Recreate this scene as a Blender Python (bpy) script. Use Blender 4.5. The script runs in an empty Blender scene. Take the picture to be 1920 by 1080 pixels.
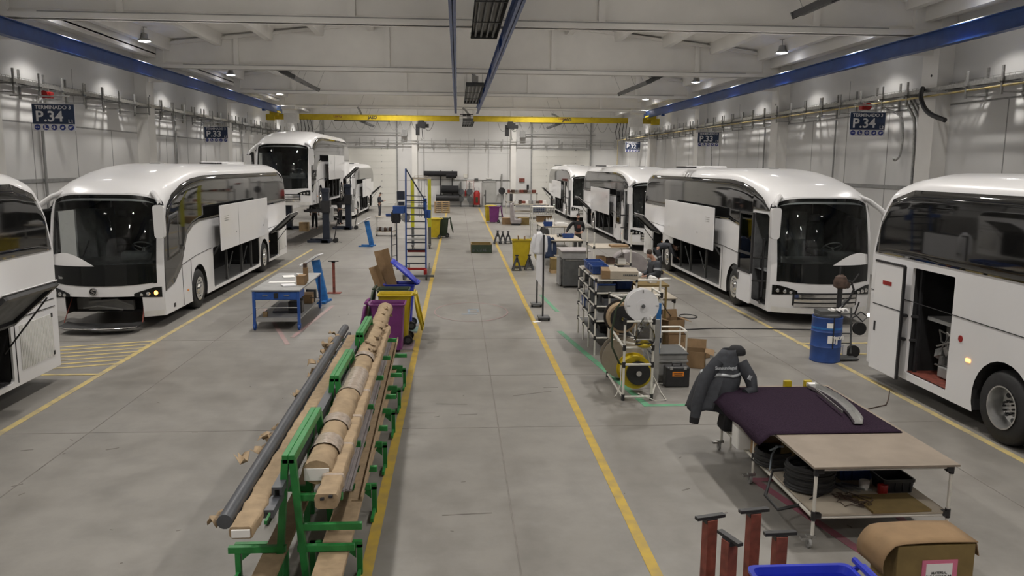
import bpy, bmesh, math, random
from mathutils import Vector, Matrix, Euler
from mathutils.geometry import tessellate_polygon, delaunay_2d_cdt
R = math.radians
PI = math.pi
C = bpy.context.scene.collection
random.seed(7)

# ---------------------------------------------------------------- materials
def mat(name, col, rough=.5, metal=0., var=.06, scale=6., bump=0., coat=0., emit=None, es=0., spec=.5, dirt=None):
    m = bpy.data.materials.new(name); m.use_nodes = True
    nt = m.node_tree; b = nt.nodes['Principled BSDF']
    b.inputs['Roughness'].default_value = rough; b.inputs['Metallic'].default_value = metal
    b.inputs['Coat Weight'].default_value = coat; b.inputs['Coat Roughness'].default_value = .06
    b.inputs['Specular IOR Level'].default_value = spec
    tc = nt.nodes.new('ShaderNodeTexCoord'); nz = nt.nodes.new('ShaderNodeTexNoise')
    nz.inputs['Scale'].default_value = scale; nz.inputs['Detail'].default_value = 5
    nt.links.new(tc.outputs['Object'], nz.inputs['Vector'])
    rp = nt.nodes.new('ShaderNodeValToRGB')
    k = var
    d = dirt or tuple(c * (1 - 2 * k) for c in col)
    rp.color_ramp.elements[0].color = (*d, 1); rp.color_ramp.elements[1].color = (*[min(1, c * (1 + k)) for c in col], 1)
    rp.color_ramp.elements[0].position = .28; rp.color_ramp.elements[1].position = .62
    nt.links.new(nz.outputs['Fac'], rp.inputs['Fac']); nt.links.new(rp.outputs['Color'], b.inputs['Base Color'])
    if bump:
        bp = nt.nodes.new('ShaderNodeBump'); bp.inputs['Strength'].default_value = bump; bp.inputs['Distance'].default_value = .02
        nt.links.new(nz.outputs['Fac'], bp.inputs['Height']); nt.links.new(bp.outputs['Normal'], b.inputs['Normal'])
    if emit:
        b.inputs['Emission Color'].default_value = (*emit, 1); b.inputs['Emission Strength'].default_value = es
    return m
def glass_mat(name, tint, rough=.02, ior=1.5):
    m = bpy.data.materials.new(name); m.use_nodes = True; nt = m.node_tree; nt.nodes.clear()
    o = nt.nodes.new('ShaderNodeOutputMaterial'); mx = nt.nodes.new('ShaderNodeMixShader'); fr = nt.nodes.new('ShaderNodeFresnel')
    t = nt.nodes.new('ShaderNodeBsdfTransparent'); g = nt.nodes.new('ShaderNodeBsdfGlossy')
    fr.inputs['IOR'].default_value = ior; t.inputs['Color'].default_value = (*tint, 1); g.inputs['Roughness'].default_value = rough
    nt.links.new(fr.outputs[0], mx.inputs[0]); nt.links.new(t.outputs[0], mx.inputs[1]); nt.links.new(g.outputs[0], mx.inputs[2])
    nt.links.new(mx.outputs[0], o.inputs[0]); return m
M = dict(
    white=mat('white_paint', (.80, .795, .80), .28, 0, .012, 1.2, coat=.5),
    whitedull=mat('white_plastic', (.74, .73, .70), .45, 0, .03),
    offwhite=mat('cream_powder_coat', (.66, .64, .58), .4, 0, .05, 9),
    sideglass=mat('dark_tinted_glass', (.010, .010, .010), .035, 0, .05, spec=.9),
    darkglass=mat('black_gloss_panel', (.006, .007, .007), .08, 0, .05, spec=.4),
    black=mat('black_rubber', (.018, .018, .019), .65, 0, .2, 8),
    blackp=mat('black_plastic', (.022, .022, .024), .4, 0, .12, 10),
    void=mat('dark_lining', (.02, .02, .021), .8, 0, .15, 4),
    cabin=mat('grey_cab_trim', (.15, .153, .155), .7, 0, .15, 5),
    chrome=mat('chrome', (.75, .75, .74), .12, 1, .04, 12),
    steel=mat('galvanised_steel', (.42, .42, .41), .38, .85, .12, 14),
    alu=mat('aluminium', (.62, .62, .61), .3, .9, .06, 12),
    grey=mat('grey_paint', (.30, .30, .295), .5, 0, .07),
    dgrey=mat('dark_grey_plastic', (.085, .088, .088), .5, 0, .1),
    concrete=mat('white_concrete', (.80, .785, .755), .8, 0, .03, .8, .05),
    panel=mat('white_wall_panel', (.68, .675, .665), .6, 0, .025, .5),
    blue=mat('blue_steel_paint', (.020, .065, .235), .38, 0, .1, 3),
    cartblue=mat('blue_cart_paint', (.022, .085, .33), .42, 0, .12, 6),
    easelblue=mat('bright_blue_paint', (.025, .15, .42), .45, 0, .14, 7),
    navy=mat('navy_enamel', (.018, .035, .085), .45, 0, .08),
    navyp=mat('navy_lift_paint', (.014, .020, .036), .45, 0, .12),
    yellow=mat('yellow_crane_paint', (.50, .37, .010), .42, 0, .07, 4),
    ybin=mat('yellow_bin_plastic', (.48, .36, .012), .42, 0, .06, 4),
    ylemon=mat('lemon_yellow_paint', (.46, .45, .02), .45, 0, .1, 4),
    green=mat('green_rack_paint', (.024, .21, .048), .42, 0, .1, 7),
    gbin=mat('dark_green_bin', (.028, .045, .024), .5, 0, .1),
    purple=mat('purple_bin_plastic', (.155, .028, .150), .42, 0, .08, 4),
    bbin=mat('cobalt_blue_plastic', (.020, .036, .44), .36, 0, .08, 4),
    bcrate=mat('blue_crate_plastic', (.022, .065, .24), .42, 0, .1),
    card=mat('cardboard', (.25, .16, .082), .85, 0, .07, 7, .1),
    card2=mat('ochre_cardboard', (.20, .14, .050), .85, 0, .07, 7, .1),
    kraft=mat('kraft_wrapping', (.35, .255, .155), .8, 0, .10, 9, .5),
    film=mat('clear_shrink_film', (.40, .33, .27), .22, 0, .12, 16, .4),
    profile=mat('slate_grey_profile', (.075, .080, .090), .4, 0, .1, 5),
    lilac=mat('grey_trim_strip', (.34, .31, .31), .42, 0, .08, 5),
    wood=mat('pine_timber', (.42, .29, .15), .75, 0, .12, 6),
    ply=mat('grey_oak_board', (.255, .210, .165), .6, 0, .07, 3),
    board=mat('beige_shelf_board', (.40, .35, .28), .6, 0, .06, 4),
    carpet=mat('plum_carpet', (.026, .015, .027), .95, 0, .2, 60, .3, spec=.1),
    red=mat('red_enamel', (.30, .014, .012), .4, 0, .1),
    oxide=mat('oxide_red_steel', (.19, .050, .034), .6, 0, .25, 9),
    orange=mat('amber_lens', (.8, .26, .02), .3, 0, .05),
    orangelit=mat('lit_amber_lamp', (.9, .35, .05), .3, emit=(1., .38, .06), es=7),
    whitelit=mat('lit_white_lamp', (.9, .9, .85), .3, emit=(1., .93, .8), es=14),
    lamp=mat('lit_lamp_lens', (.9, .9, .9), .3, emit=(1., .97, .92), es=16),
    skin=mat('skin', (.44, .255, .185), .55, 0, .06, 20),
    hair=mat('dark_brown_hair', (.030, .019, .013), .7, 0, .2, 40),
    overall=mat('charcoal_workwear', (.040, .043, .051), .85, 0, .12, 14),
    blackcloth=mat('black_cloth', (.014, .014, .016), .9, 0, .15, 20),
    darkcloth=mat('dark_grey_trousers', (.060, .058, .056), .9, 0, .12, 14),
    reflect=mat('silver_reflective_tape', (.42, .44, .46), .4, .2, .05),
    paper=mat('white_paper', (.80, .79, .77), .7, 0, .02),
    pink=mat('pink_card', (.62, .17, .27), .7, 0, .05),
    foil=mat('clear_plastic_bag', (.50, .50, .50), .12, 0, .25, 22, .6, spec=.9),
    ink=mat('black_ink', (.02, .02, .02), .6),
    signwhite=mat('white_vinyl', (.78, .78, .80), .5, 0, .02),
    signblue=mat('blue_pictogram', (.030, .050, .26), .5, 0, .05),
    yline=mat('yellow_floor_paint', (.42, .285, .038), .6, 0, .16, 5, dirt=(.34, .25, .08)),
    yworn=mat('worn_yellow_floor_paint', (.42, .33, .13), .65, 0, .2, 4, dirt=(.29, .25, .17)),
    gline=mat('green_floor_paint', (.085, .27, .145), .6, 0, .18, 5, dirt=(.12, .22, .15)),
    pline=mat('dark_pink_floor_paint', (.235, .072, .105), .6, 0, .18, 5, dirt=(.2, .11, .12)),
    faint=mat('worn_pink_floor_paint', (.30, .20, .195), .65, 0, .15, 4, dirt=(.28, .24, .22)),
    vline=mat('lilac_floor_paint', (.29, .22, .26), .65, 0, .15, 4),
    teal=mat('teal_floor_paint', (.22, .33, .29), .65, 0, .15, 4),
    bline=mat('pale_blue_floor_paint', (.24, .28, .32), .65, 0, .15, 4),
    joint=mat('joint_filler', (.19, .175, .16), .85, 0, .1),
    stain=mat('tyre_mark', (.17, .155, .14), .75, 0, .2),
    door=mat('white_sectional_door', (.72, .71, .665), .55, 0, .03, .6),
    gdoor=mat('grey_steel_door', (.40, .40, .385), .5, 0, .04, 2),
    brown=mat('rust_brown_drum', (.07, .042, .03), .7, 0, .25, 12),
    windglass=glass_mat('windscreen_glass', (.66, .70, .69)),
    clear=glass_mat('clear_film', (.75, .75, .75), .1, 1.4),
)
def floor_material():
    m = bpy.data.materials.new('polished_concrete'); m.use_nodes = True; nt = m.node_tree; b = nt.nodes['Principled BSDF']
    N = nt.nodes.new; L = nt.links.new
    tc = N('ShaderNodeTexCoord'); n1 = N('ShaderNodeTexNoise'); n2 = N('ShaderNodeTexNoise'); n3 = N('ShaderNodeTexNoise')
    n1.inputs['Scale'].default_value = .32; n1.inputs['Detail'].default_value = 7; n1.inputs['Roughness'].default_value = .6
    n2.inputs['Scale'].default_value = 1.9; n2.inputs['Detail'].default_value = 8; n2.inputs['Roughness'].default_value = .62
    mp = N('ShaderNodeMapping'); mp.inputs['Scale'].default_value = (1, .35, 1); n3.inputs['Scale'].default_value = 1.1; n3.inputs['Detail'].default_value = 4
    for n in (n1, n2): L(tc.outputs['Object'], n.inputs['Vector'])
    L(tc.outputs['Object'], mp.inputs['Vector']); L(mp.outputs[0], n3.inputs['Vector'])
    r1 = N('ShaderNodeValToRGB'); e = r1.color_ramp.elements
    e[0].position = .32; e[0].color = (.205, .193, .174, 1); e[1].position = .66; e[1].color = (.270, .258, .238, 1)
    r2 = N('ShaderNodeValToRGB'); e = r2.color_ramp.elements
    e[0].position = .30; e[0].color = (.80, .80, .80, 1); e[1].position = .60; e[1].color = (1.03, 1.03, 1.03, 1)
    r3 = N('ShaderNodeValToRGB'); e = r3.color_ramp.elements
    e[0].position = .28; e[0].color = (.84, .83, .82, 1); e[1].position = .5; e[1].color = (1, 1, 1, 1)
    L(n1.outputs['Fac'], r1.inputs['Fac']); L(n2.outputs['Fac'], r2.inputs['Fac']); L(n3.outputs['Fac'], r3.inputs['Fac'])
    x1 = N('ShaderNodeMixRGB'); x1.blend_type = 'MULTIPLY'; x1.inputs[0].default_value = 1
    x2 = N('ShaderNodeMixRGB'); x2.blend_type = 'MULTIPLY'; x2.inputs[0].default_value = 1
    L(r1.outputs[0], x1.inputs[1]); L(r2.outputs[0], x1.inputs[2]); L(x1.outputs[0], x2.inputs[1]); L(r3.outputs[0], x2.inputs[2])
    L(x2.outputs[0], b.inputs['Base Color'])
    mr = N('ShaderNodeMapRange'); mr.inputs['To Min'].default_value = .34; mr.inputs['To Max'].default_value = .52
    L(n2.outputs['Fac'], mr.inputs['Value']); L(mr.outputs[0], b.inputs['Roughness'])
    b.inputs['Specular IOR Level'].default_value = .35
    return m
M['floor'] = floor_material()

# ---------------------------------------------------------------- mesh builder
class MB:
    def __init__(s): s.v = []; s.f = []
    def add(s, vs, fs, T=None):
        o = len(s.v)
        s.v += [tuple(T @ Vector(p)) if T else tuple(p) for p in vs]
        s.f += [[o + i for i in f] for f in fs]; return s
    def box(s, c, d, rot=None, T=None):
        x, y, z = d[0] / 2, d[1] / 2, d[2] / 2
        vs = [Vector((a, b, e)) for a in (-x, x) for b in (-y, y) for e in (-z, z)]
        if rot: q = Euler(rot).to_matrix(); vs = [q @ v for v in vs]
        vs = [v + Vector(c) for v in vs]
        return s.add(vs, [(0, 1, 3, 2), (4, 6, 7, 5), (0, 4, 5, 1), (2, 3, 7, 6), (0, 2, 6, 4), (1, 5, 7, 3)], T)
    def bx(s, x0, x1, y0, y1, z0, z1, T=None):
        return s.box(((x0 + x1) / 2, (y0 + y1) / 2, (z0 + z1) / 2), (x1 - x0, y1 - y0, z1 - z0), None, T)
    def taper(s, c, d0, d1, h, T=None, off=(0, 0)):
        """frustum from footprint d0 at c to footprint d1 at height h"""
        vs = []
        for (dx, dy), z, o in ((d0, 0, (0, 0)), (d1, h, off)):
            for a, b in ((-1, -1), (1, -1), (1, 1), (-1, 1)): vs.append((c[0] + o[0] + a * dx / 2, c[1] + o[1] + b * dy / 2, c[2] + z))
        return s.add(vs, [(3, 2, 1, 0), (4, 5, 6, 7)] + [(i, (i + 1) % 4, 4 + (i + 1) % 4, 4 + i) for i in range(4)], T)
    def tube(s, pts, r, n=8, T=None, cap=True, closed=False):
        P = [Vector(p) for p in pts]; rs = r if isinstance(r, (list, tuple)) else [r] * len(P); N = len(P)
        up = None; vs = []
        for i, p in enumerate(P):
            if closed: t = P[(i + 1) % N] - P[i - 1]
            else: t = (P[min(i + 1, N - 1)] - P[max(i - 1, 0)])
            t = t.normalized() if t.length > 1e-9 else Vector((0, 0, 1))
            if up is None: up = t.orthogonal().normalized()
            up = (up - t * up.dot(t)); up = up.normalized() if up.length > 1e-6 else t.orthogonal().normalized()
            sd = t.cross(up)
            vs += [p + (up * math.cos(2 * PI * k / n) + sd * math.sin(2 * PI * k / n)) * rs[i] for k in range(n)]
        fs = []
        for i in range(N if closed else N - 1):
            a, b = i * n, ((i + 1) % N) * n
            fs += [(a + k, a + (k + 1) % n, b + (k + 1) % n, b + k) for k in range(n)]
        if cap and not closed: fs += [tuple(range(n))[::-1], tuple(range((N - 1) * n, N * n))]
        return s.add(vs, fs, T)
    def lathe(s, prof, c=(0, 0, 0), axis='z', n=24, T=None, cap=True):
        """prof: (radius, along) pairs"""
        vs = []
        for r, h in prof:
            for k in range(n):
                a, b = r * math.cos(2 * PI * k / n), r * math.sin(2 * PI * k / n)
                vs.append({'z': (a, b, h), 'x': (h, a, b), 'y': (b, h, a)}[axis])
        vs = [Vector(v) + Vector(c) for v in vs]
        fs = [(i * n + k, i * n + (k + 1) % n, (i + 1) * n + (k + 1) % n, (i + 1) * n + k) for i in range(len(prof) - 1) for k in range(n)]
        if cap: fs += [tuple(range(n))[::-1], tuple(range((len(prof) - 1) * n, len(prof) * n))]
        return s.add(vs, fs, T)
    def prism(s, poly, f0, f1, T=None):
        """poly of 2-D points; f0 / f1 turn a 2-D point into the two end points"""
        n = len(poly); vs = [f0(*p) for p in poly] + [f1(*p) for p in poly]
        tri = tessellate_polygon([[Vector((p[0], p[1], 0)) for p in poly]])
        fs = [tuple(t) for t in tri] + [tuple(n + i for i in t[::-1]) for t in tri]
        fs += [(i, (i + 1) % n, n + (i + 1) % n, n + i) for i in range(n)]
        return s.add(vs, fs, T)
    def grid(s, rows, T=None):
        m = len(rows[0]); vs = [p for r in rows for p in r]
        return s.add(vs, [(i * m + j, i * m + j + 1, (i + 1) * m + j + 1, (i + 1) * m + j) for i in range(len(rows) - 1) for j in range(m - 1)], T)
    def build(s, name, m, parent=None, smooth=False, bevel=0, solid=0, sub=0, kind=None, label=None):
        me = bpy.data.meshes.new(name); me.from_pydata(s.v, [], s.f); me.update()
        bm = bmesh.new(); bm.from_mesh(me); bmesh.ops.recalc_face_normals(bm, faces=bm.faces); bm.to_mesh(me); bm.free()
        o = bpy.data.objects.new(name, me); C.objects.link(o)
        me.materials.append(M[m] if isinstance(m, str) else m)
        if smooth:
            me.polygons.foreach_set('use_smooth', [True] * len(me.polygons))
            try: me.set_sharp_from_angle(angle=R(38 if smooth is True else smooth))
            except Exception: pass
        if parent: o.parent = parent
        if solid:
            q = o.modifiers.new('solid', 'SOLIDIFY'); q.thickness = solid; q.offset = 0
        if sub:
            q = o.modifiers.new('sub', 'SUBSURF'); q.levels = q.render_levels = sub
        if bevel:
            q = o.modifiers.new('bevel', 'BEVEL'); q.width = bevel; q.segments = 2; q.limit_method = 'ANGLE'
        if kind: o['kind'] = kind
        if label: o['label'] = label
        return o
def each(b, name, m, parent, **k):
    """one part per separate piece of the builder's mesh"""
    n = len(b.v); p = list(range(n))
    def find(i):
        while p[i] != i: p[i] = p[p[i]]; i = p[i]
        return i
    for f in b.f:
        for i in f[1:]: p[find(i)] = find(f[0])
    groups = {}
    for f in b.f: groups.setdefault(find(f[0]), []).append(f)
    for fs in groups.values():
        ids = sorted({i for f in fs for i in f}); mp = {i: j for j, i in enumerate(ids)}
        q = MB(); q.add([b.v[i] for i in ids], [[mp[i] for i in f] for f in fs]); q.build(name, m, parent, **k)
def tag(o, label, cat, group=None):
    o['label'] = label; o['category'] = cat
    if group: o['group'] = group
    return o
def thing(name, loc, label, cat, group=None, rz=0.):
    o = bpy.data.objects.new(name, None); C.objects.link(o); o.location = loc; o.rotation_euler = (0, 0, rz)
    o.empty_display_size = .2
    return tag(o, label, cat, group)
def dup(root, loc, rz=None, label=None, group=None):
    r = root.copy(); C.objects.link(r); r.location = loc
    if rz is not None: r.rotation_euler = (0, 0, rz)
    if label: r['label'] = label
    if group: r['group'] = group
    for ch in list(root.children):
        c = ch.copy(); C.objects.link(c); c.parent = r
        for g in list(ch.children):
            d = g.copy(); C.objects.link(d); d.parent = c
    return r
def struct(o): o['kind'] = 'structure'; return o
def text(name, s, size, m, parent, loc, rot, bold=.0, depth=.003, align='CENTER', sx=1.):
    cu = bpy.data.curves.new(name, 'FONT'); cu.body = s; cu.size = size; cu.align_x = align; cu.align_y = 'CENTER'
    cu.offset = bold; cu.extrude = depth; cu.resolution_u = 3
    t = bpy.data.objects.new(name, cu); C.objects.link(t)
    bpy.context.view_layer.update()
    me = bpy.data.meshes.new_from_object(t.evaluated_get(bpy.context.evaluated_depsgraph_get()))
    bpy.data.objects.remove(t)
    me.transform(Matrix.LocRotScale(Vector(loc), Euler(rot), Vector((sx, 1, 1)))); me.materials.clear(); me.materials.append(M[m])
    o = bpy.data.objects.new(name, me); C.objects.link(o)
    if parent: o.parent = parent
    return o
def fill(loops):
    """triangles of the first outline minus the others: (points, faces)"""
    pts = [Vector((p[0], p[1])) for l in loops for p in l]; ed = []; o = 0
    for l in loops: ed += [(o + i, o + (i + 1) % len(l)) for i in range(len(l))]; o += len(l)
    P, _, F, *_r = delaunay_2d_cdt(pts, ed, [], 0, 1e-6)
    def inside(q, l):
        c = False
        for i in range(len(l)):
            (x0, y0), (x1, y1) = l[i], l[i - 1]
            if (y0 > q[1]) != (y1 > q[1]) and q[0] < (x1 - x0) * (q[1] - y0) / (y1 - y0) + x0: c = not c
        return c
    out = []
    for f in F:
        m = sum((P[i] for i in f), Vector((0, 0))) / len(f)
        if inside(m, loops[0]) and not any(inside(m, l) for l in loops[1:]): out.append(tuple(f))
    return P, out
ORD = ('first', 'second', 'third', 'fourth', 'fifth', 'sixth', 'seventh', 'eighth', 'ninth')
def lerp(tab, x):
    if x <= tab[0][0]: return tab[0][1]
    for (a, p), (b, q) in zip(tab, tab[1:]):
        if x <= b: return p + (q - p) * (x - a) / (b - a)
    return tab[-1][1]
def arc(cx, cz, r, a0, a1, n=14):
    return [(cx + r * math.cos(R(a0 + (a1 - a0) * i / n)), cz + r * math.sin(R(a0 + (a1 - a0) * i / n))) for i in range(n + 1)]
def rrect(x0, x1, y0, y1, r, n=4):
    p = []
    for cx, cy, a in ((x1 - r, y1 - r, 0), (x0 + r, y1 - r, 90), (x0 + r, y0 + r, 180), (x1 - r, y0 + r, 270)):
        p += arc(cx, cy, r, a, a + 90, n)
    return p
E_WALL = 1150.
E_MID = 1150.
E_FILL = 50.
# ---------------------------------------------------------------- the hall
XL, XR, YB, YN, ZC = -13.6, 14.8, 72.3, -12.2, 8.72
BAYS = [-11.9 + 12.03 * k for k in range(8)]          # roof beams and wall pillars
MID = .6
b = MB(); b.bx(XL - .3, XR + .3, YN - .3, YB + .3, -.2, 0); floor = struct(b.build('floor', 'floor'))
def strip(name, m, pts, w, z=.002, label=None, closed=False):
    b = MB(); n = len(pts)
    for i in range(n if closed else n - 1):
        (x0, y0), (x1, y1) = pts[i], pts[(i + 1) % n]; L_ = math.hypot(x1 - x0, y1 - y0)
        b.box(((x0 + x1) / 2, (y0 + y1) / 2, z), (w, L_ + w, .003), (0, 0, math.atan2(y1 - y0, x1 - x0) - PI / 2)); z += .0001
    o = b.build(name, m, floor, label=label); return o
strip('floor_line', 'yline', [(-.86, -11), (-.86, 71)], .115, label='yellow aisle line beside the green rack')
strip('floor_line', 'yline', [(1.86, -11), (1.86, 71)], .115, label='yellow aisle line beside the work benches')
strip('floor_line', 'yworn', [(-6.42, -11), (-6.42, 36)], .11, label='worn yellow line along the driver side coaches')
strip('floor_line', 'yworn', [(7.35, -11), (7.5, 36)], .11, label='worn yellow line along the door side coaches')
for k in range(7):
    strip('floor_line', 'yworn', [(-8.6, 14.6 + k * .33), (-6.4, 15.3 + k * .33)], .10, .004, label='worn yellow hatching between two coaches')
strip('floor_line', 'yworn', [(-8.6, 14.5), (-6.4, 14.5)], .10, .006, label='worn yellow hatching edge')
strip('floor_line', 'yworn', [(7.4, 15.6), (9.5, 15.6)], .10, .006); strip('floor_line', 'yworn', [(7.4, 16.6), (9.5, 16.6)], .10, .006)
strip('floor_joint', 'joint', [(.59, -11), (.59, 72)], .018)
for x in (-5.2, 6.4): strip('floor_joint', 'joint', [(x, -11), (x, 72)], .014)
for y in (-.7, 5.3, 11.27, 17.3, 23.3, 29.3, 35.3, 41.3, 47.3, 53.3, 59.3): strip('floor_joint', 'joint', [(XL + .1, y), (XR - .1, y)], .014, .001)
for y in (14.2,): strip('floor_joint', 'joint', [(-.8, y), (4, y)], .010, .001)
ring = [(.35 + .95 * math.cos(2 * PI * k / 36), 20.6 + 1.35 * math.sin(2 * PI * k / 36)) for k in range(36)]
strip('floor_ring', 'faint', ring, .035, .002, label='faint red painted ring in the aisle', closed=True)
b = MB()
for x0, x1, y0, y1 in ((.26, .32, 20.2, 20.95), (.26, .55, 20.9, 20.97), (.5, .55, 20.55, 20.95), (.26, .55, 20.5, 20.57), (.1, .26, 20.2, 20.27), (.32, .5, 20.2, 20.26)): b.bx(x0, x1, y0, y1, .001, .004)
b.build('floor_mark', 'bline', floor, label='faint painted letter inside the ring')
# tyre marks and scratches
b = MB(); rnd = random.Random(4)
for x, y, l, a in ((.1, 8.35, .55, 4), (-.1, 12.45, .5, -4), (-.55, 12.0, .4, -2), (.15, 11.9, .3, 3), (1.25, 13.0, .7, 20), (1.6, 13.35, .25, 3), (-4.6, 10.6, .16, 30), (-5.7, 10.6, .15, 20), (-5.2, 9.4, .12, 40), (5.3, 10, .25, 20), (2.7, 8.9, .12, 30), (2.9, 8.2, .2, 35)):
    b.box((x, y, .002), (l, .022, .002), (0, 0, R(a)))
for k in range(40):
    b.box((rnd.uniform(-5.5, 5.5), rnd.uniform(6.5, 22), .002), (rnd.uniform(.02, .09), .012, .002), (0, 0, rnd.uniform(0, 3)))
b.build('scuff_mark', 'stain', floor, kind='stuff')
# green and pink outlines round the work stations
strip('floor_line', 'gline', [(2.35, 18.0), (3.02, 12.25), (4.75, 12.25)], .12, label='green outline round the reel rack')
strip('floor_line', 'gline', [(2.45, 23.2), (2.6, 20.6)], .11, label='short green line behind the green outline')
strip('floor_line', 'pline', [(4.45, 5.3), (3.62, 9.15), (5.0, 9.15)], .11, label='dark pink outline under the carpet bench')
strip('floor_line', 'pline', [(4.92, 9.1), (4.62, 5.2)], .09, .003)
strip('floor_line', 'faint', [(-5.0, 21.0), (-3.6, 16.9)], .10, label='worn pink line by the blue bench')
strip('floor_line', 'faint', [(-3.35, 21.5), (-3.62, 17.6)], .10)
for y0, y1, m in ((16.3, 17.0, 'vline'), (17.2, 17.9, 'yline'), (18.1, 18.7, 'teal'), (19, 19.8, 'bline')):
    b = MB(); b.bx(-1.75, -.92, y0, y1, .001, .004); b.build('floor_patch', m, floor, label='painted bin bay')
strip('floor_line', 'yworn', [(-2.0, 16.15), (-.9, 16.15)], .05)
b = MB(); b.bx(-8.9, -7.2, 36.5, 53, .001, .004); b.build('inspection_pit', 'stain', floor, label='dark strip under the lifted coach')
# walls
def wall(name, m, x0, x1, y0, y1, z1):
    b = MB(); b.bx(x0, x1, y0, y1, 0, z1); return struct(b.build(name, m))
wl = wall('wall_left', 'panel', XL - .25, XL, YN, YB, ZC); wr = wall('wall_right', 'panel', XR, XR + .25, YN, YB, ZC)
wb = wall('wall_back', 'panel', XL - .25, XR + .25, YB, YB + .25, 10.4); wf = wall('wall_front', 'panel', XL - .25, XR + .25, YN - .25, YN, 10.4)
for w_, x, sg in ((wl, XL, 1), (wr, XR, -1)):
    s = MB(); rail = MB(); p = MB(); g = MB()
    zs = 4.98 if sg > 0 else 5.68
    for y in BAYS[:-1]:
        p.bx(*sorted((x, x + sg * .48)), y - .42, y + .42, 0, ZC - .05)
        g.lathe([(.04, 0), (.04, sg * .01)], (x + sg * .48, y - .1, 6.55), 'x', 10)
    for y in BAYS:
        for d in (3.0, 6.0, 9.0): s.bx(*sorted((x, x + sg * .006)), y + d - .02, y + d + .02, 0, zs)
        s.bx(*sorted((x, x + sg * .006)), y + 6 - .015, y + 6 + .015, zs, 7.0)
    s.bx(*sorted((x, x + sg * .006)), YN, YB, zs - .025, zs + .025)
    rail.bx(*sorted((x, x + sg * .05)), YN, YB, 3.08, 3.20)
    s.build('panel_joint', 'grey', w_); rail.build('wall_rail', 'grey', w_); p.build('pillar', 'concrete', w_); g.build('pillar_hole', 'blackp', w_)
    t = MB(); t.bx(*sorted((x, x + sg * .9)), YN, YB, 8.25, 8.6); t.bx(*sorted((x + sg * .7, x + sg * .9)), YN, YB, 8.1, 8.3)
    t.build('gutter_beam', 'concrete', w_)
# ceiling: pitched slab, purlins, tapered beams
ridge = 10.3
b = MB()
for z in (0,):
    b.prism([(XL - .3, ZC), (MID, ridge), (XR + .3, ZC), (XR + .3, ZC + .2), (MID, ridge + .2), (XL - .3, ZC + .2)], lambda x, z: (x, YN - .3, z), lambda x, z: (x, YB + .3, z))
ceil = struct(b.build('ceiling', 'concrete'))
def zroof(x): return ZC + (ridge - ZC) * (1 - abs(x - MID) / (14.2))
for k in range(-6, 7):
    if k == 0: continue
    x = MID + k * 2.15; zz = zroof(x); b = MB()
    b.prism([(x - .22, zz + .05), (x - .13, zz - .42), (x + .13, zz - .42), (x + .22, zz + .05)], lambda a, c: (a, YN, c), lambda a, c: (a, YB, c))
    b.build('purlin', 'concrete', ceil)
zb = 7.72
for i, y in enumerate(BAYS):
    b = MB(); hw = MID - XL
    def zt(x): return zb + .92 + (1.62) * (1 - abs(x - MID) / hw)
    web = [(XL + .1, zb), (XR - .1, zb), (XR - .1, zt(XR)), (MID, zt(MID)), (XL + .1, zt(XL))]
    b.prism(web, lambda a, c: (a, y - .07, c), lambda a, c: (a, y + .07, c))
    b.prism([(y - .25, zb), (y + .25, zb), (y + .25, zb + .14), (y + .07, zb + .26), (y - .07, zb + .26), (y - .25, zb + .14)], lambda a, c: (XL + .1, a, c), lambda a, c: (XR - .1, a, c))
    top = [(XL + .1, zt(XL) - .12), (MID, zt(MID) - .12), (XR - .1, zt(XR) - .12), (XR - .1, zt(XR)), (MID, zt(MID)), (XL + .1, zt(XL))]
    b.prism(top, lambda a, c: (a, y - .22, c), lambda a, c: (a, y + .22, c))
    for x in (XL + .6, XR - .6): b.bx(x - .6, x + .6, y - .24, y + .24, zb, zb + .9)
    for x in (-9.4, -3.0, 4.2, 10.6): b.bx(x - .10, x + .10, y - .19, y + .19, zb + .1, zt(x) - .05)
    b.build('roof_beam', 'concrete', ceil)
    b = MB(); b.bx(XL + 2, XR - 2, y - .262, y - .25, zb + .145, zb + .175); b.build('beam_cable', 'grey', ceil)
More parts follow.
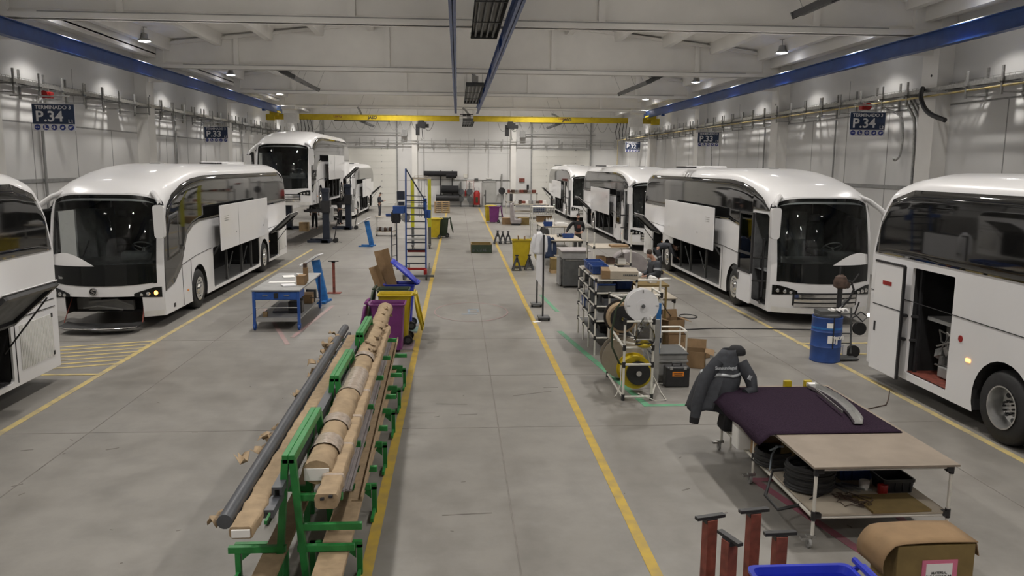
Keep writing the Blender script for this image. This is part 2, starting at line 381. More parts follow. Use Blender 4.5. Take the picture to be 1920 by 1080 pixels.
# back wall: pillars, seams, doors
p = MB(); s = MB()
for x in (-3.75, 4.95, -12.2): p.bx(x - .24, x + .24, YB - .3, YB, 0, 9)
p.build('pillar', 'concrete', wb)
for x in (-2.9, 4.45, .95, 2.75): s.bx(x - .012, x + .012, YB - .008, YB, 0, 8)
for z in (2.35, 4.75, 5.1): s.bx(-3.4, 4.6, YB - .008, YB, z - .015, z + .015)
s.bx(-5.2, -3.9, YB - .008, YB, 2.3, 2.33)
s.build('panel_joint', 'grey', wb)
s = MB(); s.bx(-3.6, 4.7, YB - .07, YB, 2.36, 2.42); s.bx(-5.2, 6.5, YB - .03, YB, 0, .14); s.build('wall_rail', 'grey', wb)
for n_, x0, x1 in ((1, -11.6, -5.35), (2, 6.65, 11.85)):
    b = MB()
    for k in range(9): b.bx(x0, x1, YB - .09, YB - .04, .02 + k * .56, .57 + k * .56)
    b.bx(x0, x1, YB - .075, YB - .04, 0, 5.1)
    d = struct(b.build('door_%d' % n_, 'door', bevel=.008))
    f = MB()
    for x in (x0 - .06, x1 + .06): f.bx(x - .06, x + .06, YB - .16, YB - .02, 0, 8)
    f.bx(x0, x1, YB - .12, YB - .03, 5.08, 5.13); f.build('door_frame', 'grey', d)
    t = MB(); t.tube([(x0 - .7, YB - .35, 6.42), (x1 + .4, YB - .35, 6.42)], .05, 8)
    t.build('door_shaft', 'grey', d)
    h = MB()
    for k in range(9):
        for x in (x0 - .06, x1 + .06, x0 + 1.3, x1 - 1.3): h.box((x, YB - .17, .57 + k * .56), (.09, .03, .06))
    h.build('door_hinge', 'grey', d)
    m_ = MB(); m_.box((x0 - .9 if n_ == 2 else x1 + .75, YB - .5, 6.42), (.45, .35, .55)); m_.build('door_motor', 'grey', d)
b = MB(); b.bx(2.28, 3.42, YB - .10, YB - .02, .02, 2.22); b.bx(2.22, 2.28, YB - .14, YB, 0, 2.3); b.bx(3.42, 3.48, YB - .14, YB, 0, 2.3); b.bx(2.22, 3.48, YB - .14, YB, 2.22, 2.3)
d = struct(b.build('door_3', 'gdoor')); q = MB(); q.box((2.4, YB - .13, 1.05), (.05, .06, .16)); q.build('door_handle', 'blackp', d)
# lamps
lampmaster = None
LX = (-12.05, 13.2)
for y in [-9 + 6 * k for k in range(14)]:
    for i, x in enumerate(LX + (-4.2, 5.4)):
        cent = i > 1  # mid rows: unseen lamps added to even out the hall light
        if cent and (y > 70 or y < -4): continue
        z = 8.4 if not cent else 9.2
        yy = (54.2 if y == 57 else y - 1.2) if cent else y
        side = 'left' if x < 0 else 'right'
        if lampmaster is None:
            t = thing('high_bay_lamp', (x, yy, z), 'lamp', 'lamp', 'high bay lamps under the roof')
            a = MB(); a.lathe([(.05, .28), (.12, .26), (.14, .08), (.24, .02), (.25, -.02), (.235, -.02)], (0, 0, 0), 'z', 20); a.build('housing', 'grey', t, smooth=True)
            a = MB(); a.lathe([(.225, -.015), (.20, -.04), (.10, -.06), (0, -.065)], (0, 0, 0), 'z', 20); a.build('lens', 'lamp', t, smooth=True)
            a = MB(); a.tube([(0, 0, .26), (0, 0, .5)], .015, 6); a.tube([(-.12, 0, .5), (.12, 0, .5)], .012, 6); a.build('bracket', 'grey', t)
            lampmaster = t
        else: t = dup(lampmaster, (x, yy, z))
        t['label'] = ('round high bay lamp over the crane rail by the wall with signs %s' % ('L1' if x < 0 else 'L2')) if not cent else 'unseen round high bay lamp added between the deep roof beams'
        if not cent and y in (33, 45): t['label'] = '%s round high bay lamp in view beside the %s side blue rail' % ('nearer' if y == 33 else 'farther', 'L1' if x < 0 else 'L2')
        elif not cent: t['label'] = 'round high bay lamp on the %s side hidden by a roof beam' % ('L1' if x < 0 else 'L2')
        lt = bpy.data.lights.new('high_bay_light', 'SPOT'); lo = bpy.data.objects.new('high_bay_light', lt); C.objects.link(lo)
        lo.location = (x, yy, z - .09); lt.shadow_soft_size = .2; lt.color = (1, .955, .90)
        lt.spot_size = R(104 if not cent else 150); lt.spot_blend = .75 if not cent else .8
        if cent:
            pt = bpy.data.lights.new('ceiling_fill', 'POINT'); po = bpy.data.objects.new('ceiling_fill', pt); C.objects.link(po); po.location = (x, yy, z - .12)  # added fill point beside each mid lamp, lightens ceiling and beams
            pt.shadow_soft_size = .2; pt.color = (1, .955, .90); pt.energy = E_FILL * (.85 if y < 20 else 1.5 if y > 56 else 1)
        lt.energy = (E_WALL * (.7 if y < 14 else 1)) if not cent else E_MID * (.85 if y < 20 else 1.5 if y > 56 else 1)
# ---------------------------------------------------------------- coaches
W = 1.25
ZA = [(0, 2.55), (.5, 2.72), (1, 2.84), (2, 2.95), (3, 3.0), (12.4, 3.0), (13.0, 2.85), (13.5, 2.6)]
ZR = [(0, 3.08), (.5, 3.23), (1, 3.40), (1.8, 3.58), (2.6, 3.69), (3.4, 3.74), (12, 3.72), (12.7, 3.62), (13.5, 3.45)]
YC = [(.28, -.36), (.6, -.42), (1.0, -.42), (1.5, -.40), (2.1, -.30), (2.6, -.18), (3.1, .0), (3.4, .12)]
YE = [(.28, 13.38), (2.3, 13.42), (2.84, 13.25), (3.1, 13.1), (3.5, 12.85)]
def yf(x, z): return lerp(YC, z) + .42 * (abs(x) / W) ** 2.6
def yr(x, z): return lerp(YE, z) + .12 * (1 - (abs(x) / W) ** 4)
NS = 4.4
def xs(s, z):
    za, zr = lerp(ZA, s), lerp(ZR, s)
    if z <= za: return W
    q = min(1, (z - za) / (zr - za)); return W * max(0, 1 - q ** NS) ** (1 / NS)
def zsec(s, x):
    za, zr = lerp(ZA, s), lerp(ZR, s)
    return za + (zr - za) * max(0, 1 - (abs(x) / W) ** NS) ** (1 / NS)
ROWS = [.5, 1, 1.4, 1.8, 2.2, 2.6, 3.4, 5, 7, 9, 11, 12, 12.4, 12.7]
def sect_x(n=20):
    out = []
    for i in range(n + 1):
        a = -90 + 180 * i / n; v = math.sin(R(a)); out.append(W * math.copysign(abs(v) ** (2 / NS), v))
    return out
def shell_side(sgn, holes, flip=False):
    """white side panel with wheel arches and openings cut out"""
    zt = lerp(ZA, 0)
    o = []
    for z in (.28, .6, 1.0, 1.5, 2.1, zt): o.append((yf(W, z), z))
    o += [(s, lerp(ZA, s)) for s in ROWS]
    zE = lerp(ZA, 13.0)
    o += [(yr(W, z), z) for z in (zE, 2.6, 2.3, 1.2, .28)]
    for c in (9.72, 2.55):
        h = math.sqrt(.64 ** 2 - .24 ** 2)
        a0 = math.degrees(math.atan2(-.24, h)); o += arc(c, .52, .64, a0, 180 - a0, 16)
    loops = [o] + holes
    pts, fs = fill(loops)
    b = MB(); b.add([(sgn * W, p[0], p[1]) for p in pts], fs)
    for l in loops[1:]:
        n = len(l)
        b.add([(sgn * W, p[0], p[1]) for p in l] + [(sgn * (W - .05), p[0], p[1]) for p in l], [(i, (i + 1) % n, n + (i + 1) % n, n + i) for i in range(n)])
    return b
def overlay(name, poly, sgn, m, root, off=.008, label=None, curved=True):
    """panel bonded on the side: dense strips so that it follows the roof curve"""
    s0, s1 = min(p[0] for p in poly), max(p[0] for p in poly)
    brk = sorted(set([round(p[0], 3) for p in poly] + [s0 + (s1 - s0) * i / 40 for i in range(41)]))
    def cut(s):
        zs = []
        n = len(poly)
        for i in range(n):
            (a, p), (b, q) = poly[i], poly[(i + 1) % n]
            if (a <= s <= b or b <= s <= a) and a != b: zs.append(p + (q - p) * (s - a) / (b - a))
        return (min(zs), max(zs)) if zs else None
    rows = []
    for s in brk:
        s_ = min(max(s, s0 + 1e-4), s1 - 1e-4); c = cut(s_)
        if not c: continue
        z0, z1 = c
        rows.append([(sgn * (xs(s_, z) + off), s_, z) for z in [z0 + (z1 - z0) * k / 8 for k in range(9)]])
    b = MB(); b.grid(rows)
    return b.build(name, m, root, smooth=True, solid=.006, label=label)
GL_DRIVER = [(.07, .84), (.10, 1.6), (.18, 2.2), (.42, 2.78), (.8, 3.04), (1.53, 3.26), (2.3, 3.38), (3.3, 3.44), (12.3, 3.43), (12.9, 3.26), (13.2, 2.84), (13.34, 2.3),
             (4.33, 2.29), (2.74, 2.27), (2.21, 2.19), (1.74, 2.0), (1.51, 1.7), (1.2, 1.25), (.69, .95)]
GL_DOOR = [(.16, 2.72), (.42, 2.82), (.8, 3.04), (1.53, 3.26), (2.3, 3.38), (3.3, 3.44), (12.3, 3.43), (12.9, 3.26), (13.2, 2.84), (13.34, 2.3),
           (4.33, 2.31), (3.2, 2.33), (2.13, 2.2), (1.6, 2.05), (1.40, 1.8), (1.38, 2.72)]
def front_grid(hole):
    xsn = [-1.25, -1.19, -1.1, -.95, -.85, -.6, -.3, 0, .3, .6, .85, .95, 1.1, 1.19, 1.25]
    zb = [.28, .40, .78, 1.05, 1.42]
    b = MB(); rows = []
    for z in zb: rows.append([(x, yf(x, z), z) for x in xsn])
    for k in (.15, .35, .55, .75, .9, 1.0):
        r = []
        for x in xsn:
            zh = zsec(0, x); z = 1.42 + (zh - 1.42) * k; r.append((x, yf(x, z), z))
        rows.append(r)
    m = len(xsn); vs = [p for r in rows for p in r]; fs = []
    for i in range(len(rows) - 1):
        for j in range(m - 1):
            xm = (xsn[j] + xsn[j + 1]) / 2
            if i >= 4 and i < 9 and abs(xm) < 1.1: continue
            if hole and i < 2 and abs(xm) < .85: continue
            fs.append((i * m + j, i * m + j + 1, (i + 1) * m + j + 1, (i + 1) * m + j))
    b.add(vs, fs); return b
def front_patch(xr, zfun, off, nx=24, nz=8):
    """panel following the front: zfun(x) -> (z0, z1)"""
    rows = []
    for i in range(nz + 1):
        r = []
        for j in range(nx + 1):
            x = xr[0] + (xr[1] - xr[0]) * j / nx; z0, z1 = zfun(x); z = z0 + (z1 - z0) * i / nz
            r.append((x, yf(x, z) - off, z))
        rows.append(r)
    return MB().grid(rows)
def wheel(root, x, y, sgn, deep):
    t = MB(); t.lathe([(.30, -.14), (.47, -.15), (.51, -.11), (.522, -.05), (.522, .05), (.51, .11), (.47, .15), (.30, .14), (.30, -.14)], (x, y, .522), 'x', 36, cap=False)
    w = t.build('wheel', 'black', root, smooth=50)
    f = sgn * .15
    r = MB()
    if deep:
        r.lathe([(.30, f), (.305, f * 1.08), (.285, f * 1.08), (.265, f * .3), (.25, -f * .3), (.13, -f * .25), (.12, f * .15), (.0, f * .15)], (x, y, .522), 'x', 32, cap=False)
    else:
        r.lathe([(.30, f), (.305, f * 1.1), (.27, f * 1.15), (.20, f * .95), (.15, f * .95), (.13, f * 1.35), (.09, f * 1.45), (.0, f * 1.45)], (x, y, .522), 'x', 32)
    rm = r.build('rim', 'alu' if deep else 'chrome', w, smooth=40)
    h = MB()
    for k in range(10):
        a = 2 * PI * k / 10; q = .105 if deep else .215
        if deep: h.lathe([(.014, 0), (.014, f * .3)], (x + f * .15, y + .095 * math.cos(a), .522 + .095 * math.sin(a)), 'x', 8)
        else: h.lathe([(.022, 0), (.022, f * .12)], (x + f * .93, y + q * math.cos(a), .522 + q * math.sin(a)), 'x', 8)
    if deep:
        for k in range(8):
            a = 2 * PI * k / 8; h.lathe([(.035, 0), (.035, f * .05)], (x - f * .21, y + .19 * math.cos(a), .522 + .19 * math.sin(a)), 'x', 12)
    h.build('wheel_bolt_pattern' if not deep else 'wheel_hole_pattern', 'blackp', w)
def coach(loc, label, side, flap='up', front_open=False, door_open=True, detail=True, rearopen='hatch', lit=False, deep=False):
    """side +1: the driver side faces the aisle, -1: the door side does"""
    root = thing('coach', loc, label, 'coach', 'white coaches under assembly')
    hd, hp = [], []
    bay = rrect(3.80, 9.02, .36, 1.46, .06, 2)
    rearb = rrect(10.42, 11.92, .36, 1.30, .06, 2)
    doorh = rrect(.24, 1.34, .38, 2.64, .05, 2)
    my = hd if side > 0 else hp
    if flap: my.append(bay)
    if rearopen == 'hatch': my.append(rearb)
    if rearopen == 'door': my.append(rrect(10.98, 12.12, .40, 2.17, .03, 2))
    if door_open: hp.append(doorh)
    b = shell_side(1, hd); b2 = shell_side(-1, hp); b.add(b2.v, b2.f)
    X = sect_x(); rows = []
    rows.append([(x, yf(x, zsec(0, x)), zsec(0, x)) for x in X])
    for s in ROWS:
        k = max(0, 1 - s / 2.2)
        rows.append([(x, s - .42 * k * (1 - (abs(x) / W) ** 2.6), zsec(s, x)) for x in X])
    rows.append([(x, yr(x, zsec(13.0, x)), zsec(13.0, x)) for x in X])
    b.grid(rows)
    f = front_grid(front_open); b.add(f.v, f.f)
    rr = []
    for k in (0, .2, .5, .8, 1):
        rr.append([(x, yr(x, z), z) for x in X for z in [.28 + (zsec(13.0, x) - .28) * k]])
    b.grid(rr)
    body = b.build('body', 'white', root, smooth=30)
    # underside, wheel wells
    u = MB(); u.bx(-1.16, 1.16, .25, 1.8, .33, .38); u.bx(-1.16, 1.16, 3.3, 8.9, .31, .35); u.bx(-1.16, 1.16, 10.4, 13.1, .33, .38); u.bx(-.8, .8, 1.8, 3.3, .4, .5); u.bx(-.8, .8, 8.9, 10.4, .4, .5)
    for c in (2.55, 9.72):
        for sg in (1, -1):
            pr = arc(c, .52, .645, -20, 200, 16)
            u.grid([[(sg * 1.235, p[0], p[1]) for p in pr], [(sg * .75, p[0], p[1]) for p in pr]])
            u.bx(sg * .75 - .01, sg * .75 + .01, c - .65, c + .65, .35, 1.2)
    u.build('underbody', 'void', root)
    wheel(root, 1.08, 2.55, 1, False); wheel(root, -1.08, 2.55, -1, False)
    wheel(root, 1.08, 9.72, 1, deep); wheel(root, -1.08, 9.72, -1, deep)
    # glazing
    overlay('side_window', GL_DRIVER if True else None, 1, 'sideglass', root)
    overlay('side_window', GL_DOOR if door_open else GL_DRIVER, -1, 'sideglass', root)
    if side > 0:
        dw = overlay('driver_window', [(.30, 1.52), (.34, 2.2), (.5, 2.55), (1.12, 2.62), (1.12, 1.62)], 1, 'blackp', root, .014)
        overlay('pane', [(.36, 1.58), (.40, 2.18), (.54, 2.48), (1.06, 2.55), (1.06, 1.68)], 1, 'sideglass', dw, .019)
    ws = front_patch((-1.12, 1.12), lambda x: (1.42, zsec(0, x) - .04 - .05 * (abs(x) / 1.12) ** 4), .006, 28, 10)
    ws.build('windscreen', 'windglass', root, smooth=True)
    bd = front_patch((-1.13, 1.13), lambda x: (zsec(0, x) - .11 - .05 * (abs(x) / 1.12) ** 4, zsec(0, x) - .03 - .04 * (abs(x) / 1.12) ** 4), .010, 28, 2)
    for sg in (1, -1):
        e = front_patch((sg * 1.07, sg * 1.135), lambda x: (1.05, zsec(0, x) - .06 - .05 * (abs(x) / 1.12) ** 4), .011, 2, 10); bd.add(e.v, e.f)
    bd.build('windscreen_border', 'darkglass', root, smooth=True)
    mk = front_patch((-1.12, 1.12), lambda x: (1.02 + .05 * (abs(x) / 1.12) ** 2, 1.50), .010, 28, 4)
    mk.build('front_mask', 'darkglass', root, smooth=True)
    # cab interior
    cb = MB(); cb.grid([[(-1.16, .15, 1.2), (-1.16, 3.2, 1.2)], [(1.16, .15, 1.2), (1.16, 3.2, 1.2)]])
    cb.grid([[(-1.16, 3.2, 1.1), (1.16, 3.2, 1.1)], [(-1.1, 3.2, 3.3), (1.1, 3.2, 3.3)]])
    cb.grid([[(1.2, .35, 1.1), (1.2, 3.2, 1.1)], [(1.2, .5, 2.5), (1.15, 3.2, 2.9)]])
    if not door_open: cb.grid([[(-1.2, .35, 1.1), (-1.2, 3.2, 1.1)], [(-1.2, .5, 2.5), (-1.15, 3.2, 2.9)]])
    else: cb.grid([[(-1.2, 1.45, .4), (-1.2, 3.2, 1.1)], [(-1.2, 1.45, 2.5), (-1.15, 3.2, 2.9)]])
    cb.build('cab_lining', 'cabin', root)
    ds = MB(); ds.prism([(-.02, 1.2), (-.02, 1.5), (.25, 1.62), (.55, 1.58), (.6, 1.2)], lambda y, z: (-1.0, y, z), lambda y, z: (1.05, y, z))
    ds.prism([(.1, 1.55), (.2, 1.72), (.45, 1.74), (.55, 1.55)], lambda y, z: (.25, y, z), lambda y, z: (.95, y, z))
    ds.build('dashboard', 'cabin', root, bevel=.03)
    st = MB(); T = Matrix.Translation((.58, .72, 1.78)) @ Euler((R(-38), 0, 0)).to_matrix().to_4x4()
    st.tube([(.24 * math.cos(2 * PI * k / 28), .24 * math.sin(2 * PI * k / 28), 0) for k in range(28)], .018, 8, T, closed=True)
    for a in (90, 210, 330): st.tube([(0, 0, -.03), (.24 * math.cos(R(a)), .24 * math.sin(R(a)), 0)], .016, 6, T)
    st.tube([(0, 0, 0), (0, -.05, -.45)], .03, 8, T)
    st.build('steering_wheel', 'cabin', root, smooth=True)
    for sx_, sy_ in ((.58, 1.45), (-.65, 2.3), (.65, 2.75)):
        se = MB(); se.box((sx_, sy_, 1.62), (.48, .48, .16)); se.box((sx_, sy_ + .27, 2.02), (.46, .13, .72), (R(-8), 0, 0)); se.box((sx_, sy_ + .34, 2.46), (.27, .11, .2), (R(-8), 0, 0)); se.box((sx_, sy_, 1.38), (.3, .3, .34))
        se.build('seat', 'cabin', root, bevel=.05)
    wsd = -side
    front_patch((wsd * .10, wsd * 1.105), lambda x: (1.47, 1.475 + .28 * math.sin(PI / 2 * min(1, max(0, (abs(x) - .10) / .72))) - .05 * max(0, (abs(x) - .85) / .25)), .016, 24, 4).build('corner_reflection', 'white', root, smooth=True)  # bright reflection low on the windscreen, put in as a white overlay
    # head lamps
    for sg in (1, -1):
        hz = lambda x: (.72 + .05 * (1 - (abs(x) - .70) / .5), .81 + .15 * min(1, max(0, (abs(x) - .66) / .42)) ** .7)
        h = front_patch((sg * .70, sg * 1.215), hz, .014, 10, 4).build('headlamp', 'darkglass', root, smooth=True)
        for i, (x, rr_) in enumerate(((1.10, .052), (.96, .050), (.84, .040))):
            l = MB(); l.lathe([(rr_, 0), (rr_ * .95, -.012), (rr_ * .6, -.02), (.0, -.024)], (sg * x, yf(x, .83) - .012, .83 - .012 * i), 'y', 16)
            on = lit and sg > 0 and i == 0
            l.build('lens', 'orangelit' if on else 'chrome', h, smooth=True)
    if not front_open:
        gr = front_patch((-.80, .80), lambda x: (.44 + .05 * (abs(x) / .8) ** 3, .80), .006, 20, 3).build('grille', 'blackp', root, smooth=True)
        for z in (.50, .61, .72):
            front_patch((-.76, .76), lambda x: (z - .038, z + .040), .020, 20, 2).build('grille_bar', 'chrome', gr, smooth=True)
        front_patch((-1.2, 1.2), lambda x: (.29, .42), .010, 24, 2).build('bumper', 'whitedull', root, smooth=True)
    else:
        op = MB(); op.bx(-.86, .86, .35, .37, .36, .82)
        for sg in (1, -1): op.bx(sg * .86 - .01, sg * .86 + .01, -.2, .36, .36, .82)
        op.build('nose_compartment', 'void', root)
        rd = MB(); rd.bx(-.5, .5, .1, .2, .4, .62); rd.tube([(-.45, 0, .6), (.2, -.05, .66), (.5, .05, .5)], .03); rd.tube([(-.6, .05, .45), (-.2, -.1, .52), (.3, 0, .42)], .022)
        rd.build('pipework', 'grey', root)
        fl = MB()
        ring = [(-.85, yf(.85, .4) - .42), (-.6, yf(.6, .4) - .52), (0, yf(0, .4) - .56), (.6, yf(.6, .4) - .52), (.85, yf(.85, .4) - .42)]
        inn = [(x, y + .44) for x, y in ring]
        fl.grid([[(x, y, .14) for x, y in ring], [(x, y, .17) for x, y in inn]])
        fp = fl.build('grille_flap', 'black', root, solid=.04)
        fb = MB(); fb.tube([(x, y - .02, .15) for x, y in ring], .016, 8)
        fb.build('flap_edge', 'chrome', fp, smooth=True)
        for sg in (1, -1):
            MB().tube([(sg * .80, -.02, .70), (sg * .86, -.36, .19)], .012, 6).build('flap_strut', 'oxide', root)
        front_patch((.86, 1.22), lambda x: (.29, .42), .010, 6, 2).build('bumper', 'whitedull', root, smooth=True)
        front_patch((-1.22, -.86), lambda x: (.29, .42), .010, 6, 2).build('bumper', 'whitedull', root, smooth=True)
        lg = MB(); lg.lathe([(.085, 0), (.085, -.012), (.07, -.016), (0, -.016)], (-.15, yf(.15, .9) - .004, .90), 'y', 28)
        em = lg.build('emblem', 'blackp', root, smooth=True)
        sw = MB()
        sw.tube([(-.15 + .078 * math.cos(2 * PI * k / 24), yf(0, .9) - .024, .90 + .078 * math.sin(2 * PI * k / 24)) for k in range(24)], .008, 6, closed=True)
        sw.tube([(-.15 + q[0], yf(0, .9) - .026, .90 + q[1]) for q in ((.045, .035), (.0, .05), (-.04, .02), (-.01, -.0), (.03, -.02), (.015, -.055), (-.05, -.04))], .011, 6)
        sw.build('emblem_mark', 'chrome', em, smooth=True)
        text('lettering', 'lto', .10, 'alu', root, (-.92, yf(.92, 1.2) - .016, 1.2), (R(90), 0, R(-20)), .003)
    # mirrors
    for sg in (1, -1):
        near = sg == side; ax = sg * (1.37 if near else 1.42); dz = 0 if near else -.30
        m_ = MB()
        m_.prism(rrect(-.11, .11, 2.10, 2.84, .07, 4), lambda a, z: (ax + a * (1 + .25 * (z - 2.4)), -.46, z + dz), lambda a, z: (ax + a * .75, -.26, z + dz))
        mr = m_.build('mirror', 'white', root, smooth=40, bevel=.03)
        ar = MB(); arm = [(sg * .98, .38, 3.10), (sg * 1.10, .16, 3.06), (sg * 1.25, -.14, 2.98), (sg * 1.36, -.33, 2.90), (sg * 1.37, -.37, 2.84)] if near else [(sg * .95, .45, 3.12), (sg * 1.15, .18, 3.0), (sg * 1.32, -.12, 2.80), (sg * 1.41, -.34, 2.62), (ax, -.38, 2.54)]
        secs = []
        for i, p in enumerate(arm):
            w_, h_ = (.17, .15, .12, .11, .09)[i], (.05, .055, .055, .06, .05)[i]
            secs.append([(p[0] + sg * .25 * h_ * math.sin(2 * PI * k / 14), p[1] + w_ * math.cos(2 * PI * k / 14), p[2] + h_ * math.sin(2 * PI * k / 14)) for k in range(15)])
        ar.grid(secs); ar.build('mirror_arm', 'white', mr, smooth=True)
        g = MB(); g.bx(ax - .085, ax + .085, -.258, -.245, 2.2 + dz, 2.76 + dz); g.build('mirror_glass', 'chrome', mr)
        jn = MB(); jn.lathe([(.086, -.014), (.086, .014)], (ax, -.36, 2.85 + dz), 'z', 14); jn.build('mirror_joint', 'blackp', mr)
    # roof furniture
    ha = MB(); ha.bx(-.45, .45, 8.6, 10.6, 3.70, 3.80); ha.build('roof_hatch', 'white', root, bevel=.04)
    vt = MB()
    for k in range(4): vt.box((-.62 + side * 1.24 * .5 + (.15 if side > 0 else -.0), 7.3 + k * .28, 3.752), (.42, .12, .05), (0, 0, R(12)))
    vt.build('roof_vent', 'blackp', root)
    fv = MB(); fv.bx(-.14, .14, 3.3, 3.6, 3.70, 3.765); fv.build('roof_light', 'grey', root, bevel=.01)
    if detail:
        for sg in (1, -1):
            k = MB(); k.bx(sg * .78 - .06, sg * .78 + .06, .72, .80, 3.29, 3.31); k.build('roof_marker', 'grey', root)
    # side seams, lamps
    sd = MB(); X1 = side * (W + .004)
    def seam(a, b, w=.012):
        (s0, z0), (s1, z1) = a, b; L_ = math.hypot(s1 - s0, z1 - z0); an = math.atan2(z1 - z0, s1 - s0)
        sd.box((X1, (s0 + s1) / 2, (z0 + z1) / 2), (.006, L_, w), (an, 0, 0))
    if side > 0:
        for a, b in (((1.27, 1.30), (1.27, .3)), ((1.27, 1.30), (2.34, 1.41)), ((2.34, 1.41), (3.72, 1.47)), ((1.93, 1.36), (1.93, .3)), ((10.36, 1.47), (13.3, 1.47))): seam(a, b)
    else:
        for a, b in (((1.5, 1.44), (3.62, 1.55)), ((3.62, 1.55), (3.62, .3)), ((1.42, 1.44), (1.42, .4)), ((9.05, 1.58), (13.4, 1.62)), ((3.62, 1.55), (9.05, 1.58))): seam(a, b)
    if not flap: seam((9.05, 1.5), (9.05, .3))
    each(sd, 'panel_seam', 'void', root)
    for s, z in ((1.62, .62), (10.5, 1.0)):
        sm = MB(); sm.box((X1, s, z), (.02, .10, .045)); sm.build('side_marker', 'orangelit' if deep else 'orange', root, bevel=.006)
    sm = MB(); sm.box((X1, .62, .42), (.016, .11, .09)); sm.build('fuel_flap', 'blackp', root)
    # openings towards the aisle
    if flap:
        by = MB(); i_ = side * .15
        by.grid([[(side * 1.22, 3.8, .37), (side * 1.22, 9.02, .37)], [(i_, 3.8, .37), (i_, 9.02, .37)]])
        by.build('luggage_floor', 'grey', root)
        bw = MB()
        bw.grid([[(i_, 3.8, .36), (i_, 9.02, .36)], [(i_, 3.8, 1.47), (i_, 9.02, 1.47)]])
        bw.grid([[(side * 1.22, 3.8, 1.47), (side * 1.22, 9.02, 1.47)], [(i_, 3.8, 1.47), (i_, 9.02, 1.47)]])
        for s in (3.8, 9.02): bw.grid([[(side * 1.22, s, .36), (i_, s, .36)], [(side * 1.22, s, 1.47), (i_, s, 1.47)]])
        bw.build('luggage_lining', 'void', root)
        po = MB()
        for s in (5.35, 7.0, 8.2): po.bx(side * 1.16 - .03, side * 1.16 + .03, s - .03, s + .03, .37, 1.47)
        for s in (5.35, 7.0): po.tube([(side * 1.12, s + .05, .40), (side * 1.12, s + .85, 1.1)], .022, 6)
        each(po, 'bay_post', 'dgrey', root)
        fp = MB(); xo = side * (W + .24)
        fp.box((xo, 6.52, 1.99), (.035, 5.5, 1.25))
        fl = fp.build('luggage_flap', 'white', root, bevel=.012)
        fr = MB(); fr.bx(xo - side * .03 - .012, xo - side * .03 + .012, 3.80, 9.24, 1.40, 2.58); fr.build('flap_lining', 'void', fl)
        dt = MB()
        xf = xo + side * .020
        for s, z in ((5.3, 1.78), (8.6, 1.72)): dt.box((xf, s, z), (.008, .05, .05))
        dt.bx(xf - .003, xf + .003, 4.15, 4.55, 2.30, 2.31); dt.bx(xf - .003, xf + .003, 4.15, 4.55, 2.24, 2.25); dt.bx(xf - .003, xf + .003, 4.15, 4.55, 2.18, 2.19)
        if side > 0: dt.bx(xf - .002, xf + .002, 5.58, 5.592, 1.37, 2.61)
        dt.build('flap_lock', 'grey', fl)
        aw = MB()
        for s in (3.95, 9.0): aw.tube([(side * 1.2, s - .1, 1.2), (side * (W + .16), s + .05, 1.55), (side * (W + .2), s + .1, 2.2)], .03, 6)
        each(aw, 'flap_arm', 'blackp', fl)
    if rearopen == 'hatch':
        bw = MB(); i_ = side * .35
        bw.grid([[(i_, 10.42, .36), (i_, 11.92, .36)], [(i_, 10.42, 1.3), (i_, 11.92, 1.3)]])
        for z in (.37, 1.31): bw.grid([[(side * 1.22, 10.42, z), (side * 1.22, 11.92, z)], [(i_, 10.42, z), (i_, 11.92, z)]])
        for s in (10.42, 11.92): bw.grid([[(side * 1.22, s, .36), (i_, s, .36)], [(side * 1.22, s, 1.31), (i_, s, 1.31)]])
        bw.bx(side * .7 - .2, side * .7 + .2, 10.8, 11.6, .4, .95)
        bw.build('engine_bay', 'void', root)
        T = Matrix.Translation((side * (W + .02), 11.17, 1.34)) @ Matrix.Rotation(side * R(-42), 4, 'Y')
        h = MB(); h.bx(min(0, side * .98), max(0, side * .98), -.76, .76, -.02, .0, T)
        hh = h.build('hatch', 'white', root, bevel=.008)
        h = MB()
        for y in (-.70, .70): h.bx(min(0, side * .95), max(0, side * .95), y - .04, y + .04, -.09, -.022, T)
        for a in (.04, .91): h.bx(side * a - .04, side * a + .04, -.72, .72, -.09, -.022, T)
        h.build('hatch_frame', 'blackp', hh)
        h = MB(); h.bx(min(side * .08, side * .88), max(side * .08, side * .88), -.66, .66, -.034, -.022, T); h.build('hatch_lining', 'cabin', hh)
        MB().tube([(side * 1.2, 11.8, .85), (side * (W + .62), 11.85, 1.72)], .014, 6).build('gas_strut', 'blackp', root)
        lv = MB()
        for k in range(22): lv.bx(X1 - .006, X1 + .008, 12.16 + k * .048, 12.18 + k * .048, .5, 1.22)
        lv.build('louvre_grille', 'whitedull', root)
        lp = MB()
        for z in (.55, 1.2): lp.bx(X1 - .004, X1 + .010, 13.16, 13.2, z - .035, z + .035)
        lp.build('door_catch', 'blackp', root)
        for (a, b) in (((12.02, .34), (12.02, 1.34)), ((12.02, 1.34), (13.3, 1.34))):
            q = MB(); q.box((X1, (a[0] + b[0]) / 2, (a[1] + b[1]) / 2), (.01, abs(b[0] - a[0]) + .012, abs(b[1] - a[1]) + .012)); q.build('door_gap', 'void', root)
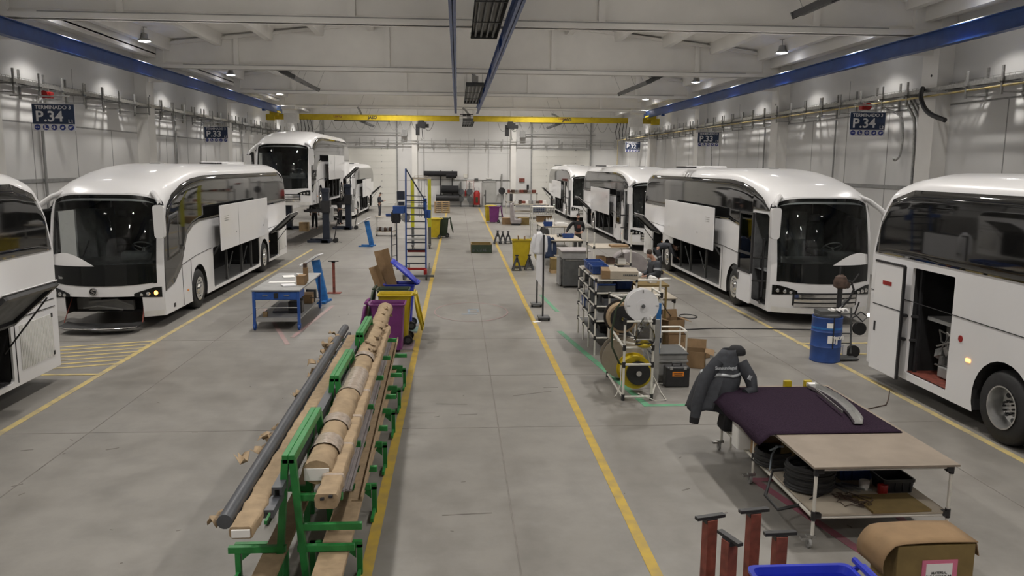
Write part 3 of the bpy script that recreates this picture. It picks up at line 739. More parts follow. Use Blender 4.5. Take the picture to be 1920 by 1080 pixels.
    if rearopen == 'door':
        bw = MB(); i_ = side * .25
        bw.grid([[(i_, 10.98, .4), (i_, 12.12, .4)], [(i_, 10.98, 2.2), (i_, 12.12, 2.2)]])
        bw.grid([[(side * 1.22, 10.98, 2.19), (side * 1.22, 12.12, 2.19)], [(i_, 10.98, 2.19), (i_, 12.12, 2.19)]])
        for s in (10.96, 12.14): bw.grid([[(side * 1.22, s, .4), (i_, s, .4)], [(side * 1.22, s, 2.2), (i_, s, 2.2)]])
        bw.build('compartment', 'void', root)
        q = MB(); q.grid([[(side * 1.22, 10.98, .42), (side * 1.22, 12.12, .42)], [(i_, 10.98, .42), (i_, 12.12, .42)]]); q.build('compartment_step', 'oxide', root, label='red step plate')
        q = MB(); q.bx(*sorted((side * .95, side * .5)), 11.1, 11.7, .44, .62); q.bx(*sorted((side * .7, side * .3)), 11.2, 11.95, .62, 1.32); q.build('housing', 'grey', root, bevel=.02)
        q = MB(); q.bx(*sorted((side * 1.0, side * .3)), 11.2, 12.0, 1.32, 1.38); q.build('work_shelf', 'grey', root)
        q = MB()
        rnd = random.Random(3)
        for k in range(10):
            p = [(side * (.82 + rnd.uniform(-.08, .12)), 11.25 + rnd.uniform(0, .6), .75 + rnd.uniform(-.2, .45)) for _ in range(5)]
            q.tube(p, .016, 6)
        for k in range(5): q.box((side * .86, 11.3 + .12 * k, .7 + .1 * (k % 3)), (.14, .11, .15), (k, k, k))
        q.build('engine_block', 'steel', root)
        q = MB(); q.bx(*sorted((side * 1.1, side * 1.14)), 12.02, 12.08, .42, 2.17)
        for z in (.95, 1.35): q.tube([(side * 1.12, 12.05, z), (side * (W + .1), 12.3, z), (side * (W + .1), 12.5, z)], .03, 6)
        q.build('door_hinge', 'blackp', root)
        q = MB(); q.box((side * (W + .11), 12.62, 1.22), (.045, .90, 1.93)); d_ = q.build('service_door', 'white', root, bevel=.02)
        q = MB(); q.bx(*sorted((side * (W + .10), side * (W + .14))), 12.13, 12.17, .27, 2.18); q.bx(*sorted((side * (W + .10), side * (W + .14))), 12.15, 13.07, 2.165, 2.2); q.build('door_seal', 'blackp', d_)
        q = MB(); q.bx(*sorted((side * (W + .132), side * (W + .138))), 12.18, 13.06, 1.42, 1.435); q.bx(*sorted((side * (W + .132), side * (W + .142))), 12.92, 12.97, .95, 1.12); q.build('door_handle', 'blackp', d_)
        q = MB(); q.bx(*sorted((side * (W + .132), side * (W + .138))), 12.5, 12.78, 1.80, 1.87); q.build('red_sticker', 'red', d_)
        q = MB(); q.lathe([(.05, 0), (.05, side * .01)], (side * W, 10.72, 1.28), 'x', 16); q.build('round_badge', 'red', root)
        q = MB(); q.box((X1, 13.2, 1.0), (.03, .09, .06)); q.build('side_lamp', 'orangelit', root)
        q = MB(); q.lathe([(.03, 0), (.03, .05)], (side * 1.22, 13.44, 1.12), 'y', 12); q.build('tail_lamp', 'whitelit', root)
    if door_open:
        st = MB()
        for k in range(3): st.bx(-1.2, -.55 + .25 * k * 0, .3 + 0 * k, 1.32, .34 + .28 * k, .37 + .28 * k) if k == 0 else st.bx(-1.2 + .3 * k, -.3, .3, 1.32, .37 + .28 * (k - 1), .37 + .28 * k)
        st.build('entry_step', 'grey', root)
        en = MB(); en.grid([[(-.3, .3, .37), (-.3, 1.34, .37)], [(-.3, .3, 2.7), (-.3, 1.34, 2.7)]]); en.bx(-1.2, -.35, 1.32, 1.36, .37, 2.66)
        en.build('entry_lining', 'cabin', root)
        rl = MB(); rl.tube([(-1.05, 1.2, .5), (-1.05, 1.2, 1.5), (-.9, 1.25, 1.9)], .018, 8); rl.tube([(-1.1, .45, .9), (-1.0, .4, 1.3), (-.9, .4, 1.6)], .018, 8); each(rl, 'grab_rail', 'blackp', root, smooth=True)
        T = Matrix.Translation((-(W + .36), .80, 1.55))
        d_ = MB()
        P = rrect(-.47, .47, -1.13, 1.13, .1, 4); I = rrect(-.40, .40, -.28, 1.05, .08, 4)
        n = len(P)
        lf = MB(); lf.prism(rrect(-.47, .47, -1.13, -.36, .06, 3), lambda y, z: (-.02, y, z), lambda y, z: (.02, y, z), T)
        door = lf.build('entry_door', 'white', root)
        fr = MB()
        for (a, b) in (((-.44, -.36), (-.44, 1.1)), ((.44, -.36), (.44, 1.1)), ((-.44, 1.1), (.44, 1.1)), ((-.44, .10), (.44, .10)), ((-.44, -.36), (.44, -.36))):
            fr.tube([(0, a[0], a[1]), (0, b[0], b[1])], .04, 4, T)
        for z in (-.55, .02): fr.tube([(0, -.42, z), (.2, -.50, z), (.34, -.54, z)], .025, 6, T)
        fr.tube([(.26, -.52, -.95), (.26, -.52, .5)], .03, 6, T)
        fr.build('door_frame', 'blackp', door)
        gl = MB(); gl.bx(-.006, .006, -.42, .42, -.34, 1.08, T); gl.build('door_glass', 'windglass', door)
        hd_ = MB(); hd_.bx(-.035, -.018, .36, .42, -.62, -.44, T); hd_.build('door_handle', 'blackp', door)
    return root
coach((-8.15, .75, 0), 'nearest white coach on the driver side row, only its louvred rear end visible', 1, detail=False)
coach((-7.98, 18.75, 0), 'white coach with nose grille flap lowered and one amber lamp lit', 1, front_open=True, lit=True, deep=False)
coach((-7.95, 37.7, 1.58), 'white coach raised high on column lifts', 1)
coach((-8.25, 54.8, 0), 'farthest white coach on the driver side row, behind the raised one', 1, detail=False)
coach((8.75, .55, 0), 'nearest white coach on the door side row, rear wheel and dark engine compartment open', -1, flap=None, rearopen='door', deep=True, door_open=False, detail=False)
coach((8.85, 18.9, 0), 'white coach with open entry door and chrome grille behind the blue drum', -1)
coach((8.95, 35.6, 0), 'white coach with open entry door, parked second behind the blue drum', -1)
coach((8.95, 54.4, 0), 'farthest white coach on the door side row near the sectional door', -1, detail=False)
# ---------------------------------------------------------------- overhead: rails, cranes, heaters, trays, signs
def ibeam(b, x, y0, y1, z0, h, w, t=.02):
    b.bx(x - w / 2, x + w / 2, y0, y1, z0, z0 + t); b.bx(x - w / 2, x + w / 2, y0, y1, z0 + h - t, z0 + h); b.bx(x - t / 2, x + t / 2, y0, y1, z0, z0 + h)
for nm, x, lab in (('l', XL + 1.42, 'blue crane runway beam along the wall with the L1 signs'), ('r', XR - 1.42, 'blue crane runway beam along the wall with the L2 signs')):
    t = thing('crane_runway', (x, 0, 7.12), lab, 'crane rail', 'blue crane runway beams'); sg = 1 if x < 0 else -1
    b = MB(); ibeam(b, 0, YN + .2, 58.2, 0, .46, .24); b.build('beam', 'blue', t)
    b = MB(); b.bx(-.03, .03, YN + .2, 58.2, .462, .50); b.bx(-.34, -.29, YN + .2, 58.2, .49, .53) if sg > 0 else b.bx(.29, .34, YN + .2, 58.2, .49, .53)
    b.build('rail_top', 'offwhite', t)
    b = MB(); b.bx(-.09, .09, 52.6, 52.9, -.12, 0); b.build('end_stop', 'blue', t)
    for y in BAYS[:-1]:
        if y > 58: continue
        b = MB(); b.bx(*sorted((-sg * .96, -sg * .12)), y - .1, y + .1, .02, .44)
        b.build('bracket', 'concrete', t)
for x, lab in ((-.11, 'blue crane runway beam at mid hall, the one nearer the L1 signs'), (1.40, 'blue crane runway beam at mid hall, the one nearer the L2 signs')):
    t = thing('crane_runway', (x, 0, 7.28), lab, 'crane rail', 'blue crane runway beams')
    b = MB(); ibeam(b, 0, YN + .2, 57.6, 0, .42, .17); b.build('beam', 'blue', t)
    b = MB()
    for y in BAYS[:-2]: b.bx(-.05, .05, y - .12, y + .12, .42, .47)
    b.build('hanger', 'grey', t)
    b = MB()
    for y in (18, 26, 34, 42, 50): b.bx(-.09, .09, y, y + .01, -.003, .42)
    each(b, 'splice', 'blue', t)
def crane(x0, x1, lab, sg):
    t = thing('bridge_crane', (0, 57, 6.72), lab, 'crane', 'yellow bridge cranes')
    b = MB(); b.bx(x0, x1, -.09, .09, 0, .34); b.bx(x0, x1, -.14, .14, -.02, 0); b.bx(x0, x1, -.14, .14, .34, .36); b.build('girder', 'yellow', t)
    xe, xi = (x0, x1) if sg < 0 else (x1, x0)
    b = MB(); b.box((xe, 0, .38), (.55, 1.1, .30)); b.box((xe + sg * .25, -.35, .1), (.55, .42, .42)); b.build('end_truck', 'yellow', t, bevel=.03)
    b = MB(); b.box((xi - sg * .35, 0, .42), (.25, .9, .12)); b.box((xi - sg * .55, -.2, .46), (.8, .07, .06)); b.build('trolley_wheel', 'blackp', t)
    b = MB(); b.box((xe - sg * 1.15, -.35, .05), (1.0, .3, .66)); b.build('control_box', 'whitedull', t, bevel=.03)
    b = MB(); b.box((xe - sg * 1.0, -.3, .75), (1.0, .6, .25)); b.build('drive_motor', 'whitedull', t, bevel=.05)
    b = MB()
    for k in range(5): b.tube([(xe - sg * (1.5 + .22 * k), -.2, .0), (xe - sg * (1.55 + .24 * k), -.2, -.6), (xe - sg * (1.5 + .23 * k), -.2, -1.15)], .025, 6)
    b.build('cable_bundle', 'blackp', t)
    b = MB(); n = 11
    for k in range(n):
        a = xe - sg * (2.2 + k * .78); c = xe - sg * (2.2 + (k + 1) * .78)
        b.tube([(a + (c - a) * q / 10, .22, -.04 - .62 * (1 - ((q - 5) / 5) ** 2)) for q in range(11)], .018, 5)
    b.build('festoon_cable', 'grey', t, smooth=True)
    hx = xi + (-sg) * -2.6 * -1 if False else xi + sg * 2.6
    b = MB(); b.box((hx, -.25, -.28), (.55, .42, .44), (0, .25, 0)); b.box((hx - .28, -.25, -.62), (.26, .3, .75)); b.box((hx + .34, -.2, -.35), (.3, .3, .25)); b.tube([(hx, -.2, -.4), (hx + .05, -.2, -1.15)], .02, 6); b.tube([(hx, -.25, 0), (hx, -.25, -.2)], .16, 8)
    h = b.build('hoist', 'blackp', t)
    b = MB(); b.tube([(hx + .05, -.2, -1.1), (hx + .09, -.2, -1.24), (hx + .0, -.2, -1.3), (hx - .06, -.2, -1.2)], .03, 6); b.build('hook', 'steel', h)
    b = MB(); xc = (x0 + x1) / 2 - .3; b.bx(xc - 2, xc + 1.8, -.16, -.08, -.10, -.03); b.build('track', 'blackp', t)
    text('lettering', 'JASO', .28, 'ink', t, ((x0 + x1) / 2 + .3, -.095, .17), (R(90), 0, 0), .012)
    text('rating_text', '3.200 Kg', .16, 'oxide', t, (xi + sg * 6.2 if sg > 0 else x0 + 4.2, -.095, .22), (R(90), 0, 0), .004)
    return t
crane(-12.4, .15, 'yellow bridge crane spanning the hall half with the L1 signs', -1)
crane(1.12, 13.6, 'yellow bridge crane spanning the hall half with the L2 signs', 1)
def heater(loc, w, l, n, lab, tilt=(0, 0), rz=0, drop=1.4):
    t = thing('radiant_heater', loc, lab, 'heater', 'radiant heaters under the roof', rz); t.rotation_euler = (tilt[0], tilt[1], rz)
    b = MB(); b.grid([[(-w / 2 - .05, -l / 2, -.03), (-w / 2 - .05, l / 2, -.03)], [(-w / 2, -l / 2, .10), (-w / 2, l / 2, .10)], [(w / 2, -l / 2, .10), (w / 2, l / 2, .10)], [(w / 2 + .05, -l / 2, -.03), (w / 2 + .05, l / 2, -.03)]])
    b.build('reflector', 'blackp', t, solid=.012)  # dark reflector and tubes: shade under the heater is put into the colour
    for k in range(n):
        x = -w / 2 + w * (k + .5) / n
        b = MB(); b.tube([(x, -l / 2 + .1, 0), (x, l / 2 - .1, 0)], w / n * .22, 8); b.build('tube', 'dgrey' if k % 2 else 'blackp', t, smooth=True)
    b = MB()
    for k in range(4): y = -l / 2 + l * k / 3; b.bx(-w / 2 - .04, w / 2 + .04, y - .02, y + .02, -.06, -.03)
    for y in (-l / 2 + .02, l / 2 - .02): b.bx(-w / 2 - .05, w / 2 + .05, y - .02, y + .02, -.06, .12)
    each(b, 'cross_bar', 'dgrey', t)
    b = MB()
    for x in (-w / 2, w / 2):
        for y in (-l * .4, l * .4): b.tube([(x, y, .1), (x, y, .1 + drop)], .008, 5)
    each(b, 'chain', 'grey', t)
    b = MB(); b.box((0, -l / 2 + .2, .25), (.3, .4, .3)); b.tube([(0, -l / 2 + .2, .4), (-.25, -l / 2 + .1, .7), (-.45, -l / 2, .85)], .07, 8); b.build('burner', 'grey', t)
    return t
heater((.81, 21.1, 7.62), .70, 8.4, 4, 'dark radiant heater between the mid rails, nearest of that row', drop=.9)
heater((.82, 43.6, 7.40), .74, 11, 4, 'dark radiant heater between the mid rails, second of that row', (0, 0), drop=1.3)
heater((.85, 64.5, 6.95), .78, 9.5, 4, 'dark radiant heater between the mid rails, beyond the cranes', (0, 0), drop=1.9)
heater((-7.45, 39.6, 7.62), .8, 6.4, 2, 'slim radiant heater over the raised coach', (0, R(25)), drop=1.0)
heater((8.85, 39.6, 7.62), .8, 6.4, 2, 'slim radiant heater over the second coach of the door side row', (0, R(-25)), drop=1.0)
heater((8.85, 17.4, 7.72), .8, 6.4, 2, 'slim radiant heater over the coach behind the blue drum', (0, R(-25)), drop=1.0)
heater((-7.45, 17.0, 7.8), .8, 5.8, 2, 'slim radiant heater over the coach with the lowered grille', (0, R(25)), drop=.9)
heater((-7.0, 62.5, 6.8), .8, 6, 2, 'slim radiant heater beyond the crane on the L1 half', (0, R(20)), drop=1.8)
heater((7.6, 62.5, 6.8), .8, 6, 2, 'slim radiant heater beyond the crane on the L2 half', (0, R(-20)), drop=1.8)
# cable trays along the walls
def tray(x, sg, lab):
    t = thing('cable_tray', (x, 0, 6.12), lab, 'cable tray', 'cable trays along the walls')
    b = MB()
    for a in (.10, .58): b.bx(*sorted((sg * a - .015, sg * a + .015)), YN + .1, YB - .2, -.06, .06)
    b.build('side_rail', 'steel', t)
    b = MB(); y = YN + .3
    k = 0
    while y < YB - .4:
        b.bx(*sorted((sg * .10, sg * .58)), y, y + (.9 if k % 5 == 1 else .08), -.05, -.035); y += .8; k += 1
    b.build('tray_mesh', 'steel', t)
    b = MB(); y = YN + .3
    while y < YB - .4:
        b.tube([(sg * .10, y, .06), (sg * .10, y, .20)], .006, 4); y += .22
    b.bx(*sorted((sg * .09, sg * .11)), YN + .1, YB - .2, .19, .20)
    b.build('mesh_side', 'steel', t)
    b = MB()
    for k, r_ in ((.2, .03), (.28, .022), (.4, .03)): b.tube([(sg * k, YN + .2, -.01), (sg * k, 20, 0), (sg * (k + .03), 40, -.01), (sg * k, YB - .3, 0)], r_, 6)
    b.build('cable', 'blackp', t)
    y = -9.4
    while y < YB - 1:
        if abs(((y - BAYS[0]) + 1.2) % 12.03 - 1.2) > .6:
            b = MB(); b.bx(*sorted((0, sg * .05)), y - .03, y + .03, -.45, .45); b.bx(*sorted((sg * .02, sg * .72)), y - .03, y + .03, -.11, -.06); b.bx(*sorted((sg * .02, sg * .62)), y - .02, y + .02, -.36, -.32)
            b.bx(*sorted((sg * .60, sg * .65)), y - .03, y + .03, -.4, .34)
            b.build('bracket', 'steel', t)
        y += 1.5
    return t
tray(XL, 1, 'galvanised cable tray on brackets along the wall with the L1 signs')
tray(XR, -1, 'galvanised cable tray on brackets along the wall with the L2 signs')
t = thing('cable_tray', (0, YB, 5.55), 'thin cable tray with hangers across the end wall', 'cable tray')
b = MB(); b.bx(-11.5, 13.9, -.40, -.36, -.03, .03); b.bx(-11.5, 13.9, -.40, -.36, .20, .24); b.build('side_rail', 'steel', t)
b = MB()
for k in range(21): x = -11 + k * 1.25; b.bx(x - .03, x + .03, -.42, -.30, -.26, .42); b.bx(x - .02, x + .02, -.40, 0, -.05, .0)
each(b, 'bracket', 'steel', t)
# pipes and conduits on the wall with L2 signs
b = MB(); b.tube([(XR - .62, YN + .3, 5.92), (XR - .62, 45, 5.94), (XR - .62, YB - .8, 5.96), (XR - .62, YB - .7, .4)], .03, 8)
tag(b.build('gas_pipe', 'yworn', smooth=True), 'yellow gas pipe under the tray on the wall with L2 signs', 'pipe')
def pipe(pts, r, m, lab, name='conduit', cat='pipe', group=None):
    for _ in range(2 if len(pts) > 2 else 0):
        q = [Vector(pts[0])]
        for a, c in zip(pts, pts[1:]): a, c = Vector(a), Vector(c); q += [a.lerp(c, .25), a.lerp(c, .75)]
        pts = q + [Vector(pts[-1])]
    b = MB(); b.tube(pts, r, 8); return tag(b.build(name, m, smooth=True), lab, cat, group)
for k, (y, r_, x) in enumerate(((25.3, .05, .12), (25.05, .045, .12), (24.85, .05, .12))):
    pipe([(XR - .4, y + .4, 6.05), (XR - .3, y + .1, 5.6), (XR - x, y, 5.2), (XR - x, y, .3)], r_, 'steel', '%s grey conduit drop of three beside the pillar next to sign P.34 L2, counted from the sign' % ORD[2 - k] if False else '%s of three grey conduit drops counted from sign P.34 L2 towards the pillar' % ORD[2 - k] , group='grey conduits by the pillar')
pipe([(XR - .5, 27.2, 6.1), (XR - .45, 26.6, 5.7), (XR - .3, 26.2, 5.6), (XR - .15, 26, 5.3), (XR - .15, 26, 4.2), (XR - .25, 26.2, 4.0), (XR - .35, 26.1, 4.1)], .035, 'steel', 'grey conduit ending in a hook below the tray next to sign P.34 L2')
pipe([(XR - .6, 24.3, 6.2), (XR - .9, 23.9, 5.9), (XR - .95, 23.4, 5.4), (XR - .85, 22.6, 5.15)], .07, 'blackp', 'thick black hose end hanging from the tray at the pillar', 'hose', 'hose')
pipe([(XR - .5, 47.0, 6.1), (XR - .3, 46.6, 5.9), (XR - .2, 46.2, 5.4), (XR - .15, 46, 3.9), (XR - .15, 46, .4)], .03, 'steel', 'slim grey conduit drop close to sign P.33 L2')
for k, y in enumerate((27.6, 40.2, 52.2)): pipe([(XL + .12, y, 6.0), (XL + .12, y, .3)], .05, 'grey', 'dark grey downpipe on the wall with L1 signs, %s beyond sign P.34 L1' % ORD[k], 'downpipe', group='downpipes on the L1 wall')
for k, y in enumerate((30.9, 38.2)): pipe([(XR - .12, y, 5.6), (XR - .12, y, .3)], .035, 'grey', 'dark grey downpipe on the wall with L2 signs, %s beyond sign P.34 L2' % ORD[k], 'downpipe', group='downpipes on the L2 wall')
for k, x in enumerate((-3.0, .95, 2.75, 4.6)): pipe([(x, YB - .04, 5.6), (x, YB - .04, 2.6)], .018, 'grey', '%s thin conduit down the end wall, counted from the black fabric rolls' % ORD[k], group='thin conduits on the end wall')
# signs facing the camera end of the hall
def sign(x, y, z, s, lab, rz=0):
    t = thing('bay_sign', (x, y, z), lab, 'sign', 'navy bay signs', rz)
    b = MB(); b.box((0, .015, 0), (1.22, .02, .80)); b.build('backing', 'signwhite', t)
    b = MB(); b.bx(-.60, .60, -.004, .006, -.20, .38); b.build('panel', 'navy', t)
    text('lettering', 'TERMINADO 3', .155, 'signwhite', t, (0, -.008, .285), (R(90), 0, 0), .002, sx=1.02)
    text('lettering', s[0], .44, 'signwhite', t, (-.12, -.008, .01), (R(90), 0, 0), .008, sx=1.05)
    text('lettering', s[1], .15, 'signwhite', t, (.49, -.008, -.12), (R(90), 0, 0), .003)
    for k in range(5):
        x_ = -.48 + k * .24
        b = MB(); b.lathe([(.085, 0), (.085, -.012), (0, -.012)], (x_, .006, -.30), 'y', 20); d = b.build('pictogram', 'signblue', t)
        g = MB()
        if k == 0: g.box((x_ - .03, -.010, -.30), (.04, .006, .03)); g.box((x_ + .03, -.010, -.30), (.04, .006, .03)); g.box((x_, -.010, -.292), (.1, .006, .008))
        elif k == 1: g.box((x_ - .02, -.010, -.285), (.03, .006, .08)); g.box((x_ + .01, -.010, -.335), (.09, .006, .025))
        elif k == 2: g.box((x_, -.010, -.30), (.035, .006, .09)); g.box((x_ - .045, -.010, -.30), (.012, .006, .05)); g.box((x_ + .045, -.010, -.30), (.012, .006, .05))
        elif k == 3: g.box((x_ + .01, -.010, -.30), (.05, .006, .06), (0, .5, 0)); g.box((x_ - .02, -.010, -.31), (.02, .006, .05))
        else: g.box((x_ - .02, -.010, -.30), (.05, .006, .06)); g.box((x_ + .03, -.010, -.28), (.03, .006, .05), (0, .6, 0))
        g.build('symbol', 'signwhite', d)
    b = MB(); sg = 1 if x > 0 else -1
    b.tube([(-.45, .02, .40), (-.45, .02, .62)], .012, 5); b.tube([(.45, .02, .40), (.45, .02, .62)], .012, 5); b.tube([(-.5 if x > 0 else -1.2, .02, .62), (1.2 if x > 0 else .5, .02, .62)], .02, 6)
    b.build('hanger', 'steel', t)
sign(-12.10, 25.5, 5.08, ('P.34', 'L1'), 'navy sign P.34 L1 hanging from the cable tray', R(2))
sign(-12.82, 44.5, 5.24, ('P.33', 'L1'), 'navy sign P.33 L1 hanging from the cable tray')
sign(13.93, 27.0, 5.26, ('P.34', 'L2'), 'navy sign P.34 L2 hanging from the cable tray', R(-3))
sign(14.06, 45.0, 5.28, ('P.33', 'L2'), 'navy sign P.33 L2 hanging from the cable tray')
sign(14.02, 64.5, 5.26, ('P.32', 'L2'), 'navy sign P.32 L2 hanging near the end wall')
for x, y, lab in ((XL + .55, 27.3, 'red alarm horn under the tray above sign P.34 L1'), (XR - .75, 27.6, 'red alarm horn under the tray above sign P.34 L2')):
    t = thing('alarm_horn', (x, y, 5.86), lab, 'alarm')
    b = MB(); b.box((0, 0, 0), (.22, .26, .20)); b.build('housing', 'red', t, bevel=.03)
    b = MB(); b.lathe([(.06, 0), (.06, -.12), (.12, -.22), (.125, -.22)], (0, -.12, 0), 'y', 16); b.build('horn', 'red', t, smooth=True)
    b = MB(); b.tube([(0, 0, .08), (0, 0, .2)], .02, 6); b.build('bracket', 'steel', t)
# ---------------------------------------------------------------- wheelie bins
def bin_(x, y, rz, m, lab, lid='back', lidm=None, liner=None, h=1.0, contents=None):
    t = thing('wheelie_bin', (x, y, 0), lab, 'bin', 'wheelie bins', rz); lidm = lidm or m
    b = MB()
    o = [(.235, .27, .06), (.27, .33, h - .07), (.275, .34, h - .07), (.275, .34, h - .02), (.30, .37, h - .02), (.30, .37, h), (.27, .34, h), (.26, .32, h - .05), (.225, .25, .10)]
    rings = []
    for w_, d_, z in o: rings.append([(q[0], q[1] - (.0 if z > .3 else .02), z) for q in rrect(-w_, w_, -d_, d_, .06, 3)])
    for a, c in zip(rings, rings[1:]): n = len(a); b.add(a + c, [(i, (i + 1) % n, n + (i + 1) % n, n + i) for i in range(n)])
    b.add(rings[0], [tuple(range(len(rings[0])))[::-1]]); b.add(rings[-1], [tuple(range(len(rings[-1])))])
    b.build('body', m, t, smooth=35)
    for s in (-1, 1):
        w = MB(); w.lathe([(.06, -.028), (.095, -.03), (.10, -.015), (.10, .015), (.095, .03), (.06, .028)], (s * .255, .27, .10), 'x', 20); ww = w.build('wheel', 'black', t, smooth=40)
        w = MB(); w.lathe([(.055, -.02), (.055, .033 * 1)], (s * .255, .27, .10), 'x', 14); w.build('hub', 'dgrey', ww)
    b = MB(); b.tube([(-.25, .27, .10), (.25, .27, .10)], .014, 6); b.build('axle', 'steel', t)
    b = MB(); b.tube([(-.22, .36, h - .01), (-.22, .44, h + .015), (.22, .44, h + .015), (.22, .36, h - .01)], .018, 8); b.tube([(-.28, .40, h + .03), (.28, .40, h + .03)], .022, 8)
    b.build('handle', m, t, smooth=True)
    T = Matrix.Translation((0, .41, h + .02))
    b = MB()
    if lid == 'closed': T = T @ Matrix.Rotation(0., 4, 'X')
    elif lid == 'back': T = T @ Matrix.Rotation(R(101), 4, 'X')
    elif lid != 'none': T = T @ Matrix.Rotation(R(-lid), 4, 'X')
    if lid != 'none':
        n = 8; rows = []
        for i in range(n + 1):
            yy = -.04 - .74 * i / n; hh = .045 * math.sin(PI * min(1, (i + .3) / n))
            rows.append([(xx * .30, yy, hh * (1 - abs(xx) ** 4)) for xx in (-1, -.96, -.6, 0, .6, .96, 1)])
        b.grid(rows, T)
        for xx in (-.30, .30): b.grid([[(xx, -.04, 0), (xx, -.78, 0)], [(xx, -.04, -.035), (xx, -.78, -.035)]], T)
        b.grid([[(-.30, -.78, 0), (.30, -.78, 0)], [(-.30, -.78, -.035), (.30, -.78, -.035)]], T)
        b.build('lid', lidm, t, smooth=30, solid=.012)
    b = MB(); b.bx(-.25, .25, -.31, .31, h - .22, h - .16); b.build('liner', liner or 'void', t)
    return t
bin_(-1.42, 16.25, R(90), 'purple', 'purple wheelie bin with green liner at the end of the green rack', liner='gbin')
bin_(-1.32, 17.02, R(-90), 'ybin', 'yellow wheelie bin with lid hanging open behind the purple one', liner='ybin', h=1.06)
bin_(-1.42, 17.78, R(90), 'gbin', 'dark green wheelie bin standing between the yellow bin and the blue bin', h=1.05)
bin_(-1.33, 18.55, R(-90), 'bbin', 'cobalt blue wheelie bin with tilted lid and cardboard poking out', lid=42, h=1.06)
bin_(-1.20, 41.4, R(-90), 'ybin', 'yellow wheelie bin with closed lid beside the lemon gantry', lid='closed')
bin_(-.80, 42.1, R(-90), 'gbin', 'dark green wheelie bin beside the lemon gantry with lid hanging down')
b2 = bin_(2.38, 29.9, R(-90), 'ybin', 'yellow wheelie bin behind two black axle stands', h=1.02)
b = MB(); b.box((-.1, -.1, 1.05), (.07, .05, .22), (.1, .2, 0)); b.box((.06, .12, 1.04), (.06, .06, .2), (0, -.3, 0)); b.build('wood_scrap', 'card', b2)
bin_(2.40, 52.6, R(-90), 'purple', 'purple wheelie bin at the far end of the aisle', h=1.05)
bin_(2.16, 53.4, R(-90), 'ybin', 'yellow wheelie bin tucked behind the far purple one', lid='closed', h=1.06)
for x, y, z, rx, ry, w_, h_, lab in ((-1.62, 18.50, .72, 20, -14, .34, 1.15, 'long brown cardboard sheet leaning out of the blue bin, the taller of two'), (-1.78, 18.35, .72, 16, -20, .24, .80, 'short cardboard sheet leaning out of the blue bin')):
    b = MB(); b.grid([[(-w_ / 2, 0, 0), (-w_ / 2, 0, h_)], [(0, .10, 0), (0, .10, h_)], [(w_ / 2, -.02, 0), (w_ / 2, -.02, h_)]])
    o = tag(b.build('cardboard_sheet', 'card', solid=.01), lab, 'cardboard', 'cardboard in the blue bin'); o.location = (x + .12, y, z); o.rotation_euler = (R(-12), R(ry), 0)
# ---------------------------------------------------------------- green cantilever rack with profiles
t = thing('cantilever_rack', (-1.47, 10, 0), 'green steel cantilever rack holding long wrapped profiles', 'rack')
yl = (6.8, 8.15, 9.46, 10.8, 11.95, 13.2)
for i in range(0, 6, 2):
    b = MB(); y0, y1 = yl[i] - 10, yl[i + 1] - 10
    b.bx(-.055, .0, y0 - .03, y1 + .03, 1.21, 1.29); b.bx(.0, .055, y0 - .03, y1 + .03, 1.21, 1.29); b.build('top_bar', 'green', t, bevel=.006)
for y in yl:
    y -= 10; b = MB()
    for s in (-1, 1):
        b.prism([(s * .06, 1.25), (s * .0, 1.25), (s * .10, 0), (s * .16, 0)] if s > 0 else [(-.06, 1.25), (0, 1.25), (-.10, 0), (-.16, 0)], lambda a, c: (a, y - .03, c), lambda a, c: (a, y + .03, c))
    b.build('frame_post', 'green', t)
    for s in (-1, 1):
        for z, x1 in ((.42, .55), (.62, .62), (.875, .45)):
            if s < 0 and z == .62: continue
            b = MB(); b.bx(*sorted((s * .05, s * x1)), y - .025 + .05 * (z > .8), y + .025 + .05 * (z > .8), z - .03, z + .03); b.build('arm', 'green', t, bevel=.004)
        b = MB(); b.bx(*sorted((s * .10, s * .58)), y + .28, y + .33, .27, .33); b.bx(*sorted((s * .53, s * .58)), y + .28, y + .33, 0, .30); b.bx(*sorted((s * .10, s * .15)), y + .28, y + .33, 0, .33)
        b.prism([(s * .52, .28), (s * .52, .16), (s * .38, .28)], lambda a, c: (a, y + .30, c), lambda a, c: (a, y + .31, c)); b.bx(*sorted((s * .54, s * .57)), y + .0, y + .3, .02, .06)
        b.build('foot', 'green', t)
def bundle(name, p0, p1, prof, m, lab, cat, crumple=0., group=None, seg=60, seed=1, twist=0):
    rnd = random.Random(seed); P0, P1 = Vector(p0), Vector(p1); d = (P1 - P0).normalized(); sd = d.cross(Vector((0, 0, 1))).normalized(); up = sd.cross(d)
    rows = []
    for i in range(seg + 1):
        c = P0.lerp(P1, i / seg); k = 1 + rnd.uniform(-crumple, crumple); off = Vector((rnd.uniform(-1, 1), 0, rnd.uniform(-1, 1))) * crumple * .05
        rows.append([c + off + (sd * q[0] + up * q[1]) * (k * (1 + rnd.uniform(-crumple, crumple) * .6)) for q in prof])
    b = MB(); n = len(prof)
    b.add([p for r in rows for p in r], [(i * n + j, i * n + (j + 1) % n, (i + 1) * n + (j + 1) % n, (i + 1) * n + j) for i in range(seg) for j in range(n)] + [tuple(range(n))[::-1], tuple(range(seg * n, (seg + 1) * n))])
    return tag(b.build(name, m, smooth=30), lab, cat, group)
G = 'long profiles on the green rack'
circ = lambda r, n=14, sy=1.: [(r * math.cos(2 * PI * k / n), r * sy * math.sin(2 * PI * k / n)) for k in range(n)]
bundle('trim_profile', (-1.84, 6.12, .99), (-1.90, 13.5, 1.04), circ(.062, 14), 'profile', 'thick slate grey rubber profile on the outer side of the green rack', 'profile', .02, G)
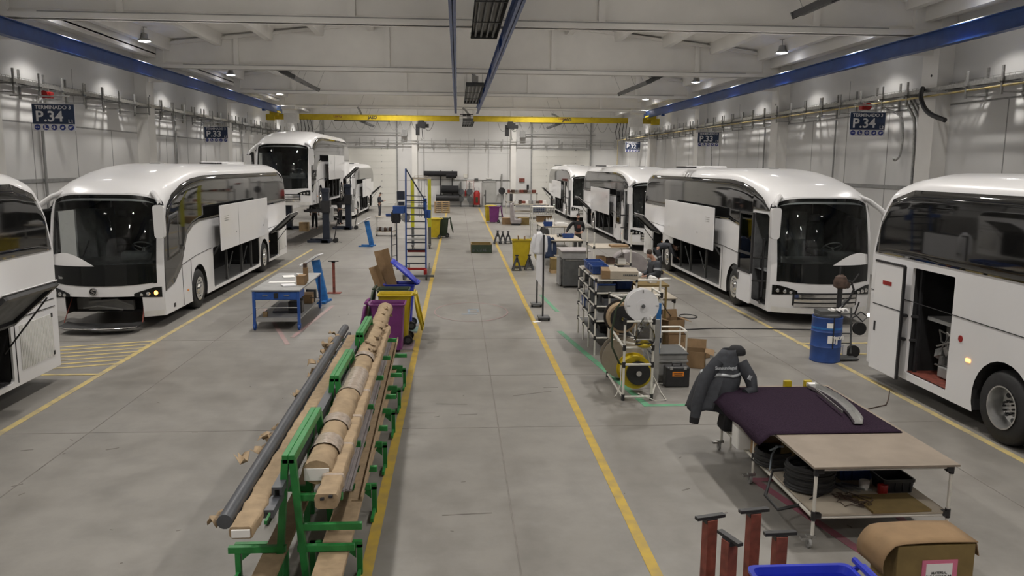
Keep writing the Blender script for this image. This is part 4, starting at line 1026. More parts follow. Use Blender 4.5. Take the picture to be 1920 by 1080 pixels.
bundle('trim_profile', (-1.785, 6.2, .945), (-1.82, 13.4, .96), circ(.03, 10), 'profile', 'thin slate grey profile between thick one and the kraft strip', 'profile', .02, G)
k1 = bundle('wrapped_profile', (-1.68, 6.0, .955), (-1.70, 13.0, .97), rrect(-.095, .095, -.05, .05, .03, 3), 'kraft', 'torn kraft wrapped profile beside the thick slate profile', 'profile', .07, G, seed=4)
b = MB(); b.box((-1.68, 5.985, .955), (.14, .02, .06)); b.build('end_label', 'paper', k1)
rnd = random.Random(9)
for q, (yy, nn) in enumerate(((6.6, 2), (7.6, 2), (8.5, 3), (10.0, 3), (11.2, 6), (12.2, 8), (12.9, 6))):
    b = MB()
    for _ in range(nn):
        x, y, z = -1.97 + rnd.uniform(-.08, .08), yy + rnd.uniform(-.3, .3), .95 + rnd.uniform(-.12, .14)
        r = [[(x + (i - 1) * .05 + rnd.uniform(-.02, .02), y + (j - 1.5) * .055 + rnd.uniform(-.02, .02), z + rnd.uniform(-.05, .05)) for i in range(3)] for j in range(4)]
        b.grid(r)
    each(b, 'torn_paper', 'kraft', k1, smooth=True, solid=.004)
for i, (x, z, y0) in enumerate(((-1.555, .94, 6.35), (-1.535, 1.03, 6.6))):
    bundle('trim_profile', (x, y0, z), (x - .02, 13.6, z + .02), [(-.045, -.03), (-.02, -.03), (-.02, .02), (.02, .02), (.02, -.03), (.045, -.03), (.045, .04), (-.045, .04)], 'profile', 'grooved slate profile lying against the top bar of the green rack' if i else 'lower grooved slate profile in the green rack', 'profile', 0, G, 4)
big = bundle('wrapped_profile', (-1.26, 6.95, 1.06), (-1.37, 15.2, 1.06), circ(.135, 16, .82), 'kraft', 'fat kraft paper wrapped bundle on top of the green rack', 'profile', .055, G, 90, 12)
for y0, l in ((7.4, .3), (8.1, .25), (9.3, 1.0), (11.0, .2)):
    c0 = Vector((-1.26, 6.95, 1.06)).lerp(Vector((-1.37, 15.2, 1.06)), (y0 - 6.95) / 8.25); bb = MB()
    bb.tube([c0 + Vector((-.11 / 8.25 * l * k / 8, l * k / 8, .004)) for k in range(9)], .146, 16, Matrix.Translation((0, 0, .19)) @ Matrix.Scale(.82, 4, (0, 0, 1)), cap=False); bb.build('film_wrap', 'film', big, smooth=True)
b = MB(); b.bx(-1.37, -1.15, 6.935, 6.95, .99, 1.10); b.build('end_label', 'paper', big)
rnd = random.Random(21)
for k in range(16):
    y = rnd.uniform(10.5, 15.0); a = rnd.uniform(-.3, 1.6); x = -1.27 - .11 * (y - 6.95) / 8.25 + .13 * math.cos(a); z = 1.06 + .115 * math.sin(a); b = MB()
    b.grid([[(x + rnd.uniform(-.05, .06) , y + i * .05 + rnd.uniform(-.02, .02), z + rnd.uniform(-.04, .05)) for j in range(3)] for i in range(4)]); b.build('torn_paper', 'kraft', big, smooth=True, solid=.004)
k2 = bundle('wrapped_profile', (-1.10, 6.45, 1.0), (-1.24, 13.6, .99), rrect(-.095, .095, -.065, .065, .035, 3), 'kraft', 'narrow kraft bundle with cut end beside the fat bundle', 'profile', .05, G, 80, 5)
for y0 in (6.9, 7.7, 8.6, 9.6):
    f_ = (y0 - 6.45) / 7.15; b = MB(); b.box((-1.10 - .14 * f_, y0, 1.0 - .0 * f_), (.205, .07, .142)); b.build('tape', 'film', k2, bevel=.03)
b = MB()
for dx, dz in ((-.03, .0), (.04, .02)): b.box((-1.10 + dx, 6.44, 1.03 + dz), (.03, .03, .02))
b.build('tear', 'void', k2)
for i in range(3):
    bundle('trim_strip', (-1.17 + .062 * i, 7.3 + .05 * i, .70 + .01 * (i == 1)), (-1.31 + .058 * i, 14.2, .70), [(-.03, -.012), (.03, -.012), (.03, .012), (.012, .012), (.012, .0), (-.012, .0), (-.012, .012), (-.03, .012)], 'lilac', ('pale grey trim strip resting on the rack arms next to the kraft bundles', 'middle pale grey trim strip on the rack arms', 'outermost pale grey trim strip on the rack arms')[i], 'trim strip', 0, G, 3)
bundle('cardboard_tube', (-.945, 7.2, .69), (-1.11, 14.2, .69), [(-.05, -.02), (.05, -.02), (.05, .03), (.035, .03), (.035, -.005), (-.05, -.005)], 'kraft', 'long folded cardboard sleeve at the aisle edge of the green rack', 'cardboard', .02, G, 20)
bundle('long_carton', (-1.09, 5.2, .358), (-1.16, 13.4, .358), rrect(-.13, .13, -.026, .026, .012, 2), 'kraft', 'long flat carton on the low feet of the green rack, aisle side', 'box', .004, G, 12)
bundle('long_carton', (-1.62, 5.2, .358), (-1.66, 12.0, .358), rrect(-.10, .10, -.026, .026, .012, 2), 'kraft', 'long flat carton on the low feet of the green rack, side of the slate profiles', 'box', .01, G, 12)
# ---------------------------------------------------------------- blue work cart and its load
t = thing('work_cart', (-4.12, 19.75, 0), 'blue steel work cart with drawers by the front of the lowered grille coach', 'cart')
hw, hl = .50, 1.40
b = MB(); b.bx(-hw - .05, hw + .05, -hl - .05, hl + .05, .90, .94); b.build('worktop', 'grey', t, bevel=.008)
for x in (-hw, hw):
    for y in (-hl, hl):
        b = MB(); b.bx(x - .03, x + .03, y - .03, y + .03, .14, .90); b.build('leg', 'cartblue', t)
        b = MB(); b.lathe([(.05, -.02), (.07, -.018), (.07, .018), (.05, .02)], (x, y, .07), 'x', 16); b.bx(x - .04, x + .04, y - .04, y + .04, .12, .15); b.bx(x - .035, x - .027, y - .04, y + .04, .05, .14); b.bx(x + .027, x + .035, y - .04, y + .04, .05, .14); b.build('caster', 'cartblue', t, smooth=30)
b = MB(); b.bx(-hw, hw, -hl, hl, .22, .26); b.bx(-hw, hw, -hl - .02, -hl, .20, .28); b.build('lower_shelf', 'grey', t)
b = MB(); b.bx(-hw, hw, -hl - .01, -.7, .70, .90); b.build('drawer_unit', 'cartblue', t)
for x in (-.24, .24):
    b = MB(); b.bx(x - .22, x + .22, -hl - .025, -hl - .008, .715, .885); d = b.build('drawer', 'cartblue', t, bevel=.005)
    b = MB(); b.bx(x - .06, x + .06, -hl - .04, -hl - .024, .80, .815); b.build('drawer_pull', 'steel', d)
b = MB(); b.bx(-.05, .05, -hl - .032, -hl - .02, .74, .86); b.build('drawer_lock', 'blackp', t)
b = MB(); b.tube([(-hw, -hl, .52), (hw, -hl, .52)], .012, 6); b.build('rail', 'steel', t)
b = MB(); b.box((hw + .12, -.5, .78), (.22, .12, .05)); b.box((hw + .22, -.5, .70), (.05, .1, .2)); b.tube([(hw + .2, -.5, .5), (hw + .2, -.5, .66)], .012, 6); b.tube([(hw + .1, -.5, .60), (hw + .3, -.5, .60)], .012, 6); b.build('vice', 'blackp', t)
def sm(name, bld, m, lab, cat, group=None, **k): return tag(bld.build(name, m, **k), lab, cat, group)
b = MB(); b.box((-4.25, 20.4, .955), (.28, .40, .02), (0, 0, .3)); sm('paper_folder', b, 'paper', 'white folder lying open on the blue work cart', 'paper')
b = MB(); b.box((-4.02, 20.75, .96), (.20, .25, .02), (0, .15, .5)); sm('paper_sheet', b, 'paper', 'small white sheet beside the folder on the blue work cart', 'paper')
b = MB(); b.box((-4.22, 19.5, .946), (.62, .20, .008), (0, 0, .06)); sm('paper_strip', b, 'paper', 'long white paper strip across the blue work cart', 'paper')
b = MB(); b.box((-3.95, 18.9, .96), (.3, .3, .03), (0, 0, .4)); sm('paper_sheet', b, 'signwhite', 'crumpled pale sheet near the drawers of the blue work cart', 'paper')
b = MB(); b.bx(-3.78, -3.60, 19.0, 19.35, .94, 1.16); b.bx(-3.74, -3.64, 19.6, 19.75, .94, 1.28); o = sm('carton', b, 'card', 'open beige carton standing at the aisle edge of the blue work cart', 'box')
b = MB(); b.box((-3.70, 19.68, 1.3), (.08, .12, .16)); b.build('bottle_top', 'brown', o)
b = MB(); b.box((-4.15, 19.7, .285), (.55, 1.2, .05), (0, 0, .08)); sm('steel_plate', b, 'profile', 'dark steel plate on the lower shelf of the blue work cart', 'plate')
b = MB(); b.box((-3.85, 19.2, .40), (.32, .3, .28)); o = sm('power_tool', b, 'blackp', 'black power unit on the lower shelf of the blue work cart', 'tool', bevel=.02); b = MB(); b.lathe([(.13, 0), (.13, .3)], (-3.85, 19.48, .26), 'z', 16); b.build('motor_housing', 'blackp', o, smooth=40)
b = MB(); b.box((-4.45, 18.65, .30), (.10, .07, .15)); sm('wood_block', b, 'wood', 'small pale wooden block at the corner of the lower cart shelf', 'block')
b = MB(); b.box((-3.9, 20.6, .38), (.45, .5, .22)); sm('carton', b, 'card', 'flat cardboard box at the far end of the lower cart shelf', 'box')
# easels
def easel(x, y, lab, rz=0):
    t = thing('display_stand', (x, y, 0), lab, 'stand', 'tilted blue display stands', rz)
    b = MB(); T = Matrix.Translation((0, 0, 0)) @ Matrix.Rotation(R(-11), 4, 'Y')
    b.bx(-.10, .12, -.05, .05, .0, 1.18, T); b.build('post', 'easelblue', t, bevel=.008)
    b = MB(); b.bx(-.55, .12, -.30, -.24, 0, .05); b.bx(-.55, .12, .24, .30, 0, .05); b.bx(-.02, .10, -.30, .30, 0, .06); b.build('base', 'easelblue', t)
    b = MB(); b.box((-.33, 0, 1.17), (.62, .46, .03), (0, R(-32), 0)); p = b.build('tray', 'signwhite', t)
    b = MB(); b.box((-.34, 0, 1.20), (.45, .34, .012), (0, R(-32), 0)); b.box((-.58, 0, 1.04), (.03, .46, .06), (0, R(-32), 0)); b.build('document', 'paper', p)
easel(-3.66, 22.1, 'tilted blue stand with document tray behind the blue work cart', R(-8))
easel(-3.95, 37.3, 'tilted blue stand with document tray beside the cluttered trolley', R(-8))
def tstand(x, y, h, lab, name='support_stand', rz=0, tilt=0, w_=.28, m='oxide', plate=True, r_=.045):
    t = thing(name, (x, y, 0), lab, 'stand', 'rust red support stands', rz)
    b = MB(); b.bx(-r_, r_, -r_, r_, .012 if plate else 0, h - .03); b.build('post', m, t)
    if plate: b = MB(); b.bx(-.2, .2, -.16, .16, 0, .015); b.build('base_plate', m, t)
    b = MB(); b.box((0, 0, h - .012), (w_, .05, .026), (0, tilt, 0)); b.box((0, 0, h - .04), (.10, .07, .04)); b.build('head', 'blackp' if m == 'oxide' else m, t)
    return t
tstand(-3.63, 23.68, .96, 'slim rust red stand standing alone on the floor near the blue stand', w_=.30, r_=.035)
# ---------------------------------------------------------------- column lifts
def lift(x, y, sg, lab):
    t = thing('column_lift', (x, y, 0), lab, 'vehicle lift', 'column lifts under the raised coach')
    b = MB(); b.bx(-.16, .16, -.17, .17, 0, 2.56); b.bx(-.19, .19, -.20, .20, 2.40, 2.60); b.build('column', 'navyp', t, bevel=.015)
    b = MB()
    for yy in (-.45, .39): b.bx(*sorted((sg * .12, -sg * .86)), yy, yy + .08, .03, .15)
    b.bx(-.2, .2, -.45, .47, .03, .16); b.build('base', 'navyp', t)
    b = MB(); b.bx(-.22, .22, -.24, .24, 1.45, 2.0)
    b.build('carriage', 'blackp', t)
    b = MB()
    for yy in (-.42, .34): b.bx(*sorted((-sg * .16, -sg * .98)), yy, yy + .08, 1.47, 1.60)
    each(b, 'fork', 'blackp', t)
    b = MB(); b.bx(*sorted((sg * .16, sg * .34)), -.16, .16, 1.0, 1.7); b.build('control_box', 'grey', t, bevel=.01)
    b = MB(); b.box((sg * .10, -.172, 1.75), (.1, .01, .18)); b.build('label_plate', 'paper', t)
    b = MB(); b.tube([(sg * .35, 0, .15), (sg * .5, 0, .9), (sg * .55, 0, 1.15), (sg * .35, 0, 1.25)], .025, 6); b.tube([(sg * .55, -.2, 1.15), (sg * .55, .2, 1.15)], .02, 6); b.build('tow_handle', 'blackp', t)
    for yy in (-.14, .14):
        b = MB(); b.lathe([(.07, -.03), (.11, -.025), (.11, .025), (.07, .03)], (sg * .42, yy, .11), 'y', 16); b.build('wheel', 'black', t, smooth=30)
    b = MB(); b.tube([(sg * (.45 + .3 * math.cos(a * .35)), -.3 + .1 * a, .02 + .01 * (a % 2)) for a in range(14)], .012, 5); b.build('cable', 'blackp', t)
lift(-6.28, 39.1, 1, 'dark navy column lift at the aisle side front wheel of the raised coach'); lift(-6.28, 47.0, 1, 'dark navy column lift at the aisle side rear wheel of the raised coach')
lift(-9.62, 46.9, -1, 'dark navy column lift on the wall side of the raised coach, rear'); lift(-9.62, 40.2, -1, 'dark navy column lift on the wall side of the raised coach, front')
b = MB(); b.bx(-8.8, -8.3, 45.4, 45.8, 0.001, .5); sm('waste_bucket', b, 'wood', 'brown box on the floor under the raised coach', 'box')
# cluttered trolley
t = thing('parts_trolley', (-3.78, 42.9, 0), 'cluttered white trolley with blue tray beside the far blue stand', 'trolley')
for x in (-.5, .5):
    for y in (-.3, .3):
        b = MB(); b.tube([(x, y, .1), (x, y, 1.02 if x < 0 else 1.72)], .016, 6); b.build('leg', 'offwhite', t); b = MB(); b.lathe([(.05, -.015), (.05, .015)], (x, y, .05), 'x', 12); b.build('caster', 'black', t)
b = MB(); b.bx(-.54, .54, -.34, .34, .20, .24); b.build('lower_shelf', 'board', t); b = MB(); b.bx(-.54, .54, -.34, .34, 1.0, 1.03); b.build('upper_shelf', 'board', t)
b = MB(); b.tube([(.5, -.3, 1.72), (.5, .3, 1.72)], .016, 6); b.tube([(.1, .3, 1.7), (.5, .3, 1.7)], .012, 6); b.build('top_rail', 'offwhite', t)
b = MB(); b.taper((-3.6, 42.75, 1.03), (.30, .2), (.34, .24), .14); sm('parts_tray', b, 'bcrate', 'blue parts tray on the cluttered trolley', 'tray')
rnd = random.Random(2)
for k in range(6):
    b = MB(); x, y = -4.2 + .13 * k, 42.75 + rnd.uniform(-.05, .2); b.lathe([(.05, 0), (.09, .05), (.10, .12), (.06, .2), (.02, .22)], (x, y, .24), 'z', 10, None); sm('machine_part', b, 'brown' if k % 2 else 'grey', ('rusty brown' if k % 2 else 'grey') + ' machine part on the cluttered trolley, %s from the blue stand' % ORD[k], 'part', 'parts pile on the cluttered trolley', smooth=True)
def coat(x, y, z, h, m, lab, w_=.42, d_=.22, rz=0, name='jacket'):
    t = thing(name, (x, y, z), lab, 'jacket', None, rz); b = MB(); rows = []; rnd = random.Random(int(h * 100) + int(x * 10))
    for i in range(9):
        f = i / 8; wv = w_ * (.25 + .75 * min(1, f * 3)) * (1 + .12 * f); n = 14
        rows.append([(wv / 2 * math.cos(2 * PI * k / n) * (1 + .14 * math.sin(k * 2.6) * f), d_ / 2 * (.5 + .6 * f) * math.sin(2 * PI * k / n) * (1 + .2 * math.sin(k * 3.1 + 1) * f), -h * f) for k in range(n + 1)])
    b.grid(rows); b.build('body', m, t, smooth=True, solid=.01)
    for s in (-1, 1):
        b = MB(); b.tube([(s * w_ * .30, 0, -.08), (s * w_ * .50, -.02, -h * .3), (s * w_ * .56, -.03, -h * .62), (s * w_ * .54, -.02, -h * .9)], [.06, .065, .06, .055], 8); b.build('sleeve', m, t, smooth=True)
    return t
coat(-3.22, 42.5, 1.45, .75, 'blackcloth', 'black jacket hanging on the cluttered trolley', .36, .25)
# mobile stair
t = thing('mobile_stair', (-1.40, 27.3, 0), 'navy blue mobile stair with red base bar standing on the aisle line', 'ladder')
b = MB(); b.tube([(-.34, -.1, .16), (-.34, .3, 3.62)], .03, 6); b.build('stringer', 'navyp' if False else 'blue', t)
b = MB(); b.tube([(.33, -.1, .16), (.33, .2, 2.50)], .03, 6); b.build('stringer', 'blue', t)
b = MB(); b.tube([(-.34, .3, 3.62), (.36, .25, 2.46)], .025, 6); b.build('handrail', 'navyp', t)
for k in range(10):
    z = .42 + .235 * k; y = -.07 + .028 * k; b = MB(); b.bx(-.34, .33, y, y + .18, z, z + .03); b.build('tread', 'navyp', t)
for z in (2.72, 2.5, 2.3): b = MB(); b.tube([(-.34, .25, z), (.33, .25, z - .02)], .014, 6); b.build('rung', 'navyp', t)
b = MB(); b.bx(-.30, .30, .0, .6, 1.22, 1.26); b.build('platform', 'grey', t)
for z, y in ((.30, -.4), (.85, .1)): b = MB(); b.bx(-.30, .33, y - .03, y + .03, z - .04, z + .04); b.build('base_bar', 'red', t)
b = MB(); b.bx(.28, .38, -.75, -.35, .12, .30); b.build('base_bar', 'red', t)
b = MB(); b.bx(-.4, .62, -1.0, -.9, .10, .17); b.bx(-.4, -.34, -1.0, 2.2, .10, .16); b.bx(.34, .40, -1.0, 2.2, .10, .16); b.build('base_frame', 'dgrey', t)
for x, y in ((-.37, -.95), (.37, -.95), (-.37, 2.1), (.37, 2.1)):
    b = MB(); b.lathe([(.06, -.025), (.09, -.02), (.09, .02), (.06, .025)], (x, y, .09), 'x', 14); b.build('caster', 'black', t, smooth=30)
b = MB()
for x, y, z in ((-.95, 1.6, 1.55), (-.72, .9, 1.75)): b.tube([(x, y, .1), (x, y, z)], .022, 6)
for z in (.5, .9, 1.4): b.tube([(-.95, 1.6, z), (-.72, .9, z + .1)], .01, 5)
b.tube([(-.95, 1.6, .14), (-.4, 1.6, .14)], .02, 6); b.tube([(-.72, .9, .14), (-.4, .9, .14)], .02, 6); b.build('side_guard', 'navyp', t)
b = MB(); b.box((-.52, .35, 2.72), (.26, .22, .30)); b.box((-.5, .35, 2.45), (.2, .2, .12)); b.build('winch_box', 'navyp', t, bevel=.01)
b = MB(); b.box((-.58, .35, 2.24), (.42, .24, .26)); b.build('motor_box', 'blue', t, bevel=.02)
b = MB(); b.lathe([(.16, -.02), (.16, .02), (.03, .03)], (-.36, .2, 1.98), 'y', 20); b.build('hand_wheel', 'steel', t)
b = MB(); b.box((.30, .28, 2.42), (.12, .14, .42)); b.box((.38, .28, 2.1), (.22, .2, .28)); b.build('bracket_box', 'blue', t, bevel=.01)
# lemon gantry
t = thing('lifting_gantry', (-1.64, 36.6, 0), 'tall lemon yellow lifting gantry on casters beyond the mobile stair', 'gantry')
for x in (-.38, .38):
    b = MB(); b.bx(x - .075, x + .075, -.07, .07, .95, 3.1); b.build('post', 'ylemon', t); b = MB(); b.bx(x - .06, x + .06, -.06, .06, .1, .95); b.bx(x - .05, x + .05, -.45, .45, .1, .18); b.build('foot', 'dgrey', t)
    for y in (-.42, .42): b = MB(); b.lathe([(.06, -.02), (.06, .02)], (x, y, .06), 'x', 12); b.build('caster', 'black', t)
b = MB(); b.bx(-.46, .46, -.05, .05, 3.1, 3.18); b.tube([(-.3, 0, 3.18), (-.3, 0, 3.24), (.0, 0, 3.26), (.35, 0, 3.22)], .015, 6); b.build('top_beam', 'board', t)
b = MB()
for x in (-.08, .02): b.tube([(x, 0, 3.1), (x, 0, 1.4)], .012, 5)
b.box((-.03, 0, 1.5), (.3, .04, .06)); b.build('lifting_chain', 'steel', t)
# end wall: rolls, pallets, reels, extinguisher trolley
for k, (z, x0, x1, r_) in enumerate(((2.92, -2.95, .0, .23), (1.55, -1.4, .1, .34), (2.85, -1.0, -.1, .2), (.8, -1.9, .15, .3))):
    b = MB(); b.tube([(x0, YB - .42 - .1 * (k == 2), z - (.1 if k == 2 else 0)), (x1, YB - .42 - .1 * (k == 2), z - (.1 if k == 2 else 0))], r_, 18); sm('material_roll', b, 'blackcloth' if k < 3 else 'blackp', ('long black fabric roll on the top wall bracket', 'black fabric roll on the lower wall bracket', 'short black roll in front on the top wall bracket', 'dark grey roll behind the pallet stack')[k], 'roll', 'fabric rolls on the end wall', smooth=30)
b = MB()
for z in (2.66, 1.18):
    for x in (-1.5, -.45): b.bx(x - .04, x + .04, YB - .75, YB, z - .05, z + .0)
b.bx(-.49, -.41, YB - .12, YB - .04, .8, 3.2); b.bx(-1.54, -1.46, YB - .12, YB - .04, .8, 3.2); sm('wall_bracket', b, 'blackp', 'black wall bracket carrying fabric rolls', 'bracket')
for k in range(6):
    t = thing('pallet', (-1.2, 63.4, k * .145), ('bottom', 'second lowest', 'third lowest', 'third highest', 'second highest', 'topmost')[k] + ' pine pallet in the stack before the end wall', 'pallet', 'pallets in the stack') if k == 0 else dup(t, (-1.2, 63.4, k * .145), None, ('bottom', 'second lowest', 'third lowest', 'third highest', 'second highest', 'topmost')[k] + ' pine pallet in the stack before the end wall')
    if k == 0:
        b = MB()
        for j in range(7): b.bx(-.6, .6, -.4 + j * .118, -.4 + j * .118 + .09, .122, .144)
        b.build('deck_boards', 'wood', t)
        for x in (-.55, 0, .55):
            for y in (-.35, 0, .35): b = MB(); b.bx(x - .05, x + .05, y - .05, y + .05, .022, .1); b.build('block', 'wood', t)
        b = MB()
        for x in (-.55, 0, .55): b.bx(x - .05, x + .05, -.4, .4, .1, .122)
        for y in (-.35, 0, .35): b.bx(-.6, .6, y - .05, y + .05, 0, .022)
        b.build('stringer_boards', 'wood', t)
for x, lab in ((.62, 'grey cable reel unit on the end wall, the one nearer the rolls'), (1.38, 'grey cable reel unit on the end wall, the one nearer the extinguisher')):
    t = thing('cable_reel', (x - .3, YB - .35, 1.35), lab, 'reel', 'cable reels on the end wall')
    b = MB(); b.lathe([(.27, -.08), (.27, -.05), (.15, -.04), (.15, .04), (.27, .05), (.27, .08)], (0, 0, 0), 'y', 20); b.build('spool', 'profile', t, smooth=30)
    b = MB(); b.lathe([(.25, -.08), (.25, -.05), (.12, -.04), (.12, .04), (.25, .05), (.25, .08)], (0, 0, -.65), 'y', 20); b.build('spool', 'dgrey', t, smooth=30)
    b = MB(); b.bx(-.03, .03, .08, .34, -1.35, .9); b.tube([(0, 0, .2), (0, 0, .8)], .02, 6); b.build('post', 'dgrey', t)
t = thing('extinguisher_trolley', (1.72, YB - .5, 0), 'red wheeled fire extinguisher against the end wall', 'extinguisher')
b = MB(); b.lathe([(.26, .2), (.28, .25), (.28, 1.25), (.2, 1.42), (.06, 1.48)], (0, 0, 0), 'z', 20); b.build('cylinder', 'red', t, smooth=True)
b = MB(); b.lathe([(.1, -.03), (.15, -.03), (.15, .03), (.1, .03)], (.28, .1, .15), 'x', 14); b.lathe([(.1, -.03), (.15, -.03), (.15, .03), (.1, .03)], (-.28, .1, .15), 'x', 14); b.build('wheel', 'black', t)
b = MB(); b.tube([(-.2, .2, .2), (-.2, .25, 1.7), (.2, .25, 1.7), (.2, .2, .2)], .02, 6); b.build('handle', 'dgrey', t); b = MB(); b.bx(-.1, .1, -.29, -.27, .4, .9); b.build('label_plate', 'gbin', t)
t = thing('fire_extinguisher', (.92 - .2, YB - .2, .95), 'small red fire extinguisher hung on the end wall', 'extinguisher')
b = MB(); b.lathe([(.08, 0), (.085, .05), (.085, .4), (.04, .5), (.03, .54)], (0, 0, 0), 'z', 14); b.build('cylinder', 'red', t, smooth=True); b = MB(); b.box((0, 0, .58), (.06, .12, .06)); b.tube([(.03, 0, .55), (.12, -.02, .4), (.1, -.03, .1)], .015, 5); b.build('valve', 'blackp', t)
t = thing('wall_sign', (1.15, YB - .02, 1.98), 'white notice with red frame on the end wall', 'sign')
b = MB(); b.bx(-.33, .33, -.02, 0, -.42, .42); b.build('board', 'paper', t); b = MB()
for a in ((-.33, .33, .40, .42), (-.33, .33, -.42, -.40), (-.33, -.31, -.42, .42), (.31, .33, -.42, .42), (-.25, .25, .28, .30), (-.25, .25, .1, .11), (-.25, .25, -.05, -.04), (-.25, .25, -.2, -.19)): b.bx(a[0], a[1], -.026, -.02, a[2], a[3])
b.build('printed_frame', 'red', t)
for x, z, w_, h_, m, lab in ((1.72, 2.42, .32, .22, 'dgrey', 'small dark plate on the end wall above the extinguisher'), (5.78, 2.40, .5, .34, 'oxide', 'dark red plate on the end wall next to the grey door'), (6.32, 1.75, .2, .5, 'blackp', 'black switch box on the end wall by the sectional door'), (.75, 2.75, .32, .35, 'offwhite', 'beige socket box at the foot of a wall conduit'), (2.85, 2.55, .5, .14, 'whitedull', 'white emergency light over the grey door')):
    b = MB(); b.box((x - .03, YB - .06, z), (w_, .1, h_)); sm('wall_plate' if m != 'whitedull' else 'emergency_light', b, m, lab, 'wall box', bevel=.01)
# ---------------------------------------------------------------- carpet bench
def pipe_table(name, loc, x0, x1, ys, ztop, zlow, lab, cat, toplab=None, dolly=True, m='offwhite', board='ply', r_=.018):
    t = thing(name, loc, lab, cat)
    b = MB(); b.bx(x0 - .05, x1 + .05, ys[0] - .06, ys[-1] + .05, ztop - .02, ztop); b.build('tabletop', board, t)
    if zlow: b = MB(); b.bx(x0 + .01, x1 - .01, ys[0] - .02, ys[-1] + .02, zlow - .02, zlow); b.build('lower_shelf', 'board', t)
    for x in (x0, x1):
        for y in ys:
            b = MB(); b.tube([(x, y, .12 if dolly else 0), (x, y, ztop - .02)], r_, 8); l = b.build('leg', m, t, smooth=True)
            b = MB()
            for z in [ztop - .06] + ([zlow - .02] if zlow else []): b.tube([(x, y, z - .05), (x, y, z + .045)], r_ + .009, 8); b.bx(x - .06 if x > x0 else x, x if x > x0 else x + .07, y - .026, y + .026, z - .025, z + .025)
            each(b, 'joint', 'blackp', l)
            if dolly:
                b = MB(); b.lathe([(.035, -.016), (.05, -.014), (.05, .014), (.035, .016)], (x - .03, y + .0, .052), 'x', 16); b.build('caster', 'grey', t, smooth=30)
                b = MB(); b.bx(x - .06, x + .03, y - .02, y + .02, .10, .135); b.bx(x - .055, x - .048, y - .02, y + .02, .05, .12); b.bx(x - .012, x - .005, y - .02, y + .02, .05, .12); b.bx(x - .12, x - .05, y - .03, y + .03, .09, .115); b.build('caster_fork', 'steel', t)
    b = MB()
    for z in [ztop - .045] + ([zlow - .04] if zlow else []):
        for x in (x0, x1): b.tube([(x, ys[0], z), (x, ys[-1], z)], r_, 8)
        for y in (ys[0], ys[-1]): b.tube([(x0, y, z), (x1, y, z)], r_, 8)
    b.build('rail', m, t, smooth=True)
    return t
BX, BY = 4.26, 8.8
pipe_table('work_bench', (BX, BY, 0), -.70, .70, (-1.40, .25, 1.42), .87, .36, 'long white pipe work bench half covered by plum carpet', 'bench')
rows = []; rnd = random.Random(6)
for j in range(21):
    y = 8.30 + 1.86 * j / 20; r = []
    for i in range(25):
        x = 3.30 + 1.65 * i / 24; ov = max(0, 3.46 - x); z = .880 - ov * .8 - .3 * ov * math.sin(j * .7) * .3
        r.append((x + (.12 * ov if ov else 0), y, z + (rnd.uniform(0, .003))))
    rows.append(r)
b = MB(); b.grid(rows); sm('carpet', b, 'carpet', 'plum carpet piece laid over the far half of the long work bench', 'carpet', smooth=True, solid=.008)
t = thing('metal_profile', (4.60, 9.32, .885), 'curved aluminium profile lying on the plum carpet', 'profile')
b = MB(); N_ = 16; ra = []
for sec in ([(-.055, .0), (.055, .0), (.055, .006), (-.055, .006)], [(.049, .0), (.055, .0), (.055, .07), (.049, .07)], [(-.055, 0), (-.049, 0), (-.049, .04), (-.055, .04)]):
    rws = []
    for i in range(N_ + 1):
        f = i / N_; y = -.78 + 1.52 * f; x = .02 + .15 * math.sin(f * PI * .5) - .14 * (f - .45) ** 2 * 2; a = .12
        rws.append([(x + q[0], y, q[1] + .015) for q in sec + sec[:1]])
    b.grid(rws)
b.build('channel', 'alu', t)
b = MB(); b.box((-.02, .0, .055), (.014, .9, .035), (0, 0, -.10)); b.build('insert', 'steel', t); b = MB(); b.box((.12, .77, .04), (.13, .1, .05)); b.build('end_cap', 'paper', t)
for x, lab in ((4.42, 'yellow block at the far edge of the carpet, the one away from the profile'), (4.70, 'yellow block at the far edge of the carpet, beside the profile')):
    b = MB(); b.box((x, 10.2, .915), (.10, .06, .09), (0, 0, .05)); sm('foam_block', b, 'ybin', lab, 'block', 'yellow blocks on the bench', bevel=.006)
# jacket draped over the corner
t = thing('work_jacket', (3.44, 10.20, -.06), 'charcoal work jacket with reflective bands draped over the bench corner', 'jacket')
def surf(rows, m, name, par, solid=.012, smooth=True): b = MB(); b.grid(rows); return b.build(name, m, par, smooth=smooth, solid=solid)
def jacket_rows(n=15, mm=26):
    rows = []
    for j in range(n):
        f = j / (n - 1); z = 1.46 - .78 * f; w_ = (.09 + .17 * min(1, f * 2.2) + .05 * f); d_ = (.08 + .14 * min(1, f * 1.8) + .02 * f); cx = .16 - .26 * f; cy = .0 - .06 * f
        rows.append([(cx + w_ * math.cos(2 * PI * k / mm) * (1 + .05 * math.sin(k * 1.9 + j * .4) * f), cy + d_ * math.sin(2 * PI * k / mm) * (1 + .12 * math.sin(k * 2.4 + .5) * f), z + .03 * math.sin(k * 1.1) * f) for k in range(mm + 1)])
    return rows
jr = jacket_rows(); jb = surf(jr, 'overall', 'body', t)
def band(rws, off): return [[(x + (x - .05) * off, y + (y + .02) * off, z) for x, y, z in r] for r in rws]
q = jr[5:7]; surf(band([[Vector(a).lerp(Vector(c), .2) for a, c in zip(q[0], q[1])], [Vector(a).lerp(Vector(c), .85) for a, c in zip(q[0], q[1])]], .06), 'reflect', 'reflective_band', t)
b = MB(); b.tube([(-.02, -.1, 1.32), (-.20, -.16, 1.10), (-.30, -.20, .80), (-.34, -.22, .56)], [.085, .09, .078, .062], 12); b.build('sleeve', 'overall', t, smooth=True)
